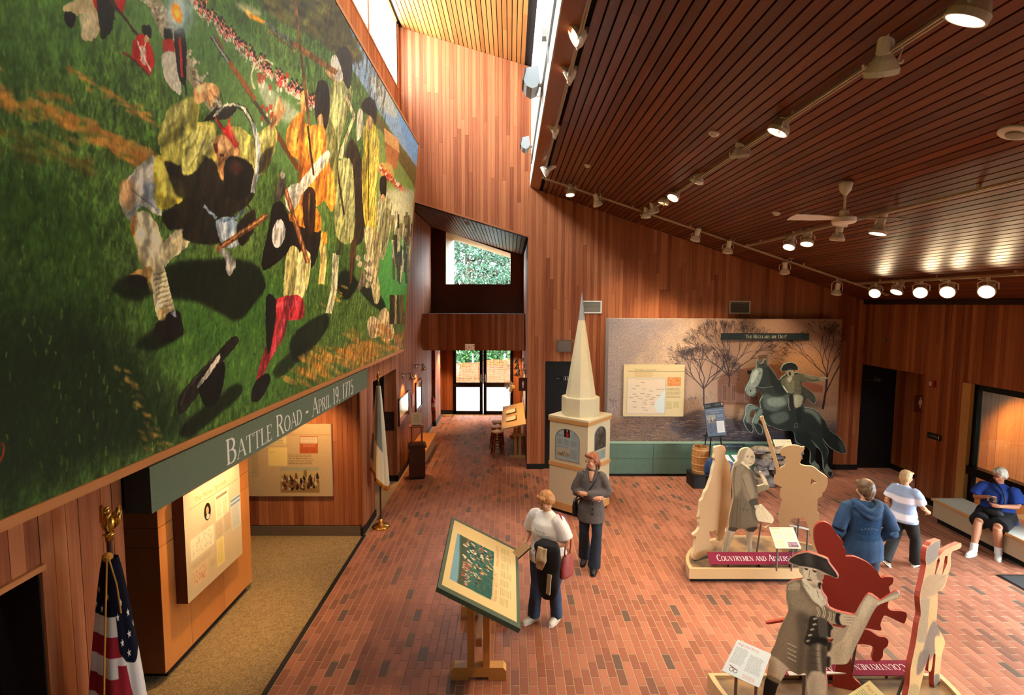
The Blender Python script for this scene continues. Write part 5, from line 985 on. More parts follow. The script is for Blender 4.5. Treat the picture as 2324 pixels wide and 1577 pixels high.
# slanted reading desk
t = thing('reading_desk', 'slanted pale wood reading desk along the right corridor wall', 'desk', (.09, 13.8, 0)); PALE = wood('pale_oak', 1, 'b9935a', 'cfae74', .45, .6)
q = MB(); q.prism([(-.28, -1.35, .80), (.29, -1.35, .93), (.29, 1.4, .93), (-.28, 1.4, .80)], (0, 0, -.03)); q.build('top', PALE, t); q = MB(); q.bb((-.3, -1.36, .775), (-.275, 1.41, .835)); q.build('ledge', PALE, t)
for yy in (-1.0, 1.05):
    for dx in (-.055, .055): q = MB(); q.bb((.1+dx-.032, yy-.03, .05), (.1+dx+.032, yy+.03, .86)); q.build('leg', PALE, t)
    q = MB(); q.bb((-.1, yy-.045, 0), (.29, yy+.045, .055)); q.build('foot', PALE, t); q = MB(); q.bb((-.05, yy-.04, .55), (.27, yy+.04, .6)); q.build('cross_piece', PALE, t)
for yy, lb in ((-.55, 'nearer open page held on the slanted desk'), (.35, 'farther open page held on the slanted desk')):
    z = .845; p = thing('clipped_page', lb, 'page', (0, 13.8+yy, z+.012), 0, 'pages on the reading desk'); q = MB(); q.prism([(-.10, -.21, .0), (.14, -.21, .055), (.14, .21, .055), (-.10, .21, .0)], (0, 0, -.006)); q.build('sheet', mat('d8d0c0', .6), p); q = MB(); q.prism([(.14, -.2, .057), (.17, -.2, .064), (.17, .2, .064), (.14, .2, .057)], (0, 0, .012)); q.build('clip_bar', mat('4a4038', .4, .5), p)
# stools
def stool(loc, label):
    t = thing('stool', label, 'stool', loc, .3, 'corridor stools'); LG = wood('stool_legs', 2, '6a2e18', '8a4224', .35)
    q = MB(); q.lathe([(.13, .585), (.155, .59), (.16, .605), (.155, .62), (.10, .622)], seg=22); q.build('seat', wood('stool_seat', 0, 'a8763e', 'bf8c50', .4), t)
    for a in range(4):
        A = math.pi/4+a*HALF; d = Vector((math.cos(A), math.sin(A), 0)); q = MB(); q.tube([d*.19, d*.15+Vector((0, 0, .3)), d*.105+Vector((0, 0, .59))], [.014, .02, .016], 10); q.build('leg', LG, t)
        for zz, r1 in ((.2, .165), (.36, .142)):
            d2 = Vector((math.cos(A+HALF), math.sin(A+HALF), 0)); q = MB(); q.tube([d*r1+Vector((0, 0, zz+.02*(a % 2))), d2*r1+Vector((0, 0, zz+.02*(a % 2)))], .009, 8); q.build('rung', LG, t)
stool((-.31, 12.98, 0), 'nearest wooden stool at the slanted desk'); stool((-.36, 13.5, 0), 'middle wooden stool at the slanted desk'); stool((-.33, 14.05, 0), 'farthest wooden stool at the slanted desk')
# pedestal fan by the doors
t = thing('pedestal_fan', 'cream pedestal fan standing near the glass doors', 'fan', (-.02, 16.3, 0)); FC = mat('d8c9a0', .4); q = MB(); q.lathe([(.18, 0), (.18, .02), (.05, .04), (.015, .06)], seg=20); q.build('base', FC, t); q = MB(); q.tube([(0, 0, .05), (0, 0, 1.12)], .014, 8); q.build('pole', FC, t)
ax = Vector((-.8, -.55, .15)).normalized(); c = Vector((0, 0, 1.2)); q = MB(); q.lathe([(.03, -.2), (.065, -.17), (.07, -.06), (.03, -.04)], c, ax, 14); q.build('motor', FC, t)
u = ax.orthogonal().normalized(); w2 = ax.cross(u); q = MB()
for rad, off in ((.2, 0), (.2, .06), (.12, .085), (.06, .09), (.14, -.03)): q.tube([c+ax*off+(u*math.cos(k*math.pi/12)+w2*math.sin(k*math.pi/12))*rad for k in range(25)], .004, 4, False)
for k in range(20): d = u*math.cos(k*math.pi/10)+w2*math.sin(k*math.pi/10); q.tube([c-ax*.04+d*.05, c+d*.2, c+ax*.06+d*.2, c+ax*.09+d*.04], .003, 4, False)
q.build('cage', FC, t)
for k in range(3):
    d = u*math.cos(k*2.094)+w2*math.sin(k*2.094); e = ax.cross(d); q = MB(); q.prism([c+d*.03-e*.02, c+d*.1-e*.06, c+d*.17-e*.04, c+d*.175+e*.05, c+d*.1+e*.05, c+d*.03+e*.02], ax*.006); q.build('blade', mat('b8a878', .4), t)
# lamps and lit board on the right corridor wall
for y, lb in ((13.0, 'chrome lamp nearest the corner on the right corridor wall'), (14.3, 'middle chrome lamp on the right corridor wall'), (15.8, 'chrome lamp nearest the doors on the right corridor wall')): sconce((.40, y, 2.1), -1, lb, 90)
t = thing('wall_board', 'tall framed cream board above the slanted desk', 'display board', (.385, 12.5, 1.05)); cv = Cv(300, 120, 'cfb98a'); cv.body(20, 20, 80, 80, 8, '6a5638', .6); cv.body(120, 20, 80, 80, 8, '6a5638', .6, 2); panel('board', t, (0, 2.9, 0), (0, -1, 0), (0, 0, 1), 2.9, .85, .012, cv, PALE, pname='wall_board_print')
for a, b in (((-.03, 0), (0, .85)), ((2.9, 0), (2.93, .85))): q = MB(); q.bb((-.02, a[0], a[1]), (.012, b[0], b[1])); q.build('frame_rail', BLACK, t)
q = MB(); q.bb((-2.18, 17.55, 0), (-2.02, 17.62, .03)); tag(q.build('door_wedge', PALE), 'small pale wooden wedge on the floor by the glass doors', 'door wedge')
# ------------------------------------------------------------------ far wall: doors, vents, backdrop, horse and rider
def door_leaf(name, x0, x1, y, z1, word, wx, zt, skirt):
    d = MB(); d.bb((x0, y, 0), (x1, y+.05, z1)); dr = struct(d.build(name, mat('0b0a0a', .5, name='black_door')))
    cv = Cv(150, 40, '0d0c0c'); cv.text(word, 8, 28, 14, 'b8b4ac', .8, False); cv.rect(78, 4, 64, 32, 'c8c4bc', .9); cv.rect(80, 6, 60, 28, '0d0c0c'); figure_icon(cv, 94, 8, 24, 'd8d4cc', skirt)
    cv.ell((118, 25), 8, 8, 'd8d4cc', raw=True); cv.ell((118, 25), 5.5, 5.5, '0d0c0c', raw=True); cv.line([(114, 9), (115, 19), (122, 20), (127, 29)], 2.6, 'd8d4cc', 1, 0, True); cv.ell((114, 8), 2.4, 2.4, 'd8d4cc', raw=True)
    panel('door_sign', dr, (wx, y-.004, zt-.09), (1, 0, 0), (0, 0, 1), .38, .10, .004, cv, BLACK, .4, .3, 'door_sign_print')
    q = MB(); q.bb((x0+.06, y-.012, .95), (x0+.16, y, 1.35)); q.build('push_plate', mat('2a2724', .3, .7), dr)
    fr_ = MB(); fr_.bb((x0-.03, y-.02, 0), (x0, y+.06, z1+.03)); fr_.bb((x1, y-.02, 0), (x1+.03, y+.06, z1+.03)); fr_.bb((x0-.03, y-.02, z1), (x1+.03, y+.06, z1+.03)); fr_.build('door_frame', mat('15110e', .5), dr)
door_leaf('door_4', .79, 1.63, YF+.03, 2.46, 'Men', 1.02, 2.14, False)
door_leaf('door_5', 8.02, 8.84, 12.04, 2.44, 'Women', 8.18, 2.12, True)
def vent(x0, x1, z0, z1, label, fm):
    t = thing('air_vent', label, 'vent', (x0, YF-.004, z0), 0, 'wall vents'); w, h = x1-x0, z1-z0; q = MB(); q.bb((.02, -.004, .02), (w-.02, .0, h-.02)); q.build('backing', BLACK, t)
    for a, b in (((0, 0), (w, .03)), ((0, h-.03), (w, h)), ((0, .03), (.03, h-.03)), ((w-.03, .03), (w, h-.03))): q = MB(); q.bb((a[0], -.018, a[1]), (b[0], 0, b[1])); q.build('frame_rail', fm, t)
    for i in range(9): z = .04+(h-.08)*(i+.5)/9; q = MB(); q.prism([(.03, -.016, z-.008), (w-.03, -.016, z-.008), (w-.03, -.004, z+.008), (.03, -.004, z+.008)], (0, .002, .004)); q.build('slat', mat('7d776c', .5, .3), t)
vent(1.6, 2.05, 3.58, 3.86, 'white framed air vent behind the steeple tip', mat('cfccc4', .5)); vent(4.91, 5.39, 3.58, 3.87, 'cream framed air vent above the grey backdrop', mat('b3a084', .5))
t = thing('wall_loudspeaker', 'small brown-grey box loudspeaker above the black restroom door', 'loudspeaker', (1.05, YF, 2.71)); q = MB(); q.bb((0, -.09, 0), (.33, -.001, .26)); q.build('cabinet', mat('5c4c40', .6), t); q = MB(); q.bb((.015, -.098, .015), (.315, -.09, .245)); q.build('front_grille', mat('6a5a4c', .8, noise=.1, scale=200), t)

# the printed backdrop ------------------------------------------------
BY = 11.55; q0 = on(1382, 722, 1, BY); q1 = on(1912, 725, 1, BY); zb = .70
bx0, bx1, bz1 = q0.x, q1.x, (q0.z+q1.z)/2; bw, bh = bx1-bx0, bz1-zb
cv = canvas_on((bx0, BY, zb), (1, 0, 0), (0, 0, 1), bw, bh, 260, 'b58a68'); h, w = cv.h, cv.w
Q = lambda x, y: (1370+x/3.943, 700+y/3.943); _m = cv.mp; cv.mp = lambda x, y: _m(*Q(x, y)); rr = random.Random(9)
Y_, X_ = np.mgrid[0:h, 0:w].astype(np.float32); X_ /= w; Y_ /= h
cv.a[:] = rgb('b89e86')*(1-X_[..., None])+rgb('94705a')*X_[..., None]
cv.poly([(420, 280), (640, 140), (800, 120), (780, 420), (420, 560), (250, 500)], 'd9b48c', .6, 18); cv.poly([(1500, 330), (2000, 420), (2000, 640), (1500, 560)], 'b07a48', .6, 20)
def stip(mask, col, dens, seed):
    n = np.random.default_rng(seed).random((h, w)); k = (n < dens*mask)[..., None]; cv.a[:] = np.where(k, rgb(col)*.8+cv.a*.2, cv.a)
f = fbm(h, w, 60, 60, 5); stip(np.clip(1.1-X_*3.2-Y_*.6+f*.8, 0, 1)*(Y_ < .8), '5a5a68', .55, 1); stip(np.clip(.9-np.abs(Y_-.05)*6, 0, 1)*(X_ < .35), '6a6a78', .4, 2); stip(np.clip(X_*1.2-.5, 0, 1), '5a3a2a', .35, 4)
# ground
cv.poly([(-20, 960), (300, 985), (700, 960), (1000, 850), (1300, 850), (2200, 880), (2200, 1250), (-20, 1250)], 'a07c60', 1, 6); g = np.clip((Y_-.72)*7, 0, 1); stip(g*np.clip(.45+f*.5, 0, 1), '2c2c3c', .75, 7); stip(np.clip((Y_-.80)*8, 0, 1)*np.clip((X_-.3)*4, 0, 1), '2a2838', .9, 8)
cv.poly([(590, 1010), (700, 960), (850, 900), (1000, 940), (1250, 1000), (1300, 1080), (1000, 1180), (700, 1160), (600, 1080)], '3c3a44', .6, 8)
for i in range(260): x, y = rr.uniform(40, 1250), rr.uniform(930, 1190); cv.line([(x, y), (x+rr.uniform(20, 90), y+rr.uniform(-12, 18))], rr.uniform(1, 2.4), rr.choice(['b08c6c', 'c7a07c', '4a4450', '8a6c58']), .7)
for i in range(200): x, y = rr.uniform(40, 1100), rr.uniform(760, 950); (x > 700 or y > 830) and cv.line([(x, y), (x+rr.uniform(-20, 20), y-rr.uniform(10, 50))], 1.3, '4a4450', .7)
# house
cv.poly([(1020, 640), (1100, 560), (1500, 500), (1640, 600), (1640, 860), (1020, 860)], '6f4838', .75, 3); cv.poly([(1385, 420), (1465, 415), (1465, 520), (1385, 520)], '6a4a30', .8, 1); cv.poly([(1480, 500), (1660, 500), (1760, 610), (1560, 600)], '7a4a30', .7, 3)
for xx in (1060, 1140, 1260, 1340): cv.poly([(xx, 680), (xx+45, 680), (xx+45, 830), (xx, 830)], 'a87a58', .7); cv.poly([(xx+5, 685), (xx+40, 685), (xx+40, 825), (xx+5, 825)], '5a4440', .8); cv.line([(xx+22, 685), (xx+22, 825)], 1, 'a87a58', .8); cv.line([(xx+5, 755), (xx+40, 755)], 1, 'a87a58', .8)
for yy in range(640, 860, 16): cv.line([(1020, yy), (1640, yy)], .8, '8a5c48', .5)
cv.poly([(1780, 640), (1960, 690), (1960, 750), (1780, 740)], '7a3c28', .7, 3)
def tree(x, y, a, l, wd, dep, spread, col):
    x2, y2 = x+l*math.cos(a), y-l*math.sin(a); cv.line([(x, y), ((x+x2)/2+rr.uniform(-l, l)*.05, (y+y2)/2), (x2, y2)], max(wd, .8), col, .92 if wd > 1.2 else .8)
    if dep == 0: return
    for k in range(2 if rr.random() < .72 else 3): tree(x2, y2, a+rr.uniform(-spread, spread), l*rr.uniform(.66, .86), wd*.66, dep-1, spread, col)
tree(895, 870, HALF, 150, 8, 0, .5, '3c3436')
for a in (1.9, 1.5, 1.1, 2.3, .8): tree(893, 720, a, 104, 5, 7, .55, '382f32')
tree(1120, 700, HALF, 120, 8, 0, .5, '3a3032')
for a in (1.95, 1.55, 1.15, 2.4, .75, 1.75): tree(1122, 610, a, 140, 5, 7, .5, '362c2e')
cv.line([(1960, 900), (1990, 720), (2000, 600)], 12, '2c1c18'); cv.line([(1985, 760), (2060, 600), (2120, 500)], 7, '2c1c18')
for a in (1.9, 1.5, 2.4, 1.2): tree(2000, 610, a, 128, 5, 7, .5, '2c1c18')
for a in (1.2, .9): tree(2090, 540, a, 70, 3, 4, .5, '33221c')
for a in (1.6, 2.0, 1.2): tree(80, 870, a, 22, 1.2, 3, .6, '4a4450'); tree(800, 860, a, 26, 1.2, 3, .6, '4a4450')
cv.grain(.05, 2, 2, 9)
bd = thing('exhibit_backdrop', 'large backdrop printed with bare trees and a house behind the horse and rider', 'backdrop', (0, 0, 0)); panel('backdrop_print', bd, (bx0, BY, zb), (1, 0, 0), (0, 0, 1), bw, bh, YF-BY-.005, cv, mat('9a948c', .6), .6, .2, 'backdrop_trees')
# teal cabinets under it
TEAL = mat('56705f', .55, noise=.08, scale=8, name='teal_stain'); tz = [0.06, .40, .735]; tx_ = [bx0-.02, bx0+1.0, bx0+2.05, bx0+3.1, bx0+4.2]
for i in range(4):
    t = thing('teal_cabinet', ['teal stained cabinet front beside the steeple', 'teal stained cabinet front under the map panel', 'teal stained cabinet front behind the barrel', 'teal stained cabinet front behind the small stone wall'][i], 'cabinet', (tx_[i], 11.38, 0), 0, 'teal cabinets under the backdrop'); wd = tx_[i+1]-tx_[i]
    q = MB(); q.bb((0, .012, .06), (wd, BY-11.38, .735)); q.build('carcass', mat('2e3c34', .7), t); q = MB(); q.bb((0, .05, 0), (wd, .2, .06)); q.build('plinth', BLACK, t); q = MB(); q.bb((0, -.004, .735), (wd, BY-11.38, .75)); q.build('top', mat('7f9a88', .45), t)
    for a, b in zip(tz, tz[1:]): q = MB(); q.bb((.004, 0, a+.004), (wd-.004, .014, b-.004)); q.build('front_panel', TEAL, t)
# title board
cv = Cv(600, 48, '15211f'); cv.text('"The Regulars are Out!"', 305, 37, 27, 'cfc4a4', 1, True, .9, 'c'); a, b = on(1638, 756, 1, BY-.04), on(1836, 771.5, 1, BY-.04)
t = thing('title_board', 'dark green title board reading The Regulars are Out', 'sign', (0, 0, 0)); panel('board', t, (a.x, BY-.035, b.z), (1, 0, 0), (0, 0, 1), b.x-a.x, a.z-b.z, .034, cv, mat('0e1614', .5), .5, .3, 'regulars_print')
# map panel
a, b = on(1416.5, 827.5, 1, BY-.06), on(1551, 945, 1, BY-.06); pw, ph = b.x-a.x, a.z-b.z; cv = Cv(pw*330, ph*330, 'cbb88a'); W_, H_ = cv.w, cv.h; R = lambda x0, y0, x1, y1: (((x0-183)/532*W_), ((y0-502)/463*H_), ((x1-x0)/532*W_), ((y1-y0)/463*H_))
cv.rect(*R(215, 558, 715, 562), '6a6a5a', .8); x, y, _, _ = R(275, 555, 0, 0); cv.text('The Alarm Answered', x, y, 13, '6a6450', 1, False); cv.body(*R(275, 565, 455, 612), 4, 'b07a4a', .7); cv.rect(*R(212, 620, 552, 945), '9aa0a0'); cv.rect(*R(217, 624, 547, 940), 'd2bfa4'); x, y, _, _ = R(383, 640, 0, 0); cv.text('TOWN MILITIAS THAT FOUGHT ON APRIL 19, 1775', x, y, 6, '8a8474', .9, False, .85, 'c')
cv.poly([(W_*(x-183)/532, H_*(y-502)/463) for x, y in ((547, 700), (530, 740), (500, 780), (470, 830), (455, 870), (490, 930), (547, 930))], 'c3cfcb', .9, raw=True, soft=1)
for x, y in ((350, 660), (305, 692), (272, 715), (360, 720), (425, 738), (490, 722), (530, 722), (280, 765), (350, 760), (405, 768), (300, 784), (395, 784), (250, 795), (335, 806), (445, 796), (490, 778), (380, 818), (430, 812), (280, 832), (370, 838), (440, 838), (375, 855), (440, 858), (285, 882), (360, 888), (385, 910)): cv.rect(*R(x-20, y-3, x+18, y+2), '7c7468', .7); cv.rect(*R(x+4, y+4, x+8, y+8), '5a5248', .8)
cv.line([((x-183)/532*W_, (y-502)/463*H_) for x, y in ((300, 785), (370, 784), (400, 800), (435, 815))], 1.4, 'c08a58', .9, 0, True)
cv.rect(*R(565, 612, 685, 692), 'c9824a'); 
for i in range(40): x, y = rr.uniform(570, 680), rr.uniform(620, 688); cv.rect(*R(x, y, x+8, y+5), rr.choice(['e0b084', 'b8642c', 'd89458']), .8)
cv.body(*R(560, 706, 690, 800), 8, '7a6a44', .7); cv.body(*R(560, 830, 615, 900), 8, '8a8250', .8); cv.body(*R(625, 830, 678, 890), 7, '8a8250', .8); cv.grain(.02)
t = thing('map_panel', 'cream map panel headed The Alarm Answered on the backdrop', 'info panel', (0, 0, 0)); panel('panel_board', t, (a.x, BY-.055, b.z), (1, 0, 0), (0, 0, 1), pw, ph, .053, cv, mat('b09a70', .6), .6, .2, 'alarm_print')
# black bracket lamp on the backdrop
p = on(1697, 843, 1, BY); t = thing('bracket_lamp', "small black bracket lamp beside the horse's head", 'lamp', (p.x, BY, p.z)); q = MB(); q.tube([(.06, -.002, -.02), (.03, -.15, 0), (-.02, -.2, .01)], .012, 8); q.build('arm', BLACK, t); q = MB(); q.lathe([(.02, -.04), (.04, -.02), (.045, .05), (.03, .055)], (-.03, -.2, .01), (-.9, -.3, .1), 12); q.build('head', BLACK, t)

# cut-out figures ---------------------------------------------------------
def cutout(parent, pts, p0, n, thick, cv_bg, paint, edge, back=None, res=330, name='figure_board', holes=(), rim=None, smoothn=1, zmin=.178):
    """a figure sawn from thick board: traced outline on its own standing plane, printed face"""
    n = Vector(n).normalized(); e2 = Vector((0, 0, 1)); e1 = n.cross(e2)*-1
    if e1.x < 0: e1 = -e1
    def wp(p): return on_plane(p[0], p[1], p0, n)
    P3 = [wp(p) for p in pts]
    us = [(p-Vector(p0)).dot(e1) for p in P3]; vs = [max(p.z, zmin) for p in P3]; u0, u1, v0, v1 = min(us)-.02, max(us)+.02, min(vs)-.02, max(vs)+.02
    ring = [Vector((u, v, 0)) for u, v in zip(us, vs)]; 
    if smoothn:
        n4 = len(ring); nr_ = []
        for i in range(n4):
            a, b, c, d = ring[i-1], ring[i], ring[(i+1) % n4], ring[(i+2) % n4]
            for tt in (0, .34, .67): nr_.append((b*2+(c-a)*tt+(a*2-b*5+c*4-d)*tt*tt+(b*3-a-c*3+d)*tt**3)*.5)
        ring = nr_
    if sum(a.x*b.y-b.x*a.y for a, b in zip(ring, ring[1:]+ring[:1])) < 0: ring.reverse()
    org = Vector(p0); org.z = 0; to3 = lambda r, d=0.: org+e1*r.x+e2*r.y+n*d
    cu = bpy.data.curves.new('outline', 'CURVE'); cu.dimensions = '2D'; cu.fill_mode = 'BOTH'
    rings = [ring]
    for hp in holes:
        hr = [Vector(((wp(p)-Vector(p0)).dot(e1), wp(p).z, 0)) for p in hp]; rings.append(hr)
    for rg_ in rings:
        s = cu.splines.new('POLY'); s.points.add(len(rg_)-1); s.use_cyclic_u = True
        for pt, r in zip(s.points, rg_): pt.co = (r.x, r.y, 0, 1)
    ob = bpy.data.objects.new('outline', cu); me = baked(ob).to_mesh()
    vs2 = [Vector((v.co.x, v.co.y, 0)) for v in me.vertices]; fs2 = [list(p.vertices) for p in me.polygons]; bpy.data.objects.remove(ob); bpy.data.curves.remove(cu)
    q = MB(); sgn = 1 if (org+n-EYE).dot(EYE-org) > (org-n-EYE).dot(EYE-org) else 1
    toward = n if (EYE-Vector(p0)).dot(n) > 0 else -n
    f3 = lambda r, d: org+e1*r.x+e2*r.y+toward*d
    q.add([f3(r, 0) for r in vs2], fs2, 0); q.add([f3(r, -thick) for r in vs2], [list(reversed(f)) for f in fs2], 2)
    for rg_ in rings:
        N_ = len(rg_); q.add([f3(r, 0) for r in rg_]+[f3(r, -thick) for r in rg_], [(i, (i+1) % N_, N_+(i+1) % N_, N_+i) for i in range(N_)], 1)
    if isinstance(cv_bg, str):
        cv = Cv((u1-u0)*res, (v1-v0)*res, cv_bg, lambda x, y: (((wp((x, y))-Vector(p0)).dot(e1)-u0)*res, (v1-wp((x, y)).z)*res))
        paint(cv)
        if rim: cv.line(list(pts)+[pts[0]], rim[1], rim[0])
        fm = cv.material(name+'_print', .6, .2)
    else: fm = cv_bg
    uvf = lambda v: (((v-Vector(p0)).dot(e1)-u0)/(u1-u0), (v.z-v0)/(v1-v0))
    return q.build(name, [fm, edge, back or edge], parent, uvf=uvf)
def crop(x0, y0, s): return lambda st: [(x0+float(a.split(',')[0])/s, y0+float(a.split(',')[1])/s) for a in st.split()]
HZ = crop(1660, 780, 4.929)
horse = HZ('283,190 297,180 322,225 350,212 372,172 392,172 400,238 420,250 460,300 495,350 520,400 548,398 565,370 600,350 612,330 608,305 560,308 555,285 580,235 620,215 670,208 720,225 745,265 745,295 705,298 700,325 740,320 800,335 860,355 940,365 1000,378 1080,378 1078,390 1050,395 1040,412 1010,415 960,425 900,432 850,425 790,432 800,470 860,510 910,550 940,590 945,640 925,680 890,655 850,615 810,635 790,645 800,680 815,710 850,712 920,730 970,765 1000,800 1020,830 1050,860 1075,930 1100,970 1190,1030 1240,1090 1270,1150 1285,1200 1270,1228 1220,1222 1150,1190 1090,1150 1040,1090 1020,1060 1040,1120 1085,1190 1070,1280 1075,1340 1095,1390 1130,1430 1130,1475 1105,1495 1075,1470 1050,1440 1040,1410 1030,1390 1025,1300 1010,1220 960,1160 945,1200 935,1310 970,1350 985,1385 975,1420 950,1395 920,1370 890,1345 880,1330 885,1220 860,1170 800,1140 740,1110 715,1080 700,990 600,970 520,955 460,930 400,910 370,860 345,845 310,850 300,890 335,920 350,960 345,1000 320,1015 290,990 265,940 235,890 240,860 265,800 270,760 250,740 215,760 205,800 200,850 205,885 235,910 245,960 230,998 190,975 165,940 140,880 140,850 160,790 162,720 190,685 230,678 300,715 330,715 318,650 340,600 350,575 300,510 285,530 265,580 225,588 185,570 160,530 160,500 185,450 210,400 225,340 245,300 285,262')
def paint_horse(cv):
    def P(s, c, al=1., soft=1, sm=1): cv.poly(HZ(s), c, al, soft, sm)
    def Ln(s, w, c, al=1.): cv.line(HZ(s), w, c, al)
    P('285,262 300,200 400,240 520,400 650,560 640,800 400,900 340,840 330,700 350,560 300,500 200,480 160,500 225,340', '2c322b'); P('225,340 290,270 350,290 330,400 280,480 200,480 165,520 185,450', '8c998c', .95, 2); P('240,330 280,290 300,320 250,420 215,440', 'c0cabb', .9, 3); P('165,490 225,470 275,500 262,560 220,580 180,560', '8d9a8c', .9, 3); cv.ell(HZ('215,525')[0], 4, 6, '14160f'); cv.ell(HZ('318,335')[0], 4, 3, '0c0d0a'); P('290,190 300,190 315,225 292,250', '46524a', 1, 1); P('350,225 375,180 390,180 395,235', '3c463e', 1, 1)
    Ln('190,465 270,475 350,495 560,460', 2.2, 'a8b09a', .9); Ln('300,510 360,610', 2, 'a8b09a', .8); Ln('235,330 300,250 400,260', 1.5, '9aa48e', .7); P('420,270 520,410 640,560 520,560 440,420', '1c211b', .9, 5); P('360,560 520,600 640,560 640,660 480,760 370,720', '56645a', .85, 6); P('400,620 560,600 600,680 440,700', '889688', .8, 6)
    P('350,740 520,780 700,740 800,720 900,730 1000,810 1020,900 980,1010 880,1000 700,980 520,950 400,900', '1f251f', 1, 6); P('820,720 920,740 990,810 1000,900 960,860 900,790 820,760', '7c8a7a', .75, 6); P('430,800 600,760 640,840 500,900', '56635a', .8, 6); P('860,1000 1000,960 1020,1060 1080,1190 1060,1340 1040,1400 1020,1220 950,1150 880,1060', '232a24', 1, 5); P('700,990 860,1000 950,1160 940,1330 900,1330 890,1220 740,1110', '161a16', 1, 4); P('880,1060 940,1120 990,1180 960,1170', '8aa094', .8, 3); P('1010,830 1050,870 1090,960 1200,1040 1280,1200 1220,1220 1090,1140 1030,1060', '1a1e1a', 1, 4); P('1200,1080 1260,1150 1270,1210 1220,1200', '4a564c', .6, 5)
    for s in ('165,720 230,685 300,720 330,720 250,740 205,790 200,880 160,860', '240,860 270,790 320,720 350,760 310,850 290,890 250,890'): P(s, '6f8074', .9, 3)
    for s in ('170,900 230,905 240,960 225,990 190,960', '280,905 330,920 345,970 320,1005 285,970'): P(s, '1a211c', 1, 2)
    P('890,1340 935,1310 975,1360 970,1410 920,1370', '7c8c80', .9, 3); P('1040,1400 1075,1340 1125,1430 1110,1480 1060,1450', '7c8c80', .9, 3); P('1085,1430 1125,1440 1110,1485 1085,1470', '12160f', .9, 1)
    P('560,400 620,360 700,340 760,400 780,560 700,560 620,540 560,460', '5c5c46'); P('740,330 860,360 1000,385 1040,405 900,425 780,425 720,400', '565642', 1, 2); P('800,345 920,370 1000,385 900,392', '8c8c70', .6, 3); P('985,385 1075,382 1040,408 990,410', '85836a', 1, 1); P('600,400 650,390 700,420 690,540 640,540', '75745a', .9, 3); P('625,380 680,375 660,420 640,430', 'b0ac94', .9, 1)
    for y in range(420, 540, 20): Ln('%d,%d %d,%d' % (612, y, 672, y+6), 1.3, '34342a', .8)
    P('620,300 690,295 700,340 675,375 640,370 615,330', '8d8b70'); P('640,318 660,318 664,350 646,352', '14130e', .9, 1); cv.ell(HZ('632,306')[0], 2.5, 1.6, '14130e'); cv.ell(HZ('672,303')[0], 2.5, 1.6, '14130e'); P('560,300 580,238 640,214 720,230 745,290 700,285 640,280 600,300', '14150f'); P('780,440 860,520 930,590 930,660 880,640 800,560', '3c3e30', 1, 3); P('690,570 790,580 800,640 770,700 720,720 695,660', '98997e', 1, 3); P('700,600 740,590 740,690 710,690', 'b4b498', .7, 4); P('730,730 775,720 780,860 760,890 735,870', '15160f', 1, 2); P('640,590 690,580 690,720 660,740', '1c1d16', 1, 3); Ln('640,600 640,700 660,745', 3, 'a6a894', .9); Ln('700,930 712,890 735,890 742,930 700,940', 2, '8a9084'); P('570,470 590,480 635,545 615,540', 'c2c4b4', 1, 1); Ln('760,440 770,560', 1.6, '34342a', .8)
    cv.grain(.18, 4, 4, 3)
hr = thing('horse_rider_cutout', 'dark green cut-out of a leaping horse with a shouting rider pointing', 'cutout', (6.3, 11.3, 0)); hr_o = cutout(None, horse, (6.3, 11.28, 0), (0, -1, 0), .03, '2b2d27', paint_horse, mat('8fb0a4', .5), None, 300, 'figure_board', rim=('93a99b', 3.2), zmin=.004)
hr_o.parent = hr; hr_o.matrix_parent_inverse = Matrix.Translation((-6.3, -11.3, 0))
q = MB(); q.bb((-.1, .0, .0), (-.06, .2, 1.3)); q.bb((-.3, .0, 0), (.2, .2, .02)); q.build('rear_brace', BLACK, hr)

# barrel on a plinth, easel, paper stand, stone wall ---------------------------------
t = thing('plinth_block', 'low black plinth under the wooden barrel', 'plinth', (4.08, 10.83, 0), .05); q = MB(); q.bb((-.3, -.2, 0), (.3, .2, .27)); q.build('block', mat('15130f', .6), t); q = MB(); q.bb((-.31, -.21, .27), (.31, .21, .285)); q.build('top', mat('1f1b16', .5), t)
t = thing('barrel', 'small open wooden barrel standing on the black plinth', 'barrel', (3.98, 10.80, .285)); NS = 14; rb_ = lambda z: .155+.022*math.sin(math.pi*z/.56)
for k in range(NS):
    a0, a1 = 2*math.pi*k/NS+.012, 2*math.pi*(k+1)/NS-.012; q = MB(); zs = [0, .14, .28, .42, .56]; rings = [[Vector((r*math.cos(a), r*math.sin(a), z)) for r, a in ((rb_(z), a0), (rb_(z)*1.004, (a0+a1)/2), (rb_(z), a1), (rb_(z)-.016, a1), (rb_(z)-.016, a0))] for z in zs]; q.loft(rings); q.build('stave', wood('barrel_oak', 2, 'a87038', 'c48c50', .5, .7) if k == 0 else bpy.data.materials['barrel_oak'], t, fix=True)
for z in (.06, .20, .36, .50): q = MB(); q.lathe([(rb_(z-.016)+.003, z-.016), (rb_(z)+.008, z), (rb_(z+.016)+.003, z+.016)], seg=28, caps=False); q.build('hoop', wood('hoop_wood', 0, 'b98650', 'cf9c64', .5) if z < .1 else bpy.data.materials['hoop_wood'], t)
q = MB(); q.lathe([(.15, .44), (.001, .44)], seg=20, caps=False); q.build('inner_floor', mat('5a3a1c', .8), t)
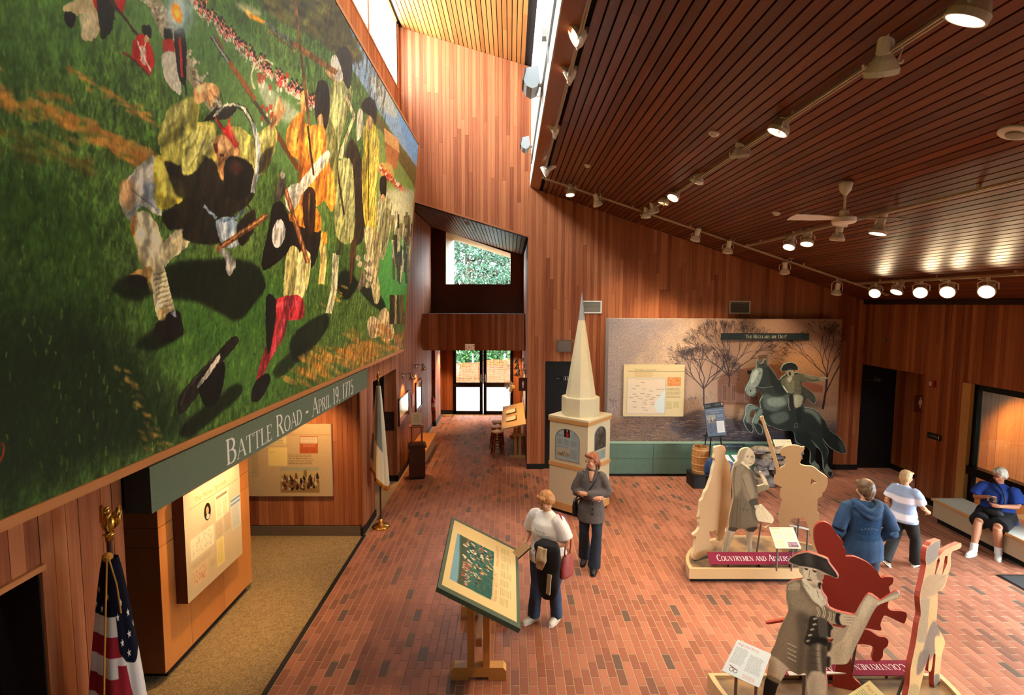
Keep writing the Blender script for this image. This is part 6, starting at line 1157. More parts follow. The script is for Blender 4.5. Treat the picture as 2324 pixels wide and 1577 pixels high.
# easel with tribute board
ez0 = [on(x, y, 1, 11.1) for x, y in ((1596, 916), (1640, 910.5), (1646, 985), (1604, 989))]
t = thing('easel', 'black folding easel holding the blue-grey tribute board', 'easel', (4.35, 11.1, 0)); tb = (ez0[3]+ez0[2])/2
for dx in (-.13, .13): q = MB(); q.tube([(dx*2.2, -.06, 0), (dx*.6, .035, 1.5)], .014, 8); q.build('leg', BLACK, t)
q = MB(); q.tube([(0, .24, 0), (0, .05, 1.5)], .014, 8); q.build('leg', BLACK, t); q = MB(); q.bb((-.2, -.06, tb.z-.035), (.2, .03, tb.z-.012)); q.build('ledge', BLACK, t); q = MB(); q.bb((-.1, .02, 1.48), (.1, .06, 1.53)); q.build('head', BLACK, t)
cv = Cv(240, 380, '56606e'); cv.rect(0, 0, 240, 62, '12100f'); cv.text('Minute Man', 8, 24, 11, 'c8c4bc', .9, False); cv.body(8, 32, 84, 12, 1, 'b8b4ac', .8); cv.body(130, 12, 70, 26, 3, '9a968e', .8); cv.poly([(208, 8), (232, 8), (232, 34), (220, 50), (208, 34)], '7a4a30', raw=True); cv.ell((221, 24), 7, 9, 'd8d0c0', raw=True)
cv.text('Samuel Prescott, Brave and Bold', 120, 92, 12, 'd0d4d8', 1, False, .92, 'c'); cv.text('A Poetic Tribute', 120, 118, 12, 'd0d4d8', 1, False, 1, 'c'); scene_print(cv, 12, 135, 112, 92, 8, '8a8c7c', '7a6a5c', ['c8c0c0', '8a3a38', '3c4450', 'd8d0c8', '4a3a34'], 22); cv.body(138, 140, 90, 34, 4, 'aeb4ba', .8); cv.body(138, 185, 80, 22, 3, '9aa0a8', .6)
for i, (x, y) in enumerate(((20, 245), (16, 270), (20, 295), (28, 322), (80, 262), (80, 288))): cv.line([(x, y+18), (x+52, y+4)], 6, '3a2a24', .9, 0, True)
cv.rect(128, 215, 96, 132, 'd8d4cc'); cv.body(138, 228, 76, 106, 11, '9a948c', .6)
def free_panel(t, c4, cv, depth, side, nm, pname):
    """board through four traced corners: top-left, top-right, bottom-right, bottom-left"""
    tl, tr, brn, bl = [Vector(c) for c in c4]; n = (brn-bl).cross(tl-bl).normalized(); q = MB(); q.prism([bl, brn, tr, tl], n*-depth, 0, 1, 1); o = q.build(nm, [cv.material(pname, .5, .3), side], t); uv = o.data.uv_layers.new(name='UVMap'); m = {0: (0, 0), 1: (1, 0), 2: (1, 1), 3: (0, 1)}
    for lp in o.data.loops: uv.data[lp.index].uv = m[lp.vertex_index % 4]
    return o
off = Vector((4.35, 11.1, 0)); t2 = thing('tribute_board', 'blue-grey tribute poster board with a white sheet on the black easel', 'poster board', (0, 0, 0)); free_panel(t2, [p+Vector((0, -.03 if i < 2 else -.07, 0)) for i, p in enumerate(ez0)], cv, .012, mat('3c444e', .6), 'board', 'tribute_print')
# name sign on the teal cabinet
a, b = on(1652, 1006.5, 1, 11.37), on(1690, 1020, 1, 11.37); cv = Cv(220, 76, '2c4450'); cv.text('Samuel Prescott', 110, 40, 20, 'cfd4d4', 1, False, 1, 'c'); cv.body(50, 52, 120, 10, 1, '9aa8ac', .8); t = thing('name_sign', 'dark blue name sign with pale lettering behind the paper stand', 'sign', (0, 0, 0)); panel('plate', t, (a.x-.28, 11.365, b.z), (1, 0, 0), (0, 0, 1), b.x-a.x+.28, a.z-b.z, .012, cv, mat('22343c', .5), pname='name_print')
# stand with papers
t = thing('paper_stand', 'orange wood stand with a green top behind the cut-outs', 'stand', (4.42, 10.35, 0)); OW = wood('orange_oak', 2, 'b87c3c', 'cc9250', .45); q = MB(); q.prism([(-.3, -.28, .68), (.3, -.28, .68), (.3, .22, .78), (-.3, .22, .78)], (0, 0, -.03)); q.build('top', mat('2f6a52', .5), t); q = MB(); q.prism([(-.28, -.26, .40), (.28, -.26, .40), (.28, -.26, .66), (-.28, -.26, .66)], (0, .46, 0)); q.build('case', OW, t)
for sx in (-1, 1):
    for sy in (-.24, .18): q = MB(); q.bb((sx*.25-.03, sy-.03, 0), (sx*.25+.03, sy+.03, .40)); q.build('leg', OW, t)
for x0, lb in ((-.28, 'left-hand white sheet lying on the green-topped stand'), (.03, 'right-hand white sheet lying on the green-topped stand')): q = MB(); q.prism([(4.42+x0, 10.12, .6905), (4.42+x0+.25, 10.12, .6905), (4.42+x0+.27, 10.46, .7585), (4.42+x0+.02, 10.46, .7585)], (0, 0, .004)); tag(q.build('paper_sheet', mat('d8d6dc', .6)), lb, 'sheet', 'sheets on the paper stand')
# stone wall
def rock(name, c, r, seed, m, parent):
    rd = random.Random(seed); bm = bmesh.new(); bmesh.ops.create_icosphere(bm, subdivisions=2, radius=1); k = [rd.uniform(1.5, 3) for _ in range(3)]; ph = [rd.uniform(0, 6) for _ in range(3)]
    for v in bm.verts:
        f = 1+.14*math.sin(k[0]*v.co.x+ph[0])*math.cos(k[1]*v.co.y+ph[1])+.12*math.sin(k[2]*2*v.co.z+ph[2])+rd.uniform(-.05, .05); e = Vector([math.copysign(abs(q_)**.75, q_) for q_ in v.co]); v.co = Vector((e.x*r[0]*f, e.y*r[1]*f, e.z*r[2]*f))
    me = bpy.data.meshes.new(name); bm.to_mesh(me); bm.free(); me.materials.append(m); o = bpy.data.objects.new(name, me); COL.objects.link(o); o.location = c; o.rotation_euler = (rd.uniform(-.15, .15), rd.uniform(-.2, .2), rd.uniform(-.3, .3)); o.parent = parent; return o
sw = thing('stone_wall', 'rough piece of dry stone wall beneath the leaping horse', 'stone wall', (5.62, 10.95, 0)); STN = [mat(c, .85, noise=.35, scale=9, bump=.5, name='stone_'+c) for c in ('8a7562', '7d7068', '9a8870', '6f665f', '8f8078')]; rd = random.Random(4); k = 0
for lay, (z, n_, hh) in enumerate(((.11, 4, .12), (.31, 4, .105), (.49, 4, .09), (.63, 4, .06), (.73, 3, .045))):
    for i in range(n_):
        x = -.46+.92*(i+.5)/n_+rd.uniform(-.05, .05)+(.06 if lay % 2 else -.04); rock('stone', (x, -.05+rd.uniform(-.06, .06), z+rd.uniform(-.012, .012)), (.92/n_*.58, .2, hh), 50+k, STN[k % 5], sw); k += 1
for i in range(9): rock('stone', (rd.uniform(-.42, .42), -.2+rd.uniform(-.03, .03), rd.choice([.21, .4, .56, .68])), (.07, .06, .045), 90+i, STN[i % 5], sw)
rock('stone', (-.3, -.02, .76), (.2, .16, .04), 121, STN[2], sw); rock('stone', (.1, 0, .76), (.16, .15, .05), 122, STN[0], sw)
ip = [on(1754, 997, 1, 11.05), on(1794, 997, 1, 11.05), on(1802, 1022, 1, 10.85), on(1763, 1023, 1, 10.85)]; cv = Cv(240, 150, 'd5c9a8'); cv.body(12, 14, 70, 40, 6, '9a9480', .7); cv.body(92, 14, 70, 40, 6, '9a9480', .7); cv.body(12, 66, 70, 70, 9, '9a9480', .7); cv.body(92, 66, 70, 70, 9, '9a9480', .7)
for i in range(16): cv.rect(178+rr.uniform(0, 40), 20+rr.uniform(0, 26), 8, 6, 'd08a44', .9)
t = thing('wall_label', 'small slanted cream label panel on top of the stone wall', 'info panel', (0, 0, 0)); free_panel(t, ip, cv, .012, CREAM, 'plate', 'wall_label_print'); c_ = (ip[2]+ip[3])/2; q = MB(); q.tube([c_+Vector((0, .05, -.02)), c_+Vector((0, .05, -.3))], .012, 8); q.build('post', mat('6a6660', .4, .6), t)
# ------------------------------------------------------------------ steeple exhibit
ch = thing('steeple_kiosk', 'cream church steeple exhibit with octagonal spire on the brick floor', 'exhibit', (1.29, 9.56, 0), math.radians(-39)); CB = mat('cfc09a', .55, noise=.04, scale=30, name='steeple_board'); OAK = wood('oak_band', 0, 'bf8a4e', 'cf9c60', .45, .6); hs = .40
q = MB(); q.bb((-hs, -hs, .2), (hs, hs, .86)); q.build('lower_body', CB, ch); q = MB(); q.bb((-hs, -hs, .93), (hs, hs, 1.68)); q.build('upper_body', CB, ch)
for z0, z1, e in ((.06, .2, .006), (.86, .93, .012), (1.68, 1.745, .02)): q = MB(); q.bb((-hs-e, -hs-e, z0), (hs+e, hs+e, z1)); q.build('oak_band', OAK, ch)
q = MB(); q.bb((-hs+.04, -hs+.04, 0), (hs-.04, hs-.04, .06)); q.build('plinth', BLACK, ch); q = MB(); q.bb((-hs-.02, -hs-.02, 1.745), (hs+.02, hs+.02, 1.78)); q.build('top', CB, ch)
q = MB(); q.lathe([(.345, 1.78), (.345, 2.10), (.34, 2.115)], seg=8, rot=math.pi/8+.12); q.build('drum', CB, ch); q = MB(); q.lathe([(.275, 2.115), (.06, 3.5)], seg=8, rot=math.pi/8+.12); q.build('spire', CB, ch); q = MB(); q.lathe([(.06, 3.5), (.012, 3.93), (.004, 4.0)], seg=8, rot=math.pi/8+.12); q.build('spire_tip', mat('a8a8a4', .4, .4), ch)
def arch(w, h, n=12): return [(-w/2, 0), (w/2, 0)]+[(w/2*math.cos(a), h-w/2+w/2*math.sin(a)*.75) for a in [math.pi*k/n for k in range(n+1)]]
cv = Cv(250, 330, '8d9a98'); cv.rect(0, 0, 250, 330, '9aa5a0'); cv.rect(92, 24, 62, 88, '1c0f0c'); cv.poly([(112, 112), (112, 78), (120, 60), (134, 60), (140, 84), (140, 112)], 'a02420', raw=True); cv.ell((126, 48), 9, 11, 'c0956a', raw=True)
cv.text('Spies', 18, 108, 22, '3c5a7a', 1, False); cv.body(162, 70, 70, 50, 7, '6a7674', .7); cv.body(18, 130, 62, 60, 9, '4a5654', .7, 1); cv.body(90, 130, 62, 60, 9, '4a5654', .7, 2); cv.body(162, 130, 70, 60, 9, '4a5654', .7, 3); cv.body(18, 200, 120, 16, 2, '8a4a44', .7, 4); scene_print(cv, 18, 222, 132, 74, 5, 'b0a284', '8f8468', ['6a5c48', '4a4034', 'c8b898'], 14); cv.body(160, 222, 72, 84, 12, '5a6664', .7, 6)
def arched(o, e1, w, h, cv, nm, pn, rim):
    o, e1 = Vector(o), Vector(e1); n = e1.cross(Vector((0, 0, 1))); P = [o+e1*x+Vector((0, 0, z)) for x, z in arch(w, h)]; q = MB(); q.prism([p+n*.006 for p in P], n*-.01, 0, 1, 1); p_ = q.build(nm, [cv.material(pn, .4, .3), rim], ch, uvf=board_uv(o-e1*w/2, e1, (0, 0, 1), w, h))
    q = MB(); R = [Vector(p)+n*.004 for p in P]; q.tube(R+[R[0]], .008, 6, False); q.build(nm+'_rim', rim, ch)
GR = mat('7c8078', .5, .3); arched((-.02, -hs, 1.0), (1, 0, 0), .50, .63, cv, 'info_panel', 'spies_print', GR)
cv = Cv(200, 240, '3a332c')
for i in range(60): cv.ell((rr.uniform(0, 200), rr.uniform(20, 240)), rr.uniform(14, 34), rr.uniform(10, 22), rr.choice(['5a5046', '4a423a', '6a5e50', '302a24', '3c362e']), .8, rr.random(), 2, True)
cv.rect(0, 0, 200, 30, '241f1a', .7, 6); arched((hs, .03, 1.19), (0, 1, 0), .40, .46, cv, 'niche_picture', 'niche_print', GR)
cv = Cv(160, 70, '8f998c'); cv.body(10, 8, 64, 54, 7, '4a5450', .7); cv.body(86, 8, 64, 54, 7, '4a5450', .7, 2); panel('small_label', ch, (hs+.006, -.17, .99), (0, 1, 0), (0, 0, 1), .40, .17, .01, cv, GR, pname='niche_label')

# ------------------------------------------------------------------ the two half-round platforms and their cut-outs
MDF = mat('a9845a', .7, noise=.06, scale=60, name='raw_fibreboard'); MDFE = mat('d8c296', .6, name='fibreboard_edge'); REDP = mat('8a2c20', .6, noise=.06, scale=50, name='red_paint'); REDE = mat('a84632', .55, name='red_edge')
m, N, L, B = newmat('platform_earth'); nz = N.new('ShaderNodeTexNoise'); nz.inputs['Scale'].default_value = 3.2; nz.inputs['Detail'].default_value = 7; r1 = N.new('ShaderNodeValToRGB'); tc = N.new('ShaderNodeTexCoord'); L.new(tc.outputs['Object'], nz.inputs['Vector']); L.new(nz.outputs['Fac'], r1.inputs[0]); e = r1.color_ramp.elements; e[0].position = .4; e[0].color = (*lin('5f4c3a'), 1); e[1].position = .62; e[1].color = (*lin('96744c'), 1); L.new(r1.outputs[0], B.inputs['Base Color']); B.inputs['Roughness'].default_value = .85; EARTH = m
def platform(label, cx, y0, a, b, sgn):
    t = thing('exhibit_platform', label, 'platform', (cx, y0, 0), 0, 'half-round exhibit platforms'); n = 30
    def ring(k, z, yo=0.): return [Vector((a*k*math.cos(math.pi*i/n), sgn*(yo+b*k*math.sin(math.pi*i/n)), z)) for i in range(n+1)]
    o = ring(1, 0); i_ = ring(.955, 0, .035)
    q = MB(); q.prism([p+Vector((0, 0, .06)) for p in ring(.985, 0, .012)], (0, 0, .115)); q.build('deck', EARTH, t, fix=True)
    q = MB(); O = o+[o[0]]; I = i_+[i_[0]]; N_ = len(O); q.add([p+Vector((0, 0, z)) for z in (.06, .205) for p in O]+[p+Vector((0, 0, z)) for z in (.06, .205) for p in I], []); F = []
    for k in range(N_-1): F += [(k, k+1, N_+k+1, N_+k), (2*N_+k+1, 2*N_+k, 3*N_+k, 3*N_+k+1), (N_+k, N_+k+1, 3*N_+k+1, 3*N_+k), (k+1, k, 2*N_+k, 2*N_+k+1)]
    q.f += F; q.m += [0]*len(F); q.build('rim', mat('c9a878', .5, noise=.05, name='platform_rim'), t, fix=True)
    q = MB(); q.prism([p*1.0 for p in ring(.95, 0, .05)], (0, 0, .06)); q.build('plinth', BLACK, t, fix=True); return t
platform('half-round tan platform of the countrymen figures', 3.67, 6.92, 1.22, 1.05, 1); platform('half-round tan platform nearest the viewer with the red figures', 3.08, 4.88, 1.14, 1.2, -1)
K = crop(1540, 930, 3.847); O_ = crop(1580, 1170, 3.874); S_ = crop(1980, 1200, 4.185)
def cut_thing(name, label, loc, *a, **k):
    t = thing(name, label, 'cutout', loc, 0, 'life-size figure cut-outs'); o = cutout(None, *a, **k); o.parent = t; o.matrix_parent_inverse = Matrix.Translation(Vector(loc)*-1); return t
def foot(t, d, w=.3):
    q = MB(); q.box((d[0]*.1, d[1]*.1, .015), (w, .06, .03), RZ(math.atan2(d[1], d[0])+HALF)); q.tube([(d[0]*.12, d[1]*.12, .03), (d[0]*.02, d[1]*.02, .55)], .012, 8); q.build('rear_brace', mat('6a665e', .4, .6), t)
woman = K('320,330 345,318 375,315 395,330 405,370 408,410 425,440 450,465 458,490 452,530 462,590 460,680 455,780 440,880 425,960 410,1040 400,1090 385,1130 350,1145 345,1100 335,1090 325,1050 300,1062 270,1060 275,1110 270,1160 300,1180 330,1220 290,1240 230,1270 170,1305 125,1305 120,1270 140,1210 150,1150 155,1110 130,1100 140,1080 165,1060 185,1020 180,980 190,930 175,940 190,870 195,800 215,770 230,720 250,690 270,640 290,580 300,520 315,470 320,440 310,420 318,380')
t = cut_thing('plain_cutout', 'unpainted back of a robed figure cut-out with wavy pale edge', (2.78, 7.18, .175), woman, (2.78, 7.18, 0), (.42, -.91, 0), .045, MDF, None, MDFE); foot(t, (-.42, .91))
man = K('530,380 545,350 580,333 620,335 650,360 665,400 668,440 655,470 630,490 628,505 650,540 665,590 680,640 685,665 720,660 748,645 730,600 715,555 715,540 730,545 760,590 780,640 795,665 785,690 750,705 700,725 695,770 698,820 710,840 735,830 770,870 835,960 755,1030 690,970 685,960 688,1030 660,1060 650,1110 640,1170 660,1240 700,1270 730,1285 720,1297 640,1297 600,1297 605,1250 610,1180 600,1120 590,1050 520,1040 490,1080 470,1130 445,1190 440,1260 470,1295 460,1307 385,1307 385,1250 400,1150 430,1050 440,1020 445,930 470,820 480,760 475,650 465,590 475,520 490,480 485,470 520,440 520,410')
def paint_man(cv):
    P = lambda s, c, al=1., soft=1, sm=1: cv.poly(K(s), c, al, soft, sm); Ln = lambda s, w, c, al=1.: cv.line(K(s), w, c, al)
    P('490,480 560,455 630,500 690,660 700,820 690,1040 440,1030 470,820 470,600', '5f5340'); P('500,500 560,480 590,560 540,700 490,760 480,620', '7c6e56', .8, 5); P('620,520 660,580 690,680 690,960 640,900 640,640', '4a4032', .8, 4); P('540,560 600,520 640,620 690,760 650,850 600,800 560,720', '6e6049', 1, 3); P('560,580 610,560 650,700 660,800 610,760', '85765c', .7, 6); P('610,800 680,770 700,830 660,870', '40382c', 1, 1); P('450,830 520,770 530,1030 445,1020', '564a38', .8, 4)
    for s in ('520,770 500,1030', '540,780 535,1030', '480,790 460,1020', '560,600 600,720 640,800', '590,800 560,900', '640,540 670,700 680,900', '500,500 480,640 490,760', '545,870 650,870 640,885'): Ln(s, 1.8, '322a20', .7)
    for x, y in ((562, 862), (600, 880), (626, 795), (650, 820), (655, 560), (668, 610)): cv.ell(K('%d,%d' % (x, y))[0], 2.2, 2.2, '2c241a')
    P('530,380 560,340 620,335 660,380 668,440 640,480 600,490 560,450', 'ab9a7c'); P('520,400 545,350 600,334 580,380 565,440 545,470 500,490 490,480', '8a7b62', 1, 2); P('640,380 668,420 655,465 640,440', '8a7a60', .7, 3); P('560,450 610,490 620,520 580,490 545,465', 'c0b294', 1, 1); Ln('590,405 612,402', 2.4, '3a3024'); Ln('628,404 650,410', 2.4, '3a3024'); cv.ell(K('603,414')[0], 2.6, 1.6, '2a2218'); cv.ell(K('640,418')[0], 2.6, 1.6, '2a2218'); Ln('622,410 632,440 620,446', 1.6, '6a5a44'); Ln('608,464 640,466', 2, '4a3a2c'); P('575,430 590,450 600,480 580,470', '8a7658', .6, 3)
    P('690,668 750,650 795,665 780,690 700,720', '6e6049', 1, 1); P('720,555 760,600 780,650 750,650 730,600', 'b39f7c', 1, 1); P('660,835 710,830 715,860 680,870', 'a8967a', 1, 1); P('700,850 735,835 835,960 755,1028 690,960 670,880', 'b7a482', 1, 1); Ln('715,845 780,960', 1.2, '7a6a50', .8)
    P('440,1030 520,1035 480,1090 440,1200 435,1260 395,1250 405,1150', 'a3927a', 1, 2); P('600,1040 690,1030 650,1110 640,1200 650,1250 610,1260 605,1120', 'a3927a', 1, 2); P('430,1060 450,1060 420,1200 400,1240', '7a6b54', .7, 4); P('600,1060 625,1060 620,1240 608,1240', '7a6b54', .7, 4); P('445,1020 520,1030 500,1060 440,1050', '3a3228', 1, 1); P('600,1030 690,1020 680,1060 605,1060', '3a3228', 1, 1); P('380,1260 440,1258 475,1300 385,1305', '1c1813', 1, 1); P('600,1268 650,1250 730,1285 720,1297 600,1297', '1c1813', 1, 1); cv.grain(.12, 2, 2, 6); cv.a *= 1.12
t = cut_thing('printed_cutout', 'sepia printed cut-out of a grey-haired man in a long coat holding a paper', (3.55, 7.2, .175), man, (3.55, 7.2, 0), (0, -1, 0), .04, '8a7a60', paint_man, MDFE, None, 330); foot(t, (0, 1))
sold = K('710,65 735,55 745,80 760,130 800,240 840,370 880,510 890,505 925,485 935,460 930,440 935,405 900,400 890,370 900,335 950,315 1000,308 1050,315 1075,325 1095,322 1100,340 1085,365 1070,380 1075,420 1062,460 1065,475 1110,490 1170,495 1230,540 1280,575 1302,605 1298,660 1275,710 1250,730 1255,750 1210,780 1215,790 1212,870 1225,920 1230,970 1200,985 1190,1040 1195,1100 1215,1200 1250,1270 1190,1265 1165,1150 1145,1060 1100,950 1090,940 1020,938 990,950 960,985 962,1020 950,1120 965,1235 900,1235 890,1120 890,1020 870,960 885,870 905,790 885,760 890,700 905,680 870,660 835,640 832,590 850,560 845,500 820,420 780,290 735,130 715,85')
t = cut_thing('plain_cutout', 'unpainted fibreboard cut-out of a soldier with a long musket', (4.15, 7.35, .175), sold, (4.15, 7.35, 0), (-.45, -.89, 0), .04, MDF, None, MDFE, holes=(K('1158,600 1200,625 1208,640 1180,640 1155,665'),)); foot(t, (.45, .89))
off_ = O_('810,400 825,375 880,340 970,320 1060,345 1150,380 1170,420 1230,500 1250,540 1235,552 1180,530 1120,520 1115,560 1095,580 1110,600 1095,620 1110,680 1145,730 1160,800 1230,840 1330,865 1390,870 1430,800 1510,690 1600,740 1625,745 1750,665 1785,690 1780,720 1700,750 1600,790 1550,860 1500,960 1450,1060 1400,1160 1360,1250 1320,1305 1220,1308 1195,1310 1170,1340 1145,1330 1140,1400 1150,1480 1145,1600 1140,1850 1190,2010 980,2010 985,1600 970,1500 960,1390 900,1400 840,1370 800,1360 770,1420 720,1500 690,1600 660,1850 690,2010 510,2010 545,1800 580,1600 600,1450 620,1400 640,1290 660,1230 650,1210 690,1130 730,1000 780,900 810,830 790,750 790,650 800,600 850,570 920,560 940,540 905,490 905,455 870,430 820,420')
def paint_off(cv):
    P = lambda s, c, al=1., soft=1, sm=1: cv.poly(O_(s), c, al, soft, sm); Ln = lambda s, w, c, al=1.: cv.line(O_(s), w, c, al); E = lambda s, a, b, c, al=1.: cv.ell(O_(s)[0], a, b, c, al)
    P('800,600 860,570 930,560 1000,640 1100,760 1170,820 1260,870 1270,960 1160,920 1150,1050 1000,1140 960,1390 900,1400 800,1360 650,1230 730,1000 810,830 790,700', '6b5d4a'); P('810,640 900,640 1000,760 1080,830 980,880 860,830 810,740', '85765e', .9, 8); P('830,840 960,880 900,1100 780,1300 680,1220 760,1000', '7a6a54', .9, 10); P('880,860 1010,900 960,1130 930,1380 880,1380 900,1120', '52473a', .9, 8); P('920,900 1000,920 980,960', '473c30', .8, 5)
    P('810,400 830,372 890,338 970,322 1060,346 1160,385 1250,540 1235,552 1160,515 1060,470 960,450 880,432', '2a2622', 1, 1); P('960,330 1010,340 1030,430 970,440', '4c4640', .8, 8); P('1100,390 1150,410 1210,510 1150,490', '433d37', .7, 8); P('850,380 900,350 920,420 870,420', '3a3530', .7, 8)
    P('905,455 960,450 1060,472 1120,520 1110,560 1085,590 1050,620 990,610 945,560 920,520', 'b9a78a', 1, 1); P('905,455 945,452 940,500 960,560 935,530 905,490', '8f8068', 1, 2); P('1060,475 1120,520 1115,560 1090,575 1060,540', '897a64', 1, 2); P('955,470 1000,480 1010,560 985,590 950,540', 'c9b898', .8, 5); Ln('950,462 985,470', 3.4, '4a3e30'); Ln('1020,478 1060,492', 3.4, '4a3e30'); E('968,474', 4, 2.4, '241c14'); E('1040,492', 4, 2.4, '241c14'); Ln('1000,478 990,540 1010,548', 2.2, '6e5c46'); P('975,555 1015,560 1010,572 985,572', '5c4636', 1, 1); P('960,590 1010,605 1050,600 1040,640 980,625', '8a7860', .8, 4)
    P('940,540 990,600 1060,640 1090,610 1110,690 1150,760 1120,790 1040,760 980,680 930,590', 'c2b092', 1, 1); P('1070,595 1100,590 1095,640 1080,640', '2a2520', 1, 1); P('925,560 1000,640 1010,660 940,600', '2a2520', .9, 1); Ln('1040,650 1060,690 1090,700 1110,740', 6, 'd8cab0', .9); Ln('1060,660 1080,720', 2, '7a6a54'); P('960,560 1120,790 1090,800 930,580', 'd0c1a4', .8, 1)
    for x in range(820, 910, 11): Ln('%d,%d %d,%d' % (x, 605, x-12+(x-820)//8, 655), 2, 'b3a284', .9)
    P('850,580 900,590 910,620 830,620', '9c8c70', .9, 2)
    for s in ('1060,800 1085,850 1070,890', '1115,800 1130,860 1110,910', '1175,840 1180,890 1160,920', '1215,860 1220,910 1205,930'): Ln(s, 8, 'b8a787', .9); Ln(s, 2, '4a4034', .8)
    P('1230,860 1270,870 1280,960 1225,940', '24201c', 1, 1); P('1150,930 1200,980 1190,1060 1150,1050', '24201c', 1, 1); P('1270,870 1390,872 1420,920 1390,970 1300,960 1265,940', 'b9a688', 1, 1); P('1190,1000 1260,1000 1270,1060 1190,1075', 'a08e72', 1, 1)
    for s in ('1300,890 1400,900', '1310,915 1410,920', '1320,940 1400,950'): Ln(s, 2, '7a6a52', .8)
    P('1000,890 1070,900 1090,1050 1010,1140 950,1110 980,1000', '2c2822', 1, 1); P('1070,900 1150,930 1150,1080 1090,1090', '4a443c', 1, 2)
    for x, y in ((1040, 910), (1035, 960), (1015, 1005), (995, 1055), (980, 1105)): Ln('%d,%d %d,%d' % (x-12, y, x+22, y-10), 6, 'a3937a', .9)
    for y0 in (1130, 1175, 1215, 1255): Ln('%d,%d %d,%d' % (800, y0-8, 880, y0+30), 7, 'a3937a', .9); Ln('%d,%d %d,%d' % (800, y0, 880, y0+38), 2, '3a322a', .9)
    P('1020,1070 1150,1080 1140,1150 1000,1160', '1f1c18', 1, 2); P('990,1150 1140,1150 1140,1400 1000,1450 965,1390', '4d4438', 1, 3); P('1060,1150 1100,1150 1130,1300 1110,1440 1080,1400', 'a5957a', .9, 4); P('1090,1160 1130,1200 1140,1360 1110,1420', '302a24', .8, 4); P('980,1420 1140,1400 1150,1600 1140,2010 985,2010', 'b3a185', 1, 3); P('1000,1450 1050,1440 1050,1900 1000,1900', '93836a', .8, 8)
    for i, yy in enumerate((1180, 1230, 1290, 1350)): Ln('1000,%d 1090,%d' % (yy, yy+14), 1.6, '2c2620', .7)
    P('650,1230 820,1350 780,1400 720,1500 620,1420', 'b09e82', 1, 3); P('640,1250 700,1280 680,1400 625,1400', '93836a', .8, 6); P('600,1420 740,1470 690,1600 660,1850 690,2010 510,2010 560,1700', '211d19', 1, 2); P('640,1400 740,1450 735,1480 630,1430', '7a6c56', 1, 2)
    P('1510,690 1600,745 1640,770 1560,860 1480,980 1400,1160 1350,1270 1320,1305 1200,1308 1150,1230 1200,1150 1290,1080 1340,980 1420,880', 'b7a485', 1, 1); P('1600,760 1780,680 1780,715 1690,755 1610,785', 'c6b492', 1, 1); P('1560,800 1590,800 1480,980 1380,1180 1320,1300 1370,1130 1460,960', '8f7e62', .8, 6); P('1440,820 1520,720 1560,760 1450,900', 'c9b898', .7, 6); P('1190,1180 1290,1100 1280,1280 1210,1300', '9c8b6e', .7, 8); P('1150,1120 1190,1110 1180,1180 1150,1190', '2c2620', 1, 2); P('1150,1240 1180,1250 1170,1335 1145,1330', '2c2620', 1, 2)
    cv.grain(.12, 2, 2, 12); cv.a *= 1.3
t = cut_thing('printed_cutout', 'sepia printed cut-out of an officer in a tricorne hat reading a large map', (2.62, 4.3, .175), off_, (2.62, 4.3, 0), (-.62, -.78, 0), .035, '9a8a70', paint_off, REDE, REDP, 400, holes=(O_('1160,940 1280,965 1325,965 1300,990 1200,970'), O_('1160,1070 1210,1085 1190,1110 1160,1100')), rim=('c2b093', 3)); foot(t, (.62, .78))
red = O_('1035,170 1040,110 1070,70 1120,55 1170,75 1210,120 1240,170 1270,200 1295,235 1290,265 1310,290 1320,330 1315,360 1380,360 1450,385 1530,430 1590,490 1625,545 1660,540 1710,540 1735,555 1725,600 1695,630 1710,680 1720,700 1690,760 1700,830 1845,850 1835,940 1800,940 1670,880 1640,900 1620,960 1630,1005 1590,1008 1500,990 1475,1000 1530,1015 1600,1060 1660,1070 1690,1100 1680,1150 1645,1180 1640,1240 1600,1285 1560,1280 1545,1250 1560,1160 1480,1130 1400,1140 1370,1200 1365,1300 1380,1420 1450,1490 1430,1560 1390,1585 1150,1585 1200,1520 1210,1420 1230,1300 1200,1200 1180,1000 1100,900 1000,890 800,930 640,955 625,940 790,912 1000,850 1080,780 1090,600 1100,500 1090,380 1060,300 1040,230')
t = cut_thing('red_cutout', 'plain red back of a running soldier cut-out with a musket butt', (3.25, 4.68, .175), red, (3.25, 4.68, 0), (-.3, -.95, 0), .035, REDP, None, REDE, REDP); foot(t, (.3, .95))
side = S_('515,190 540,165 560,130 590,120 620,110 645,105 640,170 620,265 640,255 660,230 690,200 720,190 760,165 800,150 840,135 842,175 800,200 760,215 745,260 745,350 720,440 690,540 650,590 620,600 620,700 610,850 605,900 640,970 680,1040 688,1100 660,1200 640,1400 625,1660 580,1660 585,1400 600,1200 580,1200 560,1340 530,1340 545,1180 500,1330 440,1570 430,1700 320,1700 350,1500 355,1420 370,1290 410,1100 440,900 460,800 450,650 480,500 510,350 505,300')
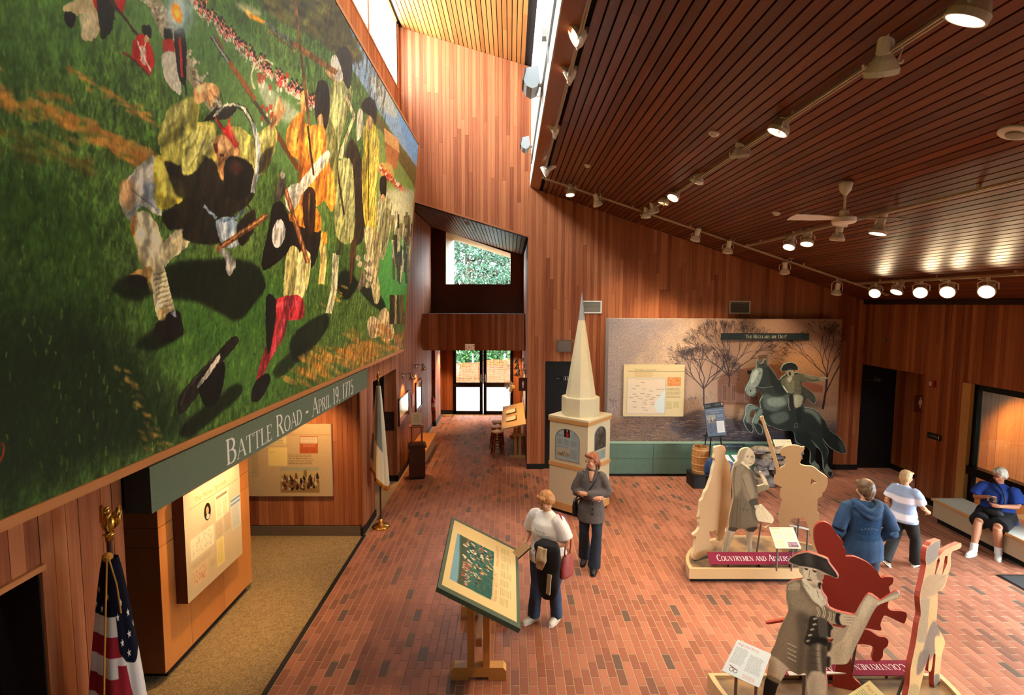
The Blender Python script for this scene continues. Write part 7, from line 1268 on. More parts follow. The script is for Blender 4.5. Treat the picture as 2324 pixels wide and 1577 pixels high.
def paint_side(cv):
    P = lambda s, c, al=1., soft=1, sm=1: cv.poly(S_(s), c, al, soft, sm)
    P('510,200 640,110 640,170 610,280 520,340', '7c6a58'); P('490,500 560,430 700,450 640,590 500,660 450,650', '9a7448', 1, 3); P('520,360 610,300 600,430 520,420', 'b08850', 1, 2); P('450,680 560,680 560,900 520,1060 420,1060 450,850', '8f7350', 1, 2); P('545,690 580,690 560,1000 520,1060', 'b98c4e', 1, 2); P('570,880 640,960 600,1160 500,1300 480,1160', '6e5540', 1, 4); P('600,1020 680,1060 650,1200 600,1180', 'bf9658', 1, 3); P('400,1100 480,1120 420,1300 370,1300', 'b08a54', .9, 4); P('450,1180 540,1160 480,1340 420,1380', '5c4838', .9, 4); P('585,1400 640,1400 625,1600 585,1600', '5f4e40', 1, 2); P('350,1500 440,1500 420,1700 330,1700', '9a7a4a', 1, 2)
    for s in ('600,450 680,330 730,230', '640,470 720,430 740,300'): cv.line(S_(s), 3, '6a4c2c', .7)
    cv.grain(.14, 3, 3, 8)
t = cut_thing('printed_cutout', 'oblique printed cut-out of a figure with raised arms and red edge', (3.62, 4.45, .175), side, (3.62, 4.45, 0), (.54, -.84, 0), .042, 'b98c56', paint_side, REDE, REDP, 420, holes=(S_('615,300 635,270 640,310 600,430 590,440'), S_('690,260 715,255 710,330 660,445')), rim=('c79a62', 3)); foot(t, (-.54, .84))
# reading panels on metal legs
PST = mat('7a7872', .35, .8, name='steel_post')
def stand_panel(label, c4px, p0, n, cv, pn, feet, side=CREAM, floor_z=.175):
    t = thing('info_stand', label, 'info panel', (p0[0], p0[1], floor_z)); off = Vector((-p0[0], -p0[1], -floor_z)); c4 = [on_plane(x, y, p0, n)+off for x, y in c4px]; o = free_panel(t, c4, cv, .012, side, 'plate', pn)
    tl, tr, br_, bl = c4; nn = Vector(n).normalized()
    for u in feet:
        p = (bl+(br_-bl)*u)*.75+(tl+(tr-tl)*u)*.25-nn*.014; q = MB(); q.tube([(p.x, p.y, 0), p], .014, 8); q.build('leg', PST, t)
    return t
cv = Cv(230, 200, 'cfc8a8'); cv.rect(0, 0, 230, 26, 'd8b48a', .6); cv.body(20, 8, 90, 14, 1, 'b06a50', .8); cv.rect(16, 70, 84, 44, '8fa8b4', .9); cv.rect(10, 30, 98, 160, 'dcb888', .35); cv.body(18, 36, 84, 30, 4, '8a8468', .7); cv.body(18, 122, 84, 66, 9, '8a8468', .7); cv.body(122, 36, 90, 90, 12, '6a6858', .7); scene_print(cv, 124, 140, 90, 50, 3, '8a6c74', '6a4a50', ['3c2a30', 'b89a98'], 18)
stand_panel('cream reading panel on steel legs before the sepia coated man', K('790,1025 1000,1025 1072,1210 850,1208'), (4.0, 6.98, .62), (0, -.62, .78), cv, 'reading_print', (.15, .75))
cv = Cv(40, 40, 'a8a49a'); stand_panel('reading panel seen from behind as a silver edge by the fibreboard soldier', K('965,998 1145,1036 1142,1052 965,1012'), (4.4, 7.5, .62), (0, -.98, .2), cv, 'edge_print', (.35, .95), mat('8a8a86', .3, .7))
q = MB(); q.tube([(0, 0, 0), (0, 0, .55)], .012, 8); o = q.build('support_rod', PST); o.location = (3.62, 7.75, .175); tag(o, 'thin steel rod standing behind the coated man cut-out', 'rod')
cv = Cv(250, 240, 'd2d6d0'); cv.text('Hugh, Earl Percy', 14, 30, 17, 'c0504a', 1, False); cv.body(16, 44, 98, 120, 15, '6e6e6a', .7); cv.body(130, 60, 100, 120, 15, '6e6e6a', .7, 2); cv.ell((52, 205), 14, 14, '4a4648', .9, raw=True); cv.ell((52, 205), 10, 10, 'd2d6d0', 1, raw=True); cv.ell((80, 205), 14, 14, '4a4648', .9, raw=True); cv.ell((80, 205), 10, 10, 'd2d6d0', 1, raw=True); cv.line([(30, 182), (90, 196)], 7, '8a4a44', .9, 0, True); cv.body(130, 200, 90, 30, 4, 'c0605a', .7)
stand_panel('white tilted panel with a small cannon drawing on steel legs', O_('365,1088 660,1215 552,1513 225,1362'), (2.2, 4.45, .72), (-.3, -.62, .72), cv, 'cannon_print', (.3, .85), mat('c8ccc8', .5))
cv = Cv(250, 240, 'cdb87c'); cv.text('Major John Pitcairn', 14, 36, 17, 'b0503a', 1, False); cv.body(16, 50, 98, 150, 16, '6e6444', .7); cv.body(130, 30, 100, 170, 18, '6e6444', .7, 2)
stand_panel('yellow tilted panel cut by the bottom edge of the view', O_('1525,1447 1840,1760 1500,1990 1150,1700'), (2.95, 4.15, .62), (-.15, -.55, .8), cv, 'yellow_print', (.3, .8))
stand_panel('pale reading panel seen edge-on behind the officer', O_('800,1366 1160,1366 1320,1384 820,1402'), (2.6, 4.72, .48), (-.1, -.25, .97), Cv(20, 20, 'd8d4c8'), 'edge2_print', (.3, .7))
# maroon title strips
MAR = mat('6a1c2c', .4, name='maroon_enamel')
def strip(label, x0, x1, y, z, tilt, flip):
    L_ = x1-x0; cv = Cv(L_*420, .17*420, '7a2436'); H_ = cv.h; cv.text('Countrymen and Adversaries', cv.w/2, H_*.72, H_*.5, 'e4dcd4', 1, True, .96, 'c')
    if flip: cv.a = cv.a[::-1, ::-1].copy()
    t = thing('title_strip', label, 'sign', ((x0+x1)/2, y, .175), 0, 'maroon title strips'); e2 = Vector((0, math.cos(tilt), math.sin(tilt))); c = Vector((0, 0, z-.175)); o = c-Vector((L_/2, 0, 0))-e2*.085
    pl = panel('plate', t, o, (1, 0, 0), e2, L_, .17, .01, cv, MAR, .75, .1, 'strip_print')
    for u in (.2, .5, .8): p = Vector((L_*(u-.5), .0, z-.175)); q = MB(); q.tube([(p.x, .02, 0), (p.x, .0, p.z-.012)], .011, 8); q.build('post', mat('3a2a2a', .4, .5), t)
strip('maroon title strip COUNTRYMEN AND ADVERSARIES facing the viewer', 2.74, 4.16, 7.01, .31, .75, False); strip('maroon title strip read upside down beyond the red figures', 2.55, 3.95, 4.83, .30, .2, True)

# ------------------------------------------------------------------ tilted picture table in the middle
tb = thing('picture_table', 'tilted picture table with green frame on an oak trestle', 'lectern', (-.31, 5.4, 0)); OKT = wood('trestle_oak', 2, 'a8702c', 'c48a44', .45, .7)
A_, B_, C_, D_ = [Vector(p)+Vector((.31, -5.4, 0)) for p in ((-.70, 6.24, 1.21), (-.66, 4.64, 1.21), (.10, 4.50, .90), (.10, 6.03, .90))]
cv = Cv(560, 310, 'd2b982'); cv.rect(60, 26, 385, 178, '2a5a50'); cv.rect(60, 26, 385, 34, '6f9aa8'); cv.poly([(60, 60), (250, 52), (445, 40), (445, 80), (60, 84)], '3a4a30', 1, 2, raw=True)
for i in range(240): x, y = rr.uniform(80, 440), rr.uniform(66, 200); (y > 60+abs(x-330)*.1) and cv.ell((x, y), rr.uniform(2, 8), rr.uniform(3, 12), rr.choice(['1c2c24', '38685a', 'c89a68', 'd8c8a0', 'b0503c', '14181a', '8a7a54', 'd07a38', '2c4a3c', 'e0d0b0']), .85, rr.random(), 0, True)
for i in range(60): x = rr.uniform(70, 260); cv.ell((x, 70+rr.uniform(0, 30)), 2.5, 5, rr.choice(['b0443c', 'c8685a', 'd8c8b0']), .9, 0, 0, True)
cv.poly([(60, 204), (60, 130), (160, 150), (300, 204)], '1f5148', .8, 6, raw=True); cv.text('Battle Road - April 19, 1775', 60, 226, 15, 'b8563c', 1, False, .9); cv.text('Returning to Boston under Fire', 330, 226, 13, 'b8563c', 1, False, .8)
for i in range(7): cv.body(60+i*68, 238, 58, 52 if i % 2 else 40, 7, '8a7a54', .75, i)
o = None; tl, tr, br_, bl = A_, None, None, None
nn = (C_-B_).cross(D_-C_).normalized(); nn = nn if nn.z > 0 else -nn; ctr = (A_+B_+C_+D_)/4
q = MB(); q.prism([B_, C_, D_, A_], nn*-.045); q.build('frame', mat('4a5a48', .5, name='green_frame'), tb)
ins = [p+(ctr-p)*.085+nn*.003 for p in (B_, A_, D_, C_)]   # bottom-left seen by the reader is the near low corner
b0 = [p for p in (C_+(ctr-C_)*.085+nn*.003, D_+(ctr-D_)*.085+nn*.003, A_+(ctr-A_)*.085+nn*.003, B_+(ctr-B_)*.085+nn*.003)]
q = MB(); q.prism(b0, nn*-.002); o = q.build('print', cv.material('table_print', .45, .3), tb); uv = o.data.uv_layers.new(name='UVMap'); mm_ = [(0, 0), (1, 0), (1, 1), (0, 1)]
for lp in o.data.loops: uv.data[lp.index].uv = mm_[lp.vertex_index % 4]
for yy in (-.3, .78):
    for dx in (-.055, .055): q = MB(); q.bb((dx*1.45-.034, yy-.05, .12), (dx*1.45+.034, yy+.05, .97)); q.build('post', OKT, tb)
    q = MB(); pr_ = [(-.28, 0), (-.1, 0), (-.1, .035), (.1, .035), (.1, 0), (.28, 0), (.28, .1), (.25, .135), (-.25, .135), (-.28, .1)]; q.prism([(x, yy-.055, z) for x, z in pr_], (0, .11, 0)); q.build('foot', wood('foot_oak', 0, 'b07c3a', 'c89450', .45, .7) if yy < 0 else bpy.data.materials['foot_oak'], tb, fix=True)
    q = MB(); q.prism([(-.3, yy-.03, 1.11), (.33, yy-.03, .85), (.33, yy-.03, .80), (-.3, yy-.03, 1.05)], (0, .06, 0)); q.build('bearer', OKT, tb, fix=True)
q = MB(); q.bb((-.03, -.3, .32), (.03, .78, .40)); q.build('stretcher', OKT, tb)

# ------------------------------------------------------------------ right side: window, bench, mat, wall signs
pf = MB(); pf.bb((XR-.03, 9.03, 0), (XR+.2, 9.20, 2.44)); struct(pf.build('trim_9', wood('window_post', 2, 'b88a4c', 'd0a468', .45, .6)))
for k, (ya, yb) in enumerate(((7.0, 9.02), (5.4, 6.95), (3.8, 5.35), (2.2, 3.75))):  # the last bay is unseen, added to bring more daylight onto the floor
    wf = MB(); t_ = .07
    for a, b in (((ya, 0), (ya+t_, 2.44)), ((yb-t_, 0), (yb, 2.44)), ((ya, 2.34), (yb, 2.44)), ((ya, 0), (yb, .08))): wf.bb((XR+.03, a[0], a[1]), (XR+.11, b[0], b[1]))
    wn_ = struct(wf.build('window_%d' % (30+k), METAL_DK)); q = MB(); q.bb((XR-.02, ya, .86), (XR+.12, yb, 1.0)); q.build('rail', METAL_DK, wn_)
    q = MB(); q.bb((XR+.065, ya+t_, .08), (XR+.072, yb-t_, 2.34)); q.build('pane', MATS['glass'], wn_)
gm, gN, gL, gB = newmat('dimming_glass'); tr_ = gN.new('ShaderNodeBsdfTransparent'); tr_.inputs['Color'].default_value = (.3, .29, .27, 1); gl_ = gN.new('ShaderNodeBsdfGlossy'); gl_.inputs['Roughness'].default_value = .05; ms_ = gN.new('ShaderNodeMixShader'); ms_.inputs[0].default_value = .06; gL.new(tr_.outputs[0], ms_.inputs[1]); gL.new(gl_.outputs[0], ms_.inputs[2]); gL.new(ms_.outputs[0], gN['Material Output'].inputs['Surface'])  # tint added to dim the daylight entering the vestibule, out of view
wf = MB()
for ya in (7.0, 9.26): wf.bb((10.22, ya, 0), (10.3, ya+.08, 2.46))
wf.bb((10.22, 7.0, 2.36), (10.3, 9.34, 2.46)); wf.bb((10.22, 7.0, .95), (10.3, 9.34, 1.05)); wf.bb((10.22, 7.0, 0), (10.3, 9.34, .1)); wn_ = struct(wf.build('window_40', METAL_DK)); q = MB(); q.bb((10.255, 7.05, .1), (10.265, 9.3, 2.36)); q.build('pane', gm, wn_)
t = thing('long_bench', 'long bench with a white top and tan front before the window', 'bench', (7.7, 8.1, 0)); LAM = mat('b9a283', .5, name='tan_laminate')
q = MB(); q.bb((-.28, -.87, .38), (.26, .9, .415)); q.build('seat', mat('d3d1c4', .35, name='white_laminate'), t); q = MB(); q.bb((-.295, -.885, .378), (-.28, .9, .417)); q.bb((-.295, .9, .378), (.26, .915, .417)); q.bb((-.295, -.9, .378), (.26, -.87, .417)); q.build('oak_edge', OAK, t); q = MB(); q.bb((-.27, -.86, .1), (.25, .89, .378)); q.build('body', LAM, t); q = MB(); q.bb((-.22, -.8, 0), (.24, .84, .1)); q.build('plinth', BLACK, t)
t = thing('floor_mat', 'dark grey entrance mat at the right edge of the view', 'mat', (7.4, 6.5, 0)); q = MB(); q.bb((-.5, -1.0, 0), (.55, .62, .012)); q.build('pile', mat('2e2a28', .95, noise=.2, scale=80), t); q = MB(); q.bb((-.53, -1.03, 0), (.58, .65, .008)); q.build('edge', BLACK, t)
cv = Cv(110, 150, '5c2c18'); figure_icon(cv, 55, 20, 100, 'd8d0c8', True); t = thing('restroom_sign', 'brown blade sign with a white woman symbol by the right recess', 'sign', (7.86, 10.12, 1.72)); panel('plate', t, (0, 0, 0), (1, 0, 0), (0, 0, 1), .22, .33, .02, cv, mat('5c2c18', .5), .5, .3, 'women_blade')
t = thing('alarm_pull', 'red and white fire alarm pull on the right wall', 'alarm', (XR-.003, 9.86, 2.25)); q = MB(); q.bb((-.04, -.05, 0), (0, .05, .12)); q.build('body', mat('8a1c1c', .4), t); q = MB(); q.bb((-.05, .0, .02), (-.04, .05, .1)); q.build('face', mat('c9c4bc', .4), t)
cv = Cv(120, 40, '14110f'); cv.line([(16, 20), (96, 20)], 3, 'b8b4ac', 1, 0, True); cv.line([(40, 14), (80, 14)], 2, 'b8b4ac', .8, 0, True); figure_icon(cv, 100, 6, 28, 'd8d0c8', True); t = thing('arrow_sign', 'small black direction sign on the right wall beside the post', 'sign', (XR-.003, 9.6, 1.27)); panel('plate', t, (-.012, .32, 0), (0, -1, 0), (0, 0, 1), .32, .11, .01, cv, BLACK, pname='arrow_print')
t = thing('thermostat', 'tiny pale wall plate high on the right wall', 'thermostat', (XR-.002, 11.2, 3.02)); q = MB(); q.bb((-.02, 0, 0), (0, .1, .08)); q.build('plate', mat('6a5a48', .5), t); q = MB(); q.bb((-.026, .03, .02), (-.02, .07, .06)); q.build('dial', mat('8a7a64', .5), t)
# ------------------------------------------------------------------ people
SKIN = mat('c08a68', .55, noise=.05, scale=30, name='skin'); SKIN2 = mat('b87c5c', .55, noise=.05, scale=30, name='skin_tan')
def fused(mb, name, material, parent, vox, it=4, noise=0., nsc=20.):
    """closed shapes melted into one continuous skin"""
    o = mb.build(name, material); r = o.modifiers.new('remesh', 'REMESH'); r.mode = 'VOXEL'; r.voxel_size = vox; r.use_smooth_shade = True
    s = o.modifiers.new('smooth', 'SMOOTH'); s.factor = .5; s.iterations = it
    me = bpy.data.meshes.new_from_object(baked(o)); o.modifiers.clear(); o.data = me; TS.collection.objects.unlink(o)
    if noise:
        co = np.empty(len(me.vertices)*3); me.vertices.foreach_get('co', co); co = co.reshape(-1, 3); nr = np.empty(len(me.vertices)*3); me.vertices.foreach_get('normal', nr); nr = nr.reshape(-1, 3)
        f = np.sin(co[:, 0]*nsc*1.3+co[:, 2]*nsc*.35)*np.sin(co[:, 1]*nsc+1.7)+.6*np.sin(co[:, 2]*nsc*.9+co[:, 0]*nsc*.8); co += nr*(f*noise)[:, None]; me.vertices.foreach_set('co', co.ravel()); me.update()
    if not me.materials: me.materials.append(material)
    me.polygons.foreach_set('use_smooth', [True]*len(me.polygons)); o.parent = parent; return o
def erings(mb, rings, seg=20):
    """rings: (centre, rx, ry) ellipses lying flat"""
    mb.loft([[Vector(c)+Vector((rx*math.cos(2*math.pi*k/seg), ry*math.sin(2*math.pi*k/seg), 0)) for k in range(seg)] for c, rx, ry in rings])
def lerp(a, b, t): return Vector(a)*(1-t)+Vector(b)*t
def hand(mb, wrist, d, n, side, curl=.5, s=1.):
    """palm, four unequal curled fingers and a thumb leaving the side of the palm"""
    d = Vector(d).normalized(); n = Vector(n); n = (n-d*n.dot(d)).normalized(); w = d.cross(n)*side; wr = Vector(wrist)
    mb.tube([wr-d*.02*s, wr+d*.03*s, wr+d*.085*s], [.024*s, .036*s, .034*s], 10)
    for i, l in enumerate((.070, .080, .075, .058)):
        o = wr+d*.08*s+w*(.027-.018*i)*s; p = [o-d*.02*s]; a = 0.
        for k in range(3): a += curl*(.5+.35*k); p.append(p[-1]+(d*math.cos(a)+n*math.sin(a))*l*s*(.45 if k == 0 else .32 if k == 1 else .26))
        mb.tube(p, [.0095*s, .009*s, .0085*s, .0065*s], 8)
    o = wr+d*.03*s+w*.03*s; mb.tube([o-w*.01*s, o+(d*.5+w*.7+n*.2).normalized()*.035*s, o+(d*.8+w*.5+n*.45).normalized()*.065*s], [.013*s, .011*s, .008*s], 8)
def head_shapes(mb, c, R, s=1., slim=1.):
    """c = centre of the skull; R turns the face, which looks along -Y"""
    V = lambda x, y, z: Vector(c)+R @ Vector((x*s*slim, y*s, z*s))
    def bl(p, r):
        m_ = MB(); m_.ball((0, 0, 0), r, 14, 10); mb.add([Vector(c)+R @ (Vector(v)*s+Vector(p)*s) for v in m_.v], m_.f)
    bl((0, .008, .03), (.074, .092, .085)); bl((0, -.022, -.03), (.06, .068, .078)); bl((0, -.045, -.082), (.032, .035, .026)); bl((0, -.062, -.005), (.048, .03, .035))
    bl((0, -.098, -.022), (.012, .017, .014)); mb.tube([V(0, -.085, .015), V(0, -.098, -.012)], [.008*s, .011*s], 8); bl((0, -.083, -.06), (.022, .012, .012))
    for sx in (-1, 1): bl((sx*.074, .008, -.012), (.01, .02, .03)); bl((sx*.042, -.062, -.025), (.022, .02, .022))
def face_parts(parent, c, R, s=1., eye='2c221c', lip='9a5048', brow='7a5c40'):
    Vv = lambda x, y, z: Vector(c)+R @ (Vector((x, y, z))*s); q = MB()
    for sx in (-1, 1): q.ball(Vv(sx*.030, -.0865, .006), .0085*s, 8, 6)
    q.build('eyes', mat(eye, .2), parent, smooth=True); q = MB()
    for sx in (-1, 1): q.tube([Vv(sx*.016, -.0925, .024), Vv(sx*.03, -.0905, .029), Vv(sx*.046, -.078, .023)], .0045*s, 6)
    q.build('eyebrows', mat(brow, .7), parent); q = MB(); q.tube([Vv(-.022, -.086, -.058), Vv(0, -.0955, -.056), Vv(.022, -.086, -.058)], [.003*s, .0055*s, .003*s], 6); q.build('mouth', mat(lip, .5), parent)
def person(label, loc, face, H, look=(0, 0), J=None, build=1., clothes=None, hair=None, group=None, female=True, lean=0., skin=SKIN):
    """J: joint targets in the person's own frame (faces -Y, left hand at +X)"""
    t = thing('person', label, 'person', loc, math.atan2(face[0], -face[1])); k = H/1.68; b = build
    sh_z, hip_z = 1.385*k, .90*k; sw = (.165 if female else .19)*k*(.6+.4*b); J = J or {}
    G = lambda n, d: Vector(J.get(n, d))*k
    c_off = Vector((0, -lean*.45*k, 0)); top = Vector((0, -lean*.5*k, (J['hip'][2]-.90)*k if 'hip' in J else 0))
    S = {s: Vector((s*sw, 0, sh_z))+top for s in (-1, 1)}; HP = {s: Vector((s*.088*k*b, 0, hip_z)) for s in (-1, 1)}
    EL = {1: G('elL', (.25, .03, 1.10)), -1: G('elR', (-.25, .03, 1.10))}; WR = {1: G('wrL', (.27, -.06, .87)), -1: G('wrR', (-.27, -.06, .87))}
    KN = {1: G('knL', (.10, -.01, .48)), -1: G('knR', (-.10, -.01, .48))}; AN = {1: G('anL', (.105, .02, .085)), -1: G('anR', (-.105, .02, .085))}
    HPx = {s: (Vector(J['hip'])*k+Vector((s*.088*k*b, 0, 0))) if 'hip' in J else HP[s] for s in (-1, 1)}
    pel = (HPx[1]+HPx[-1])/2; neck = Vector((0, .015*k, 1.455*k))+top; hc = Vector((0, -.012*k, 1.572*k))+Vector((top.x, top.y*1.15, top.z))
    R = Matrix.Rotation(look[0], 3, 'Z') @ Matrix.Rotation(look[1], 3, 'X')
    def torso(q, e, z0=None):
        rings = [(pel+Vector((0, .0, -.05*k)), .155*k*b+e, .115*k*b+e), (pel+Vector((0, 0, .04*k)), .165*k*b+e, .12*k*b+e), (lerp(pel, neck, .3), .135*k*b+e+(b-1)*.05, .10*k*b+e+(b-1)*.06), (lerp(pel, neck, .52)+Vector((0, -.012*(1 if female else .3)*k, 0)), .15*k*b+e, (.118 if female else .108)*k*b+e), (lerp(pel, neck, .72), .160*k*(.55+.45*b)+e, .108*k*b+e), (lerp(pel, neck, .84), sw*.82+e*.8, .08*k+e), (lerp(pel, neck, .92), sw*.5+e*.9, .06*k+e*.8), (lerp(pel, neck, .97), .062*k+e*.2, .055*k+e*.3), (neck, .05*k+e*.1, .052*k+e*.1)]
        erings(q, rings)
    body = MB(); torso(body, 0.); body.tube([neck-Vector((0, 0, .06*k)), neck+Vector((0, 0, .04*k)), hc+R @ Vector((0, .03*k, -.06*k))], [.055*k, .05*k, .05*k], 12); head_shapes(body, hc, R, k)
    for s in (-1, 1):
        body.tube([S[s]-Vector((s*.06*k, 0, .02*k)), S[s]-Vector((s*.016*k, 0, .036*k)), lerp(S[s], EL[s], .5), EL[s]], [.036*k, .042*k*b, .042*k*b, .038*k], 12); body.tube([EL[s], lerp(EL[s], WR[s], .35), WR[s]], [.038*k, .038*k, .026*k], 12)
        d = J.get('hdL' if s == 1 else 'hdR', WR[s]-EL[s]); hand(body, WR[s], d, J.get('hnL' if s == 1 else 'hnR', (-s, -.3, 0)), s, J.get('curl', .5), k)
        body.tube([HPx[s]+Vector((0, 0, .03*k)), lerp(HPx[s], KN[s], .5), KN[s]], [.095*k*b, .076*k*b, .056*k], 12); body.tube([KN[s], lerp(KN[s], AN[s], .3), AN[s]], [.056*k, .055*k*(.6+.4*b), .036*k], 12)
        fd = Vector(J.get('ftL' if s == 1 else 'ftR', (s*.15, -1, 0))).normalized(); body.tube([AN[s]-Vector((0, 0, .03*k)), AN[s]+fd*.06*k-Vector((0, 0, .045*k)), AN[s]+fd*.15*k-Vector((0, 0, .055*k))], [.034*k, .033*k, .024*k], 10)
    fused(body, 'body', skin, t, .0085*k, 3); face_parts(t, hc, R, k)
    D = dict(k=k, t=t, S=S, HP=HPx, EL=EL, WR=WR, KN=KN, AN=AN, pel=pel, neck=neck, hc=hc, R=R, torso=torso, b=b, sw=sw, J=J); clothes(D); hair(D); return D
def trousers(D, m, flare=.0, short=None, e=.016):
    q = MB(); k, b = D['k'], D['b']; p = D['pel']; erings(q, [(p+Vector((0, 0, -.1*k)), .15*k*b+e, .11*k*b+e), (p, .168*k*b+e, .122*k*b+e), (p+Vector((0, 0, .1*k)), .15*k*b+e, .108*k*b+e)])
    for s in (-1, 1):
        H_, K_, A = D['HP'][s], D['KN'][s], D['AN'][s]
        if short: q.tube([H_+Vector((0, 0, .02)), lerp(H_, K_, .5), lerp(H_, K_, short)], [.105*k*b+e, .09*k*b+e, .088*k*b+e], 14)
        else: q.tube([H_+Vector((0, 0, .02)), lerp(H_, K_, .5), K_], [.1*k*b+e, .08*k*b+e, .062*k+e], 14); q.tube([K_, lerp(K_, A, .5), A+Vector((0, 0, -.035*k))], [.062*k+e, .058*k+e+flare*.4, .05*k+e+flare], 14)
    return fused(q, 'trousers', m, D['t'], .011, 3, .0022, 34)
def shoes(D, m, sole=None):
    for s in (-1, 1):
        k = D['k']; A = D['AN'][s]; fd = Vector(D['J'].get('ftL' if s == 1 else 'ftR', (s*.15, -1, 0))).normalized(); q = MB(); up = Vector((0, 0, 1))
        q.tube([A-fd*.045*k-up*.045*k, A-up*.04*k, A+fd*.07*k-up*.048*k, A+fd*.15*k-up*.058*k, A+fd*.185*k-up*.062*k], [.034*k, .045*k, .043*k, .036*k, .022*k], 12); q.tube([A+up*.01, A-up*.04*k], [.044*k, .044*k], 12); o = fused(q, 'shoe', m, D['t'], .007, 2)
        zz = A.z-.088*k; q = MB(); w = fd.cross(up); q.prism([A*1+fd*x*k+w*y*k-up*(A.z-zz) for x, y in ((-.08, -.025), (-.085, .02), (-.02, .04), (.08, .046), (.17, .036), (.205, 0), (.17, -.036), (.08, -.046), (-.02, -.04))], up*.022*k); q.build('sole', sole or mat('cfc8ba', .6), o, fix=True)
def top(D, m, sleeve=1., hem=.0, e=.018, name='top', wide=0., neckcut=True, noise=.002):
    q = MB(); D['torso'](q, e); k, b = D['k'], D['b']; p = D['pel']
    if hem: erings(q, [(p+Vector((0, 0, -hem)), .172*k*b+e+wide, .13*k*b+e+wide), (p, .175*k*b+e+wide*.6, .13*k*b+e+wide*.5), (p+Vector((0, 0, .12*k)), .15*k*b+e, .115*k*b+e)])
    for s in (-1, 1):
        S, E, W = D['S'][s], D['EL'][s], D['WR'][s]
        if sleeve >= 1: q.tube([S-Vector((s*.06*k, 0, .01*k)), S-Vector((s*.012*k, 0, .03*k)), lerp(S, E, .5), E], [.042*k+e, .05*k*b+e, .047*k*b+e, .043*k+e], 12); q.tube([E, lerp(E, W, .4), lerp(E, W, .97)], [.045*k+e, .044*k+e*.9, .033*k+e*.7], 12)
        else: q.tube([S-Vector((s*.06*k, 0, .01*k)), S-Vector((s*.01*k, 0, .03*k)), lerp(S, E, sleeve*.5), lerp(S, E, sleeve)], [.045*k+e, .05*k*b+e, .054*k*b+e, .058*k*b+e], 12)
    o = fused(q, name, m, D['t'], .0115, 4, noise, 30); return o
def short_hair(D, m, front=.05, nape=-.04, puff=.014, tail=False):
    q = MB(); k, R, c = D['k'], D['R'], D['hc']; V = lambda x, y, z: c+R @ (Vector((x, y, z))*k)
    def bl(p, r):
        m_ = MB(); m_.ball((0, 0, 0), r, 14, 10); q.add([c+R @ ((Vector(v)+Vector(p))*k) for v in m_.v], m_.f)
    bl((0, .022, .045), (.078+puff, .085+puff, .078+puff)); bl((0, .06, .0), (.07+puff, .05+puff, .075+puff))
    for s in (-1, 1): bl((s*.066, .022, .01), (.02+puff*.5, .042, .05)); bl((s*.04, -.052, .082), (.04, .035, .028))
    bl((0, -.055, .085), (.045, .032, .026))
    if nape < -.05: bl((0, .07, nape), (.055, .035, .05))
    if tail: q.tube([V(0, .1, 0), V(.01, .125, -.07), V(.015, .105, -.16)], [.03*k, .026*k, .012*k], 10)
    return fused(q, 'hair', m, D['t'], .007, 3, .0016, 120)
def hair_mat(a): return mat(a, .5, noise=.25, scale=45, name='hair_'+a)
DENIM = mat('33445c', .8, noise=.18, scale=25, name='denim'); DENIM_D = mat('1c2632', .8, noise=.2, scale=22, name='dark_denim')
def strap(D, pts, r, m, name='strap'): q = MB(); q.tube(smooth_pts(pts, 2, False), r, 6); return q.build(name, m, D['t'], smooth=True)
# woman in the white lettered shirt reading the table
def wear1(D):
    k = D['k']; trousers(D, DENIM, .012); shoes(D, mat('cfc6b2', .6))
    sh = top(D, mat('e6ded6', .8, noise=.04, name='white_cotton'), .85, .10, .022, 'tshirt', .02)
    cv = Cv(240, 130, 'e6ded6'); cv.text('Freedom', 120, 58, 44, '4a4650', 1, True, .82, 'c'); cv.text('Trail', 120, 108, 38, '4a4650', 1, True, .82, 'c'); cv.line([(80, 120), (160, 120)], 2, '9a5050', .8, 0, True)
    q = MB(); zc_ = 1.19*k; rows = []          # the print follows the curve of the chest
    for j in range(5):
        z = zc_-.065+.13*j/4; rows.append([Vector((x, -.01-D['b']*.118*k*1.02*math.sqrt(max(.05, 1-(x/(.21*k*D['b']))**2))-.033-.012*math.sin(j*.8), z)) for x in [(-.135+.27*i/8) for i in range(9)]])
    q.loft(rows, False, closed=False); o = q.build('shirt_print', cv.material('shirt_lettering', .8, .1), sh); uv = o.data.uv_layers.new(name='UVMap')
    for lp in o.data.loops: i = lp.vertex_index; uv.data[lp.index].uv = ((i % 9)/8, (i//9)/4)
    sm = o.modifiers.new('wrap', 'SHRINKWRAP'); sm.target = sh; sm.offset = .004; sm.wrap_method = 'NEAREST_SURFACEPOINT'
W1 = person('woman in a white lettered t-shirt and jeans reading the tilted table', (.46, 6.10, 0), (-.62, -.78), 1.58, (-.35, .42), dict(elL=(.30, -.02, 1.10), wrL=(.10, -.25, 1.07), elR=(-.29, .0, 1.10), wrR=(-.19, -.24, 1.04), hdR=(.25, -.9, -.25), hdL=(-.7, -.6, 0), hnR=(.8, .2, -.5), hnL=(0, .3, -1), anL=(.11, .05, .085), anR=(-.12, -.14, .085), knL=(.10, .0, .48), knR=(-.11, -.08, .48), ftR=(-.25, -1, 0), ftL=(.1, -1, 0)), 1.28, wear1, lambda D: short_hair(D, hair_mat('a8703c'), puff=.016), lean=.08)
def local_thing(D, name, label, cat): o = thing(name, label, cat, D['t'].location, D['t'].rotation_euler.z); return o
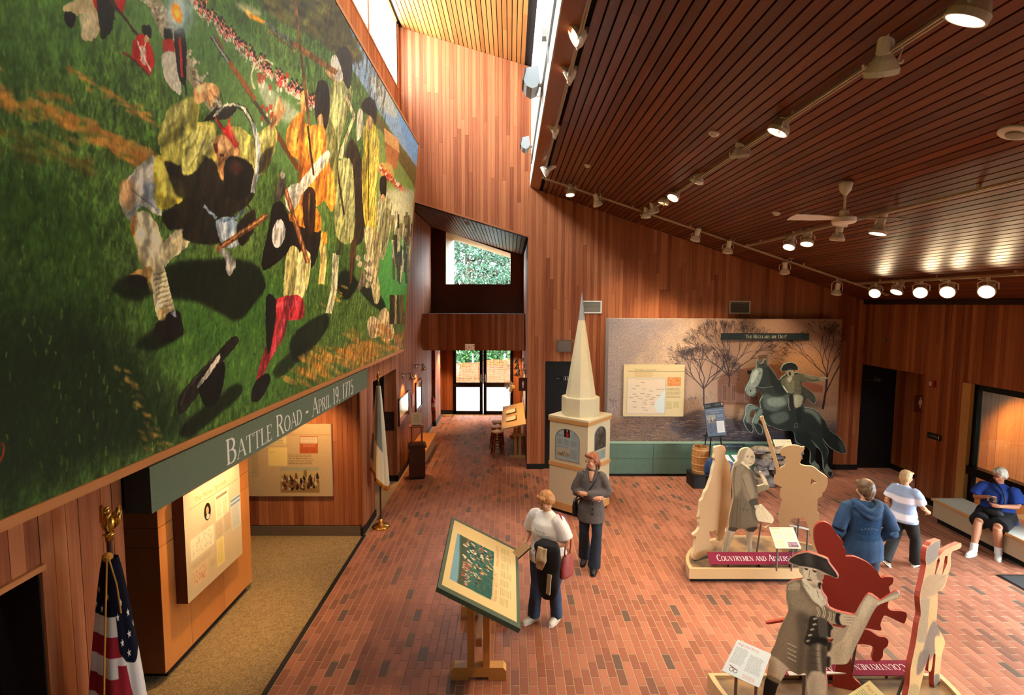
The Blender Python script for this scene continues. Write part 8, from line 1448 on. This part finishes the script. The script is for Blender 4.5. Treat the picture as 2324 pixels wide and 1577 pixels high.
k = W1['k']; t = local_thing(W1, 'booklet', 'dark booklet held open by the woman in the white shirt', 'booklet'); q = MB(); c = W1['WR'][-1]+Vector((.05, -.13, -.03)); Rb = Matrix.Rotation(.5, 3, 'X') @ Matrix.Rotation(-.3, 3, 'Z'); q.box(c, (.13, .2, .012), Rb); q.build('cover', mat('1c1814', .4), t); q = MB(); q.box(c+Vector((0, -.004, .008)), (.12, .19, .008), Rb); q.build('pages', mat('9a7a50', .6), t)
t = local_thing(W1, 'coat', 'black coat with tan lining draped over the arm of the woman in white', 'coat'); q = MB(); wl = W1['WR'][1]; el = W1['EL'][1]
a = lerp(el, wl, .3); b_ = lerp(el, wl, 1.0)+Vector((-.03, -.02, 0)); erings(q, [(lerp(a, b_, .45)+Vector((0, -.06, dz)), rx, ry) for dz, rx, ry in ((.075, .05, .04), (.06, .13, .085), (.0, .16, .095), (-.15, .165, .09), (-.35, .15, .075), (-.52, .13, .06), (-.60, .10, .045))]); q.ball(lerp(a, b_, .8)+Vector((0, -.05, .02)), (.1, .08, .07)); fused(q, 'drape', mat('100e0e', .85, name='black_wool'), t, .011, 4, .006, 26)
q = MB(); c = lerp(a, b_, .62)+Vector((0, -.15, 0)); q.tube([c+Vector((.0, 0, .05)), c+Vector((.01, -.012, -.08)), c+Vector((-.02, 0, -.2))], [.03, .055, .03], 12); q.tube([c+Vector((.05, .02, .04)), c+Vector((.05, .0, -.1)), c+Vector((.0, .01, -.22))], [.03, .035, .02], 12); fused(q, 'lining_fold', mat('a58a66', .8, name='tan_lining'), t, .009, 3, .004, 40); q = MB(); q.box(c+Vector((.09, .045, -.38)), (.05, .02, .24), Matrix.Rotation(.08, 3, 'Y')); q.build('placket', mat('a58a66', .8), t)
t = local_thing(W1, 'handbag', 'red leather handbag hanging at the hip of the woman in white', 'handbag'); RB = mat('8e3a34', .5, name='red_leather'); q = MB(); c = Vector((.27*k, .02, .80*k)); erings(q, [(c+Vector((0, 0, z)), rx, ry) for z, rx, ry in ((-.13, .05, .12), (-.12, .06, .135), (.0, .05, .125), (.10, .03, .09), (.12, .015, .07))]); fused(q, 'bag_body', RB, t, .009, 3, .002, 40); q = MB(); s_ = W1['S'][1]; q.tube(smooth_pts([c+Vector((0, -.06, .11)), c+Vector((.02, -.06, .3)), s_+Vector((.06, -.02, .03)), s_+Vector((-.02, 0, .085)), s_+Vector((.05, .08, 0)), c+Vector((.02, .06, .3)), c+Vector((0, .06, .11))], 2, False), .009, 6); q.build('strap', RB, t); q = MB(); q.ball(c+Vector((.03, -.06, .14)), .014); q.build('ring', STEEL, t)
# woman with folded arms
def wear2(D):
    trousers(D, DENIM_D, .035, e=.01); shoes(D, BLACK, BLACK); KN_ = mat('57504c', .95, noise=.5, scale=120, bump=.6, name='grey_knit'); c_ = top(D, KN_, 1., .20, .022, 'cardigan', .012, noise=.003); k = D['k']; n = D['neck']
    q = MB(); q.tube(smooth_pts([n+Vector((-.01, -.12, -.16)), n+Vector((-.075, -.06, -.05)), n+Vector((-.07, .03, .02)), n+Vector((0, .07, .03)), n+Vector((.07, .03, .02)), n+Vector((.075, -.06, -.05)), n+Vector((.01, -.12, -.16))], 2, False), .022, 8); fused(q, 'collar', KN_, c_, .008, 2)
    for i in range(3): q = MB(); q.ball(D['pel']+Vector((.03, -.155, .10-.075*i)), (.014, .008, .014)); q.build('button', BLACK, c_)
    q = MB(); q.tube([n+Vector((0, -.075, -.02)), n+Vector((0, -.108, -.1)), n+Vector((0, -.13, -.15))], [.045, .03, .01], 10); fused(q, 'neckline', SKIN, D['t'], .008, 2)
W2 = person('woman in a grey knit cardigan standing with folded arms', (1.17, 7.36, 0), (-.25, -.97), 1.68, (-.75, .08), dict(elL=(.24, -.02, 1.13), wrL=(-.06, -.20, 1.15), elR=(-.24, -.02, 1.12), wrR=(.06, -.19, 1.09), hdL=(-1, .1, 0), hdR=(1, .1, .1), hnL=(0, 1, .2), hnR=(0, 1, .2), anL=(.06, -.09, .085), anR=(-.10, .14, .12), knL=(.09, -.07, .5), knR=(-.10, .0, .5), ftL=(0, -1, 0), ftR=(-.1, -1, -.25), curl=.3), .92, wear2, lambda D: short_hair(D, hair_mat('8a4a26'), puff=.006, tail=True))
k = W2['k']; t = local_thing(W2, 'shoulder_bag', 'black shoulder bag at the side of the woman in grey', 'handbag'); q = MB(); c = Vector((-.235*k, .04, .86*k)); erings(q, [(c+Vector((0, 0, z)), rx, ry) for z, rx, ry in ((-.11, .03, .1), (-.1, .04, .12), (0, .045, .12), (.1, .03, .11), (.11, .02, .1))]); fused(q, 'bag_body', mat('14110f', .5), t, .009, 3); q = MB(); q.tube(smooth_pts([c+Vector((0, -.06, .1)), Vector((-.12, -.165, 1.08))*k, Vector((.0, -.165, 1.22))*k, Vector((.1, -.11, 1.38))*k, Vector((.11, .0, 1.44))*k, Vector((.06, .12, 1.3))*k, c+Vector((0, .08, .1))], 2, False), .012, 6); q.build('strap', mat('14110f', .5), t)
# young man in the blue hooded top, seen from behind
def wear3(D):
    trousers(D, DENIM_D, .01, e=.022); shoes(D, mat('3a3632', .7)); HB = mat('223a56', .9, noise=.1, scale=30, name='blue_fleece'); c_ = top(D, HB, 1., .16, .035, 'hooded_top', .02, noise=.004); n = D['neck']; k = D['k']
    q = MB(); q.tube(smooth_pts([n+Vector((-.05, -.10, -.06)), n+Vector((-.13, .0, -.02)), n+Vector((-.12, .1, -.04)), n+Vector((0, .15, -.12)), n+Vector((.12, .1, -.04)), n+Vector((.13, .0, -.02)), n+Vector((.05, -.10, -.06))], 2, False), .04, 10); q.tube(smooth_pts([n+Vector((-.15, .07, -.05)), n+Vector((-.08, .14, -.13)), n+Vector((0, .165, -.18)), n+Vector((.08, .14, -.13)), n+Vector((.15, .07, -.05))], 2, False), .03, 10); fused(q, 'hood', HB, c_, .01, 4)
    cv = Cv(220, 200, '223a56'); r = random.Random(2)
    for i in range(90): x, y = r.uniform(10, 210), r.uniform(10, 190); cv.line([(x, y), (x+r.uniform(-18, 18), y+r.uniform(-12, 12))], 1.6, '7a8894', .35, 0, True)
    for i in range(6): a = -.6+i*.24; cv.line([(110+120*math.sin(a)-7, 190-100*math.cos(a)), (110+120*math.sin(a), 178-100*math.cos(a)), (110+120*math.sin(a)+8, 194-100*math.cos(a))], 4, '8a96a0', .5, 0, True)
    q = MB(); rows = []
    for j in range(5): z = 1.0*k+.27*j/4; rows.append([Vector((-(-.14+.28*i/8), .19, z)) for i in range(9)])
    q.loft(rows, False, closed=False); o = q.build('back_print', cv.material('hoodie_print', .9, .1), c_); uv = o.data.uv_layers.new(name='UVMap')
    for lp in o.data.loops: i = lp.vertex_index; uv.data[lp.index].uv = ((i % 9)/8, (i//9)/4)
    sm = o.modifiers.new('wrap', 'SHRINKWRAP'); sm.target = c_; sm.offset = .004; sm.wrap_method = 'PROJECT'; sm.use_project_y = True; sm.use_negative_direction = True; sm.use_positive_direction = False
W3 = person('young man in a blue hooded top and jeans with his back to the viewer', (4.29, 6.2, 0), (.12, .99), 1.68, (.15, .12), dict(elL=(.30, .06, 1.10), wrL=(.23, -.12, .92), elR=(-.30, .06, 1.10), wrR=(-.23, -.12, .92), anL=(.12, .02, .085), anR=(-.12, .02, .085), knL=(.11, -.01, .48), knR=(-.11, -.01, .48)), 1.06, wear3, lambda D: short_hair(D, hair_mat('5a4028'), puff=.016, nape=-.07), female=False)
# walker crossing behind him
def wear4(D):
    trousers(D, mat('15130f', .85, noise=.1, name='black_trousers'), .02); shoes(D, mat('8a7a64', .6)); m, N, L, B = newmat('striped_shirt'); g_ = N.new('ShaderNodeTexCoord'); sp_ = N.new('ShaderNodeSeparateXYZ'); L.new(g_.outputs['Object'], sp_.inputs[0]); mt = N.new('ShaderNodeMath'); mt.operation = 'MULTIPLY'; mt.inputs[1].default_value = 26; L.new(sp_.outputs[2], mt.inputs[0]); sn = N.new('ShaderNodeMath'); sn.operation = 'SINE'; L.new(mt.outputs[0], sn.inputs[0]); rp_ = N.new('ShaderNodeValToRGB'); L.new(sn.outputs[0], rp_.inputs[0]); e_ = rp_.color_ramp.elements; e_[0].color = (*lin('8f9cb4'), 1); e_[0].position = .1; e_[1].color = (*lin('dcd6dc'), 1); e_[1].position = .6; L.new(rp_.outputs[0], B.inputs['Base Color']); B.inputs['Roughness'].default_value = .85; top(D, m, .8, .06, .022, 'shirt', .01)
W4 = person('person in a pale striped shirt and black trousers walking behind the hooded man', (5.68, 7.38, 0), (.93, .36), 1.42, (0, .05), dict(elL=(.23, .10, 1.12), wrL=(.22, -.02, .92), elR=(-.23, -.1, 1.12), wrR=(-.2, -.27, 1.02), anL=(.07, .30, .17), knL=(.09, .04, .48), anR=(-.08, -.27, .10), knR=(-.09, -.2, .50), ftL=(0, -.8, -.6), ftR=(0, -1, .12)), 1.08, wear4, lambda D: short_hair(D, hair_mat('b08e62'), puff=.014, nape=-.06))
# child bending over the paper stand
def wear6(D):
    trousers(D, DENIM, .01); shoes(D, mat('b8b4b0', .6)); HB = mat('2c4468', .9, noise=.1, scale=30, name='child_fleece'); c_ = top(D, HB, 1., .12, .03, 'hooded_top', .015, noise=.004); n = D['neck']; q = MB(); q.tube(smooth_pts([n+Vector((-.05, -.09, -.06)), n+Vector((-.11, .02, -.02)), n+Vector((0, .13, -.09)), n+Vector((.11, .02, -.02)), n+Vector((.05, -.09, -.06))], 2, False), .036, 10); fused(q, 'hood', HB, c_, .01, 3)
W6 = person('fair-haired child in a blue hooded top half hidden by the robed cut-out', (3.47, 8.6, 0), (.62, .78), 1.42, (.1, .5), dict(elL=(.24, -.10, 1.12), wrL=(.17, -.30, 1.0), elR=(-.24, -.10, 1.12), wrR=(-.17, -.30, 1.0)), 1., wear6, lambda D: short_hair(D, hair_mat('a8743c'), puff=.018), female=False, lean=.16)
# seated woman on the long bench
def wear5(D):
    trousers(D, mat('141316', .85, noise=.1, name='black_shorts'), 0, .92, .02); shoes(D, mat('ddd8d0', .6)); top(D, mat('1c3a86', .85, noise=.08, name='blue_cotton'), .85, .07, .026, 'tshirt', .02, noise=.003)
    for s in (-1, 1): A = D['AN'][s]; q = MB(); q.tube([A-Vector((0, 0, .03)), A+(D['KN'][s]-A)*.24], [.05, .048], 12); fused(q, 'sock', mat('e0dcd6', .8), D['t'], .008, 2)
W5 = person('woman with short white hair in a blue t-shirt seated on the long bench', (7.60, 7.98, 0), (-.84, -.54), 1.6, (-.2, .25), dict(hip=(0, .0, .55), knL=(.12, -.42, .49), knR=(-.12, -.40, .49), anL=(.15, -.38, .085), anR=(-.10, -.60, .085), ftL=(.25, -1, 0), ftR=(-.15, -1, 0), elL=(.27, -.08, .80), wrL=(.09, -.30, .80), elR=(-.27, -.08, .80), wrR=(-.07, -.28, .90), hdL=(-1, -.2, 0), hdR=(.8, -.4, .1), hnL=(0, .5, .8), hnR=(0, .6, .6)), 1.3, wear5, lambda D: short_hair(D, hair_mat('c9c0b0'), puff=.016), skin=SKIN2)
t = local_thing(W5, 'camera_in_hand', 'small silver camera held by the seated woman', 'camera'); q = MB(); c = W5['WR'][-1]+Vector((.08, -.06, .0)); q.box(c, (.11, .04, .07)); q.build('camera_body', STEEL, t); q = MB(); q.lathe([(.028, 0), (.028, .03), (.02, .035)], c+Vector((0, -.02, 0)), (0, -1, 0), 14); q.build('lens', BLACK, t)
t = local_thing(W5, 'belt_bag', 'black bag resting in the lap of the seated woman', 'handbag'); q = MB(); q.ball((.02, -.24, .63), (.13, .07, .08)); fused(q, 'bag_body', BLACK, t, .01, 3); q = MB(); q.tube(smooth_pts([(.1, -.22, .68), (.13, -.17, .85), (.06, -.13, 1.0), (-.1, -.02, 1.1), (-.12, .1, 1.02)], 2, False), .012, 6); q.build('strap', BLACK, t)
# ------------------------------------------------------------------ outdoors, seen through the doors and the gable window
GRD = mat('b0aca2', .9, noise=.12, scale=3, name='pale_paving'); q = MB(); q.bb((-30, 18.1, -.3), (30, 60, -.03)); q.bb((8.2, -10, -.3), (30, 6.9, -.03)); q.bb((10.4, 6.9, -.3), (30, 18.1, -.03)); struct(q.build('ground_outside', GRD))
q = MB(); q.bb((-30, 24.9, -.03), (30, 60, .0)); struct(q.build('ground_earth', mat('2c2a1c', .9, noise=.3, scale=2)))
q = MB(); q.bb((-6, 18.15, 2.62), (4, 20.2, 2.75)); struct(q.build('roof_eave_added', mat('4a3424', .8)))  # unseen eave added to block sky light outside the entrance doors
def leaf_cloud(blobs, n, size, seed, up=.3):
    r = np.random.default_rng(seed); V = []; F = []; w = np.array([b[3]*b[4]*b[5] for b in blobs])**.67; w = w/w.sum(); ch_ = r.choice(len(blobs), n, p=w)
    for i in range(n):
        b = blobs[ch_[i]]; d = r.normal(size=3); d /= np.linalg.norm(d); rad = r.uniform(.6, 1.05); c = np.array(b[:3])+d*np.array(b[3:])*rad; a = r.normal(size=3); a /= np.linalg.norm(a); e = np.cross(a, r.normal(size=3)); e /= np.linalg.norm(e); s = size*r.uniform(.6, 1.3)
        o = len(V); V += [tuple(c-a*s), tuple(c+e*s*.35), tuple(c+a*s), tuple(c-e*s*.35)]; F.append((o, o+1, o+2, o+3))
    q = MB(); q.v = V; q.f = [list(f) for f in F]; q.m = [0]*n; return q
def leaf_mat(name, a, b):
    m, N, L, B = newmat(name); g = N.new('ShaderNodeNewGeometry'); mx = N.new('ShaderNodeMix'); mx.data_type = 'RGBA'; mx.inputs['A'].default_value = (*lin(a), 1); mx.inputs['B'].default_value = (*lin(b), 1); L.new(g.outputs['Random Per Island'], mx.inputs['Factor']); L.new(mx.outputs['Result'], B.inputs['Base Color']); B.inputs['Roughness'].default_value = .6; return m
BARK = mat('3a2c22', .9, noise=.3, scale=12, name='bark')
def tree_out(name, label, base, h, blobs, n, size, lm, seed, tr=.16):
    t = thing(name, label, 'tree', base, 0, 'trees outside'); q = MB(); q.tube([(0, 0, 0), (.05, 0, h*.5), (0, 0, h)], [tr, tr*.7, tr*.3], 8); q.build('trunk', BARK, t)
    rd = random.Random(seed); q = MB()
    for b in blobs: q.tube([(0, 0, h*rd.uniform(.3, .7)), Vector(b[:3])*.6+Vector((0, 0, h*.2)), b[:3]], [tr*.4, tr*.25, tr*.1], 6)
    q.build('branches', BARK, t); leaf_cloud(blobs, n, size, seed).build('foliage', lm, t); return t
LG1 = leaf_mat('shrub_leaves', '123010', '2a5a1c'); LG2 = leaf_mat('pine_needles', '10261a', '2c5438'); LG3 = leaf_mat('wood_leaves', '0a140b', '1c2e16')
tree_out('leafy_shrub', 'bright green leafy tree outside the glass doors', (-1.5, 26.2, 0), 2.0, [(0, 0, 1.5, 1.2, .8, .8), (1.0, .2, 1.3, .8, .7, .6), (-.9, 0, 1.4, .9, .8, .8), (.2, 0, 2.2, 1.1, .8, .7)], 5200, .10, LG1, 4)
tree_out('pine_tree', 'pale green pine filling the gable window', (-2.4, 29.2, 0), 9.6, [(0, 0, 7.6, 2.2, 1.6, .8), (1.5, -.4, 6.6, 1.8, 1.2, .6), (-1.6, -.3, 6.4, 1.8, 1.2, .7), (.6, -.6, 5.4, 2.4, 1.3, .6), (-.9, -.5, 8.8, 1.8, 1.2, .7), (1.9, 0, 8.2, 1.8, 1.2, .7), (3.2, 0, 6.2, 1.6, 1.2, .8), (2.6, .2, 4.8, 1.8, 1.2, .6)], 24000, .075, LG2, 6, .22)
for i, (x, y, h) in enumerate(((-7.5, 30, 8), (-4.2, 32, 10), (-.6, 33, 9), (2.6, 31, 9.5), (6.0, 32, 9))):
    rd = random.Random(i); tree_out('dark_tree', ['dark tree at the far left beyond the orange fence', 'dark tree second from the left beyond the orange fence', 'dark tree in the middle beyond the orange fence', 'dark tree second from the right beyond the orange fence', 'dark tree at the far right beyond the orange fence'][i], (x, y, 0), h*.7, [(rd.uniform(-1, 1), rd.uniform(-.6, .6), h*f, 2.3, 1.6, 1.4) for f in (.08, .22, .37, .53, .7, .86)], 5000, .26, LG3, 20+i, .22)
# orange safety fence: posts and netting
fe = thing('safety_fence', 'sagging orange plastic safety fence across the yard outside', 'fence', (0, 24.6, 0)); ORG = mat('8a3606', .6, name='orange_plastic'); pts = [-6, -4.2, -1.75, -.25, 1.2, 3.2, 5.2]
for x in pts: q = MB(); q.bb((x-.035, .0, -.03), (x+.035, .05, 1.45)); q.build('post', mat('5c5a58', .6, .4), fe)
q = MB(); zt = lambda x: 1.12+.22*math.sin(x*.55+.5)+.03*math.sin(x*5); nx = 190; x0, x1 = -6, 5.2
for j in range(15):
    P = [Vector((x0+(x1-x0)*i/60, -.02+.03*math.sin(i*.7+j), .03+(zt(x0+(x1-x0)*i/60)-.03)*j/14)) for i in range(61)]; q.tube(P, .017, 4, False)
for i in range(nx): x = x0+(x1-x0)*i/nx; q.tube([(x, -.02, .03), (x+.02*math.sin(i), -.02, zt(x))], .015, 4, False)
o = q.build('netting', ORG, fe); o['kind'] = 'stuff'
t = thing('parked_car', 'pale car just showing beyond the orange fence', 'car', (-4.4, 25.1, 0)); q = MB(); q.prism([(-1.9, 0, .3), (1.9, 0, .3), (1.95, 0, .75), (1.1, 0, .85), (.6, 0, 1.3), (-.9, 0, 1.3), (-1.5, 0, .85), (-1.95, 0, .75)], (0, 1.6, 0)); q.build('body', mat('8a9096', .3, .3), t); q = MB(); q.prism([(1.0, -.01, .87), (.56, -.01, 1.25), (-.85, -.01, 1.25), (-1.35, -.01, .87)], (0, 1.62, 0)); q.build('windows', mat('14181c', .1), t)
for sx in (-1.2, 1.2): q = MB(); q.lathe([(.3, -.05), (.32, 0), (.3, .2)], (sx, 0, .29), (0, 1, 0), 18); q.build('wheel', BLACK, t)
bpy.data.scenes.remove(TS)
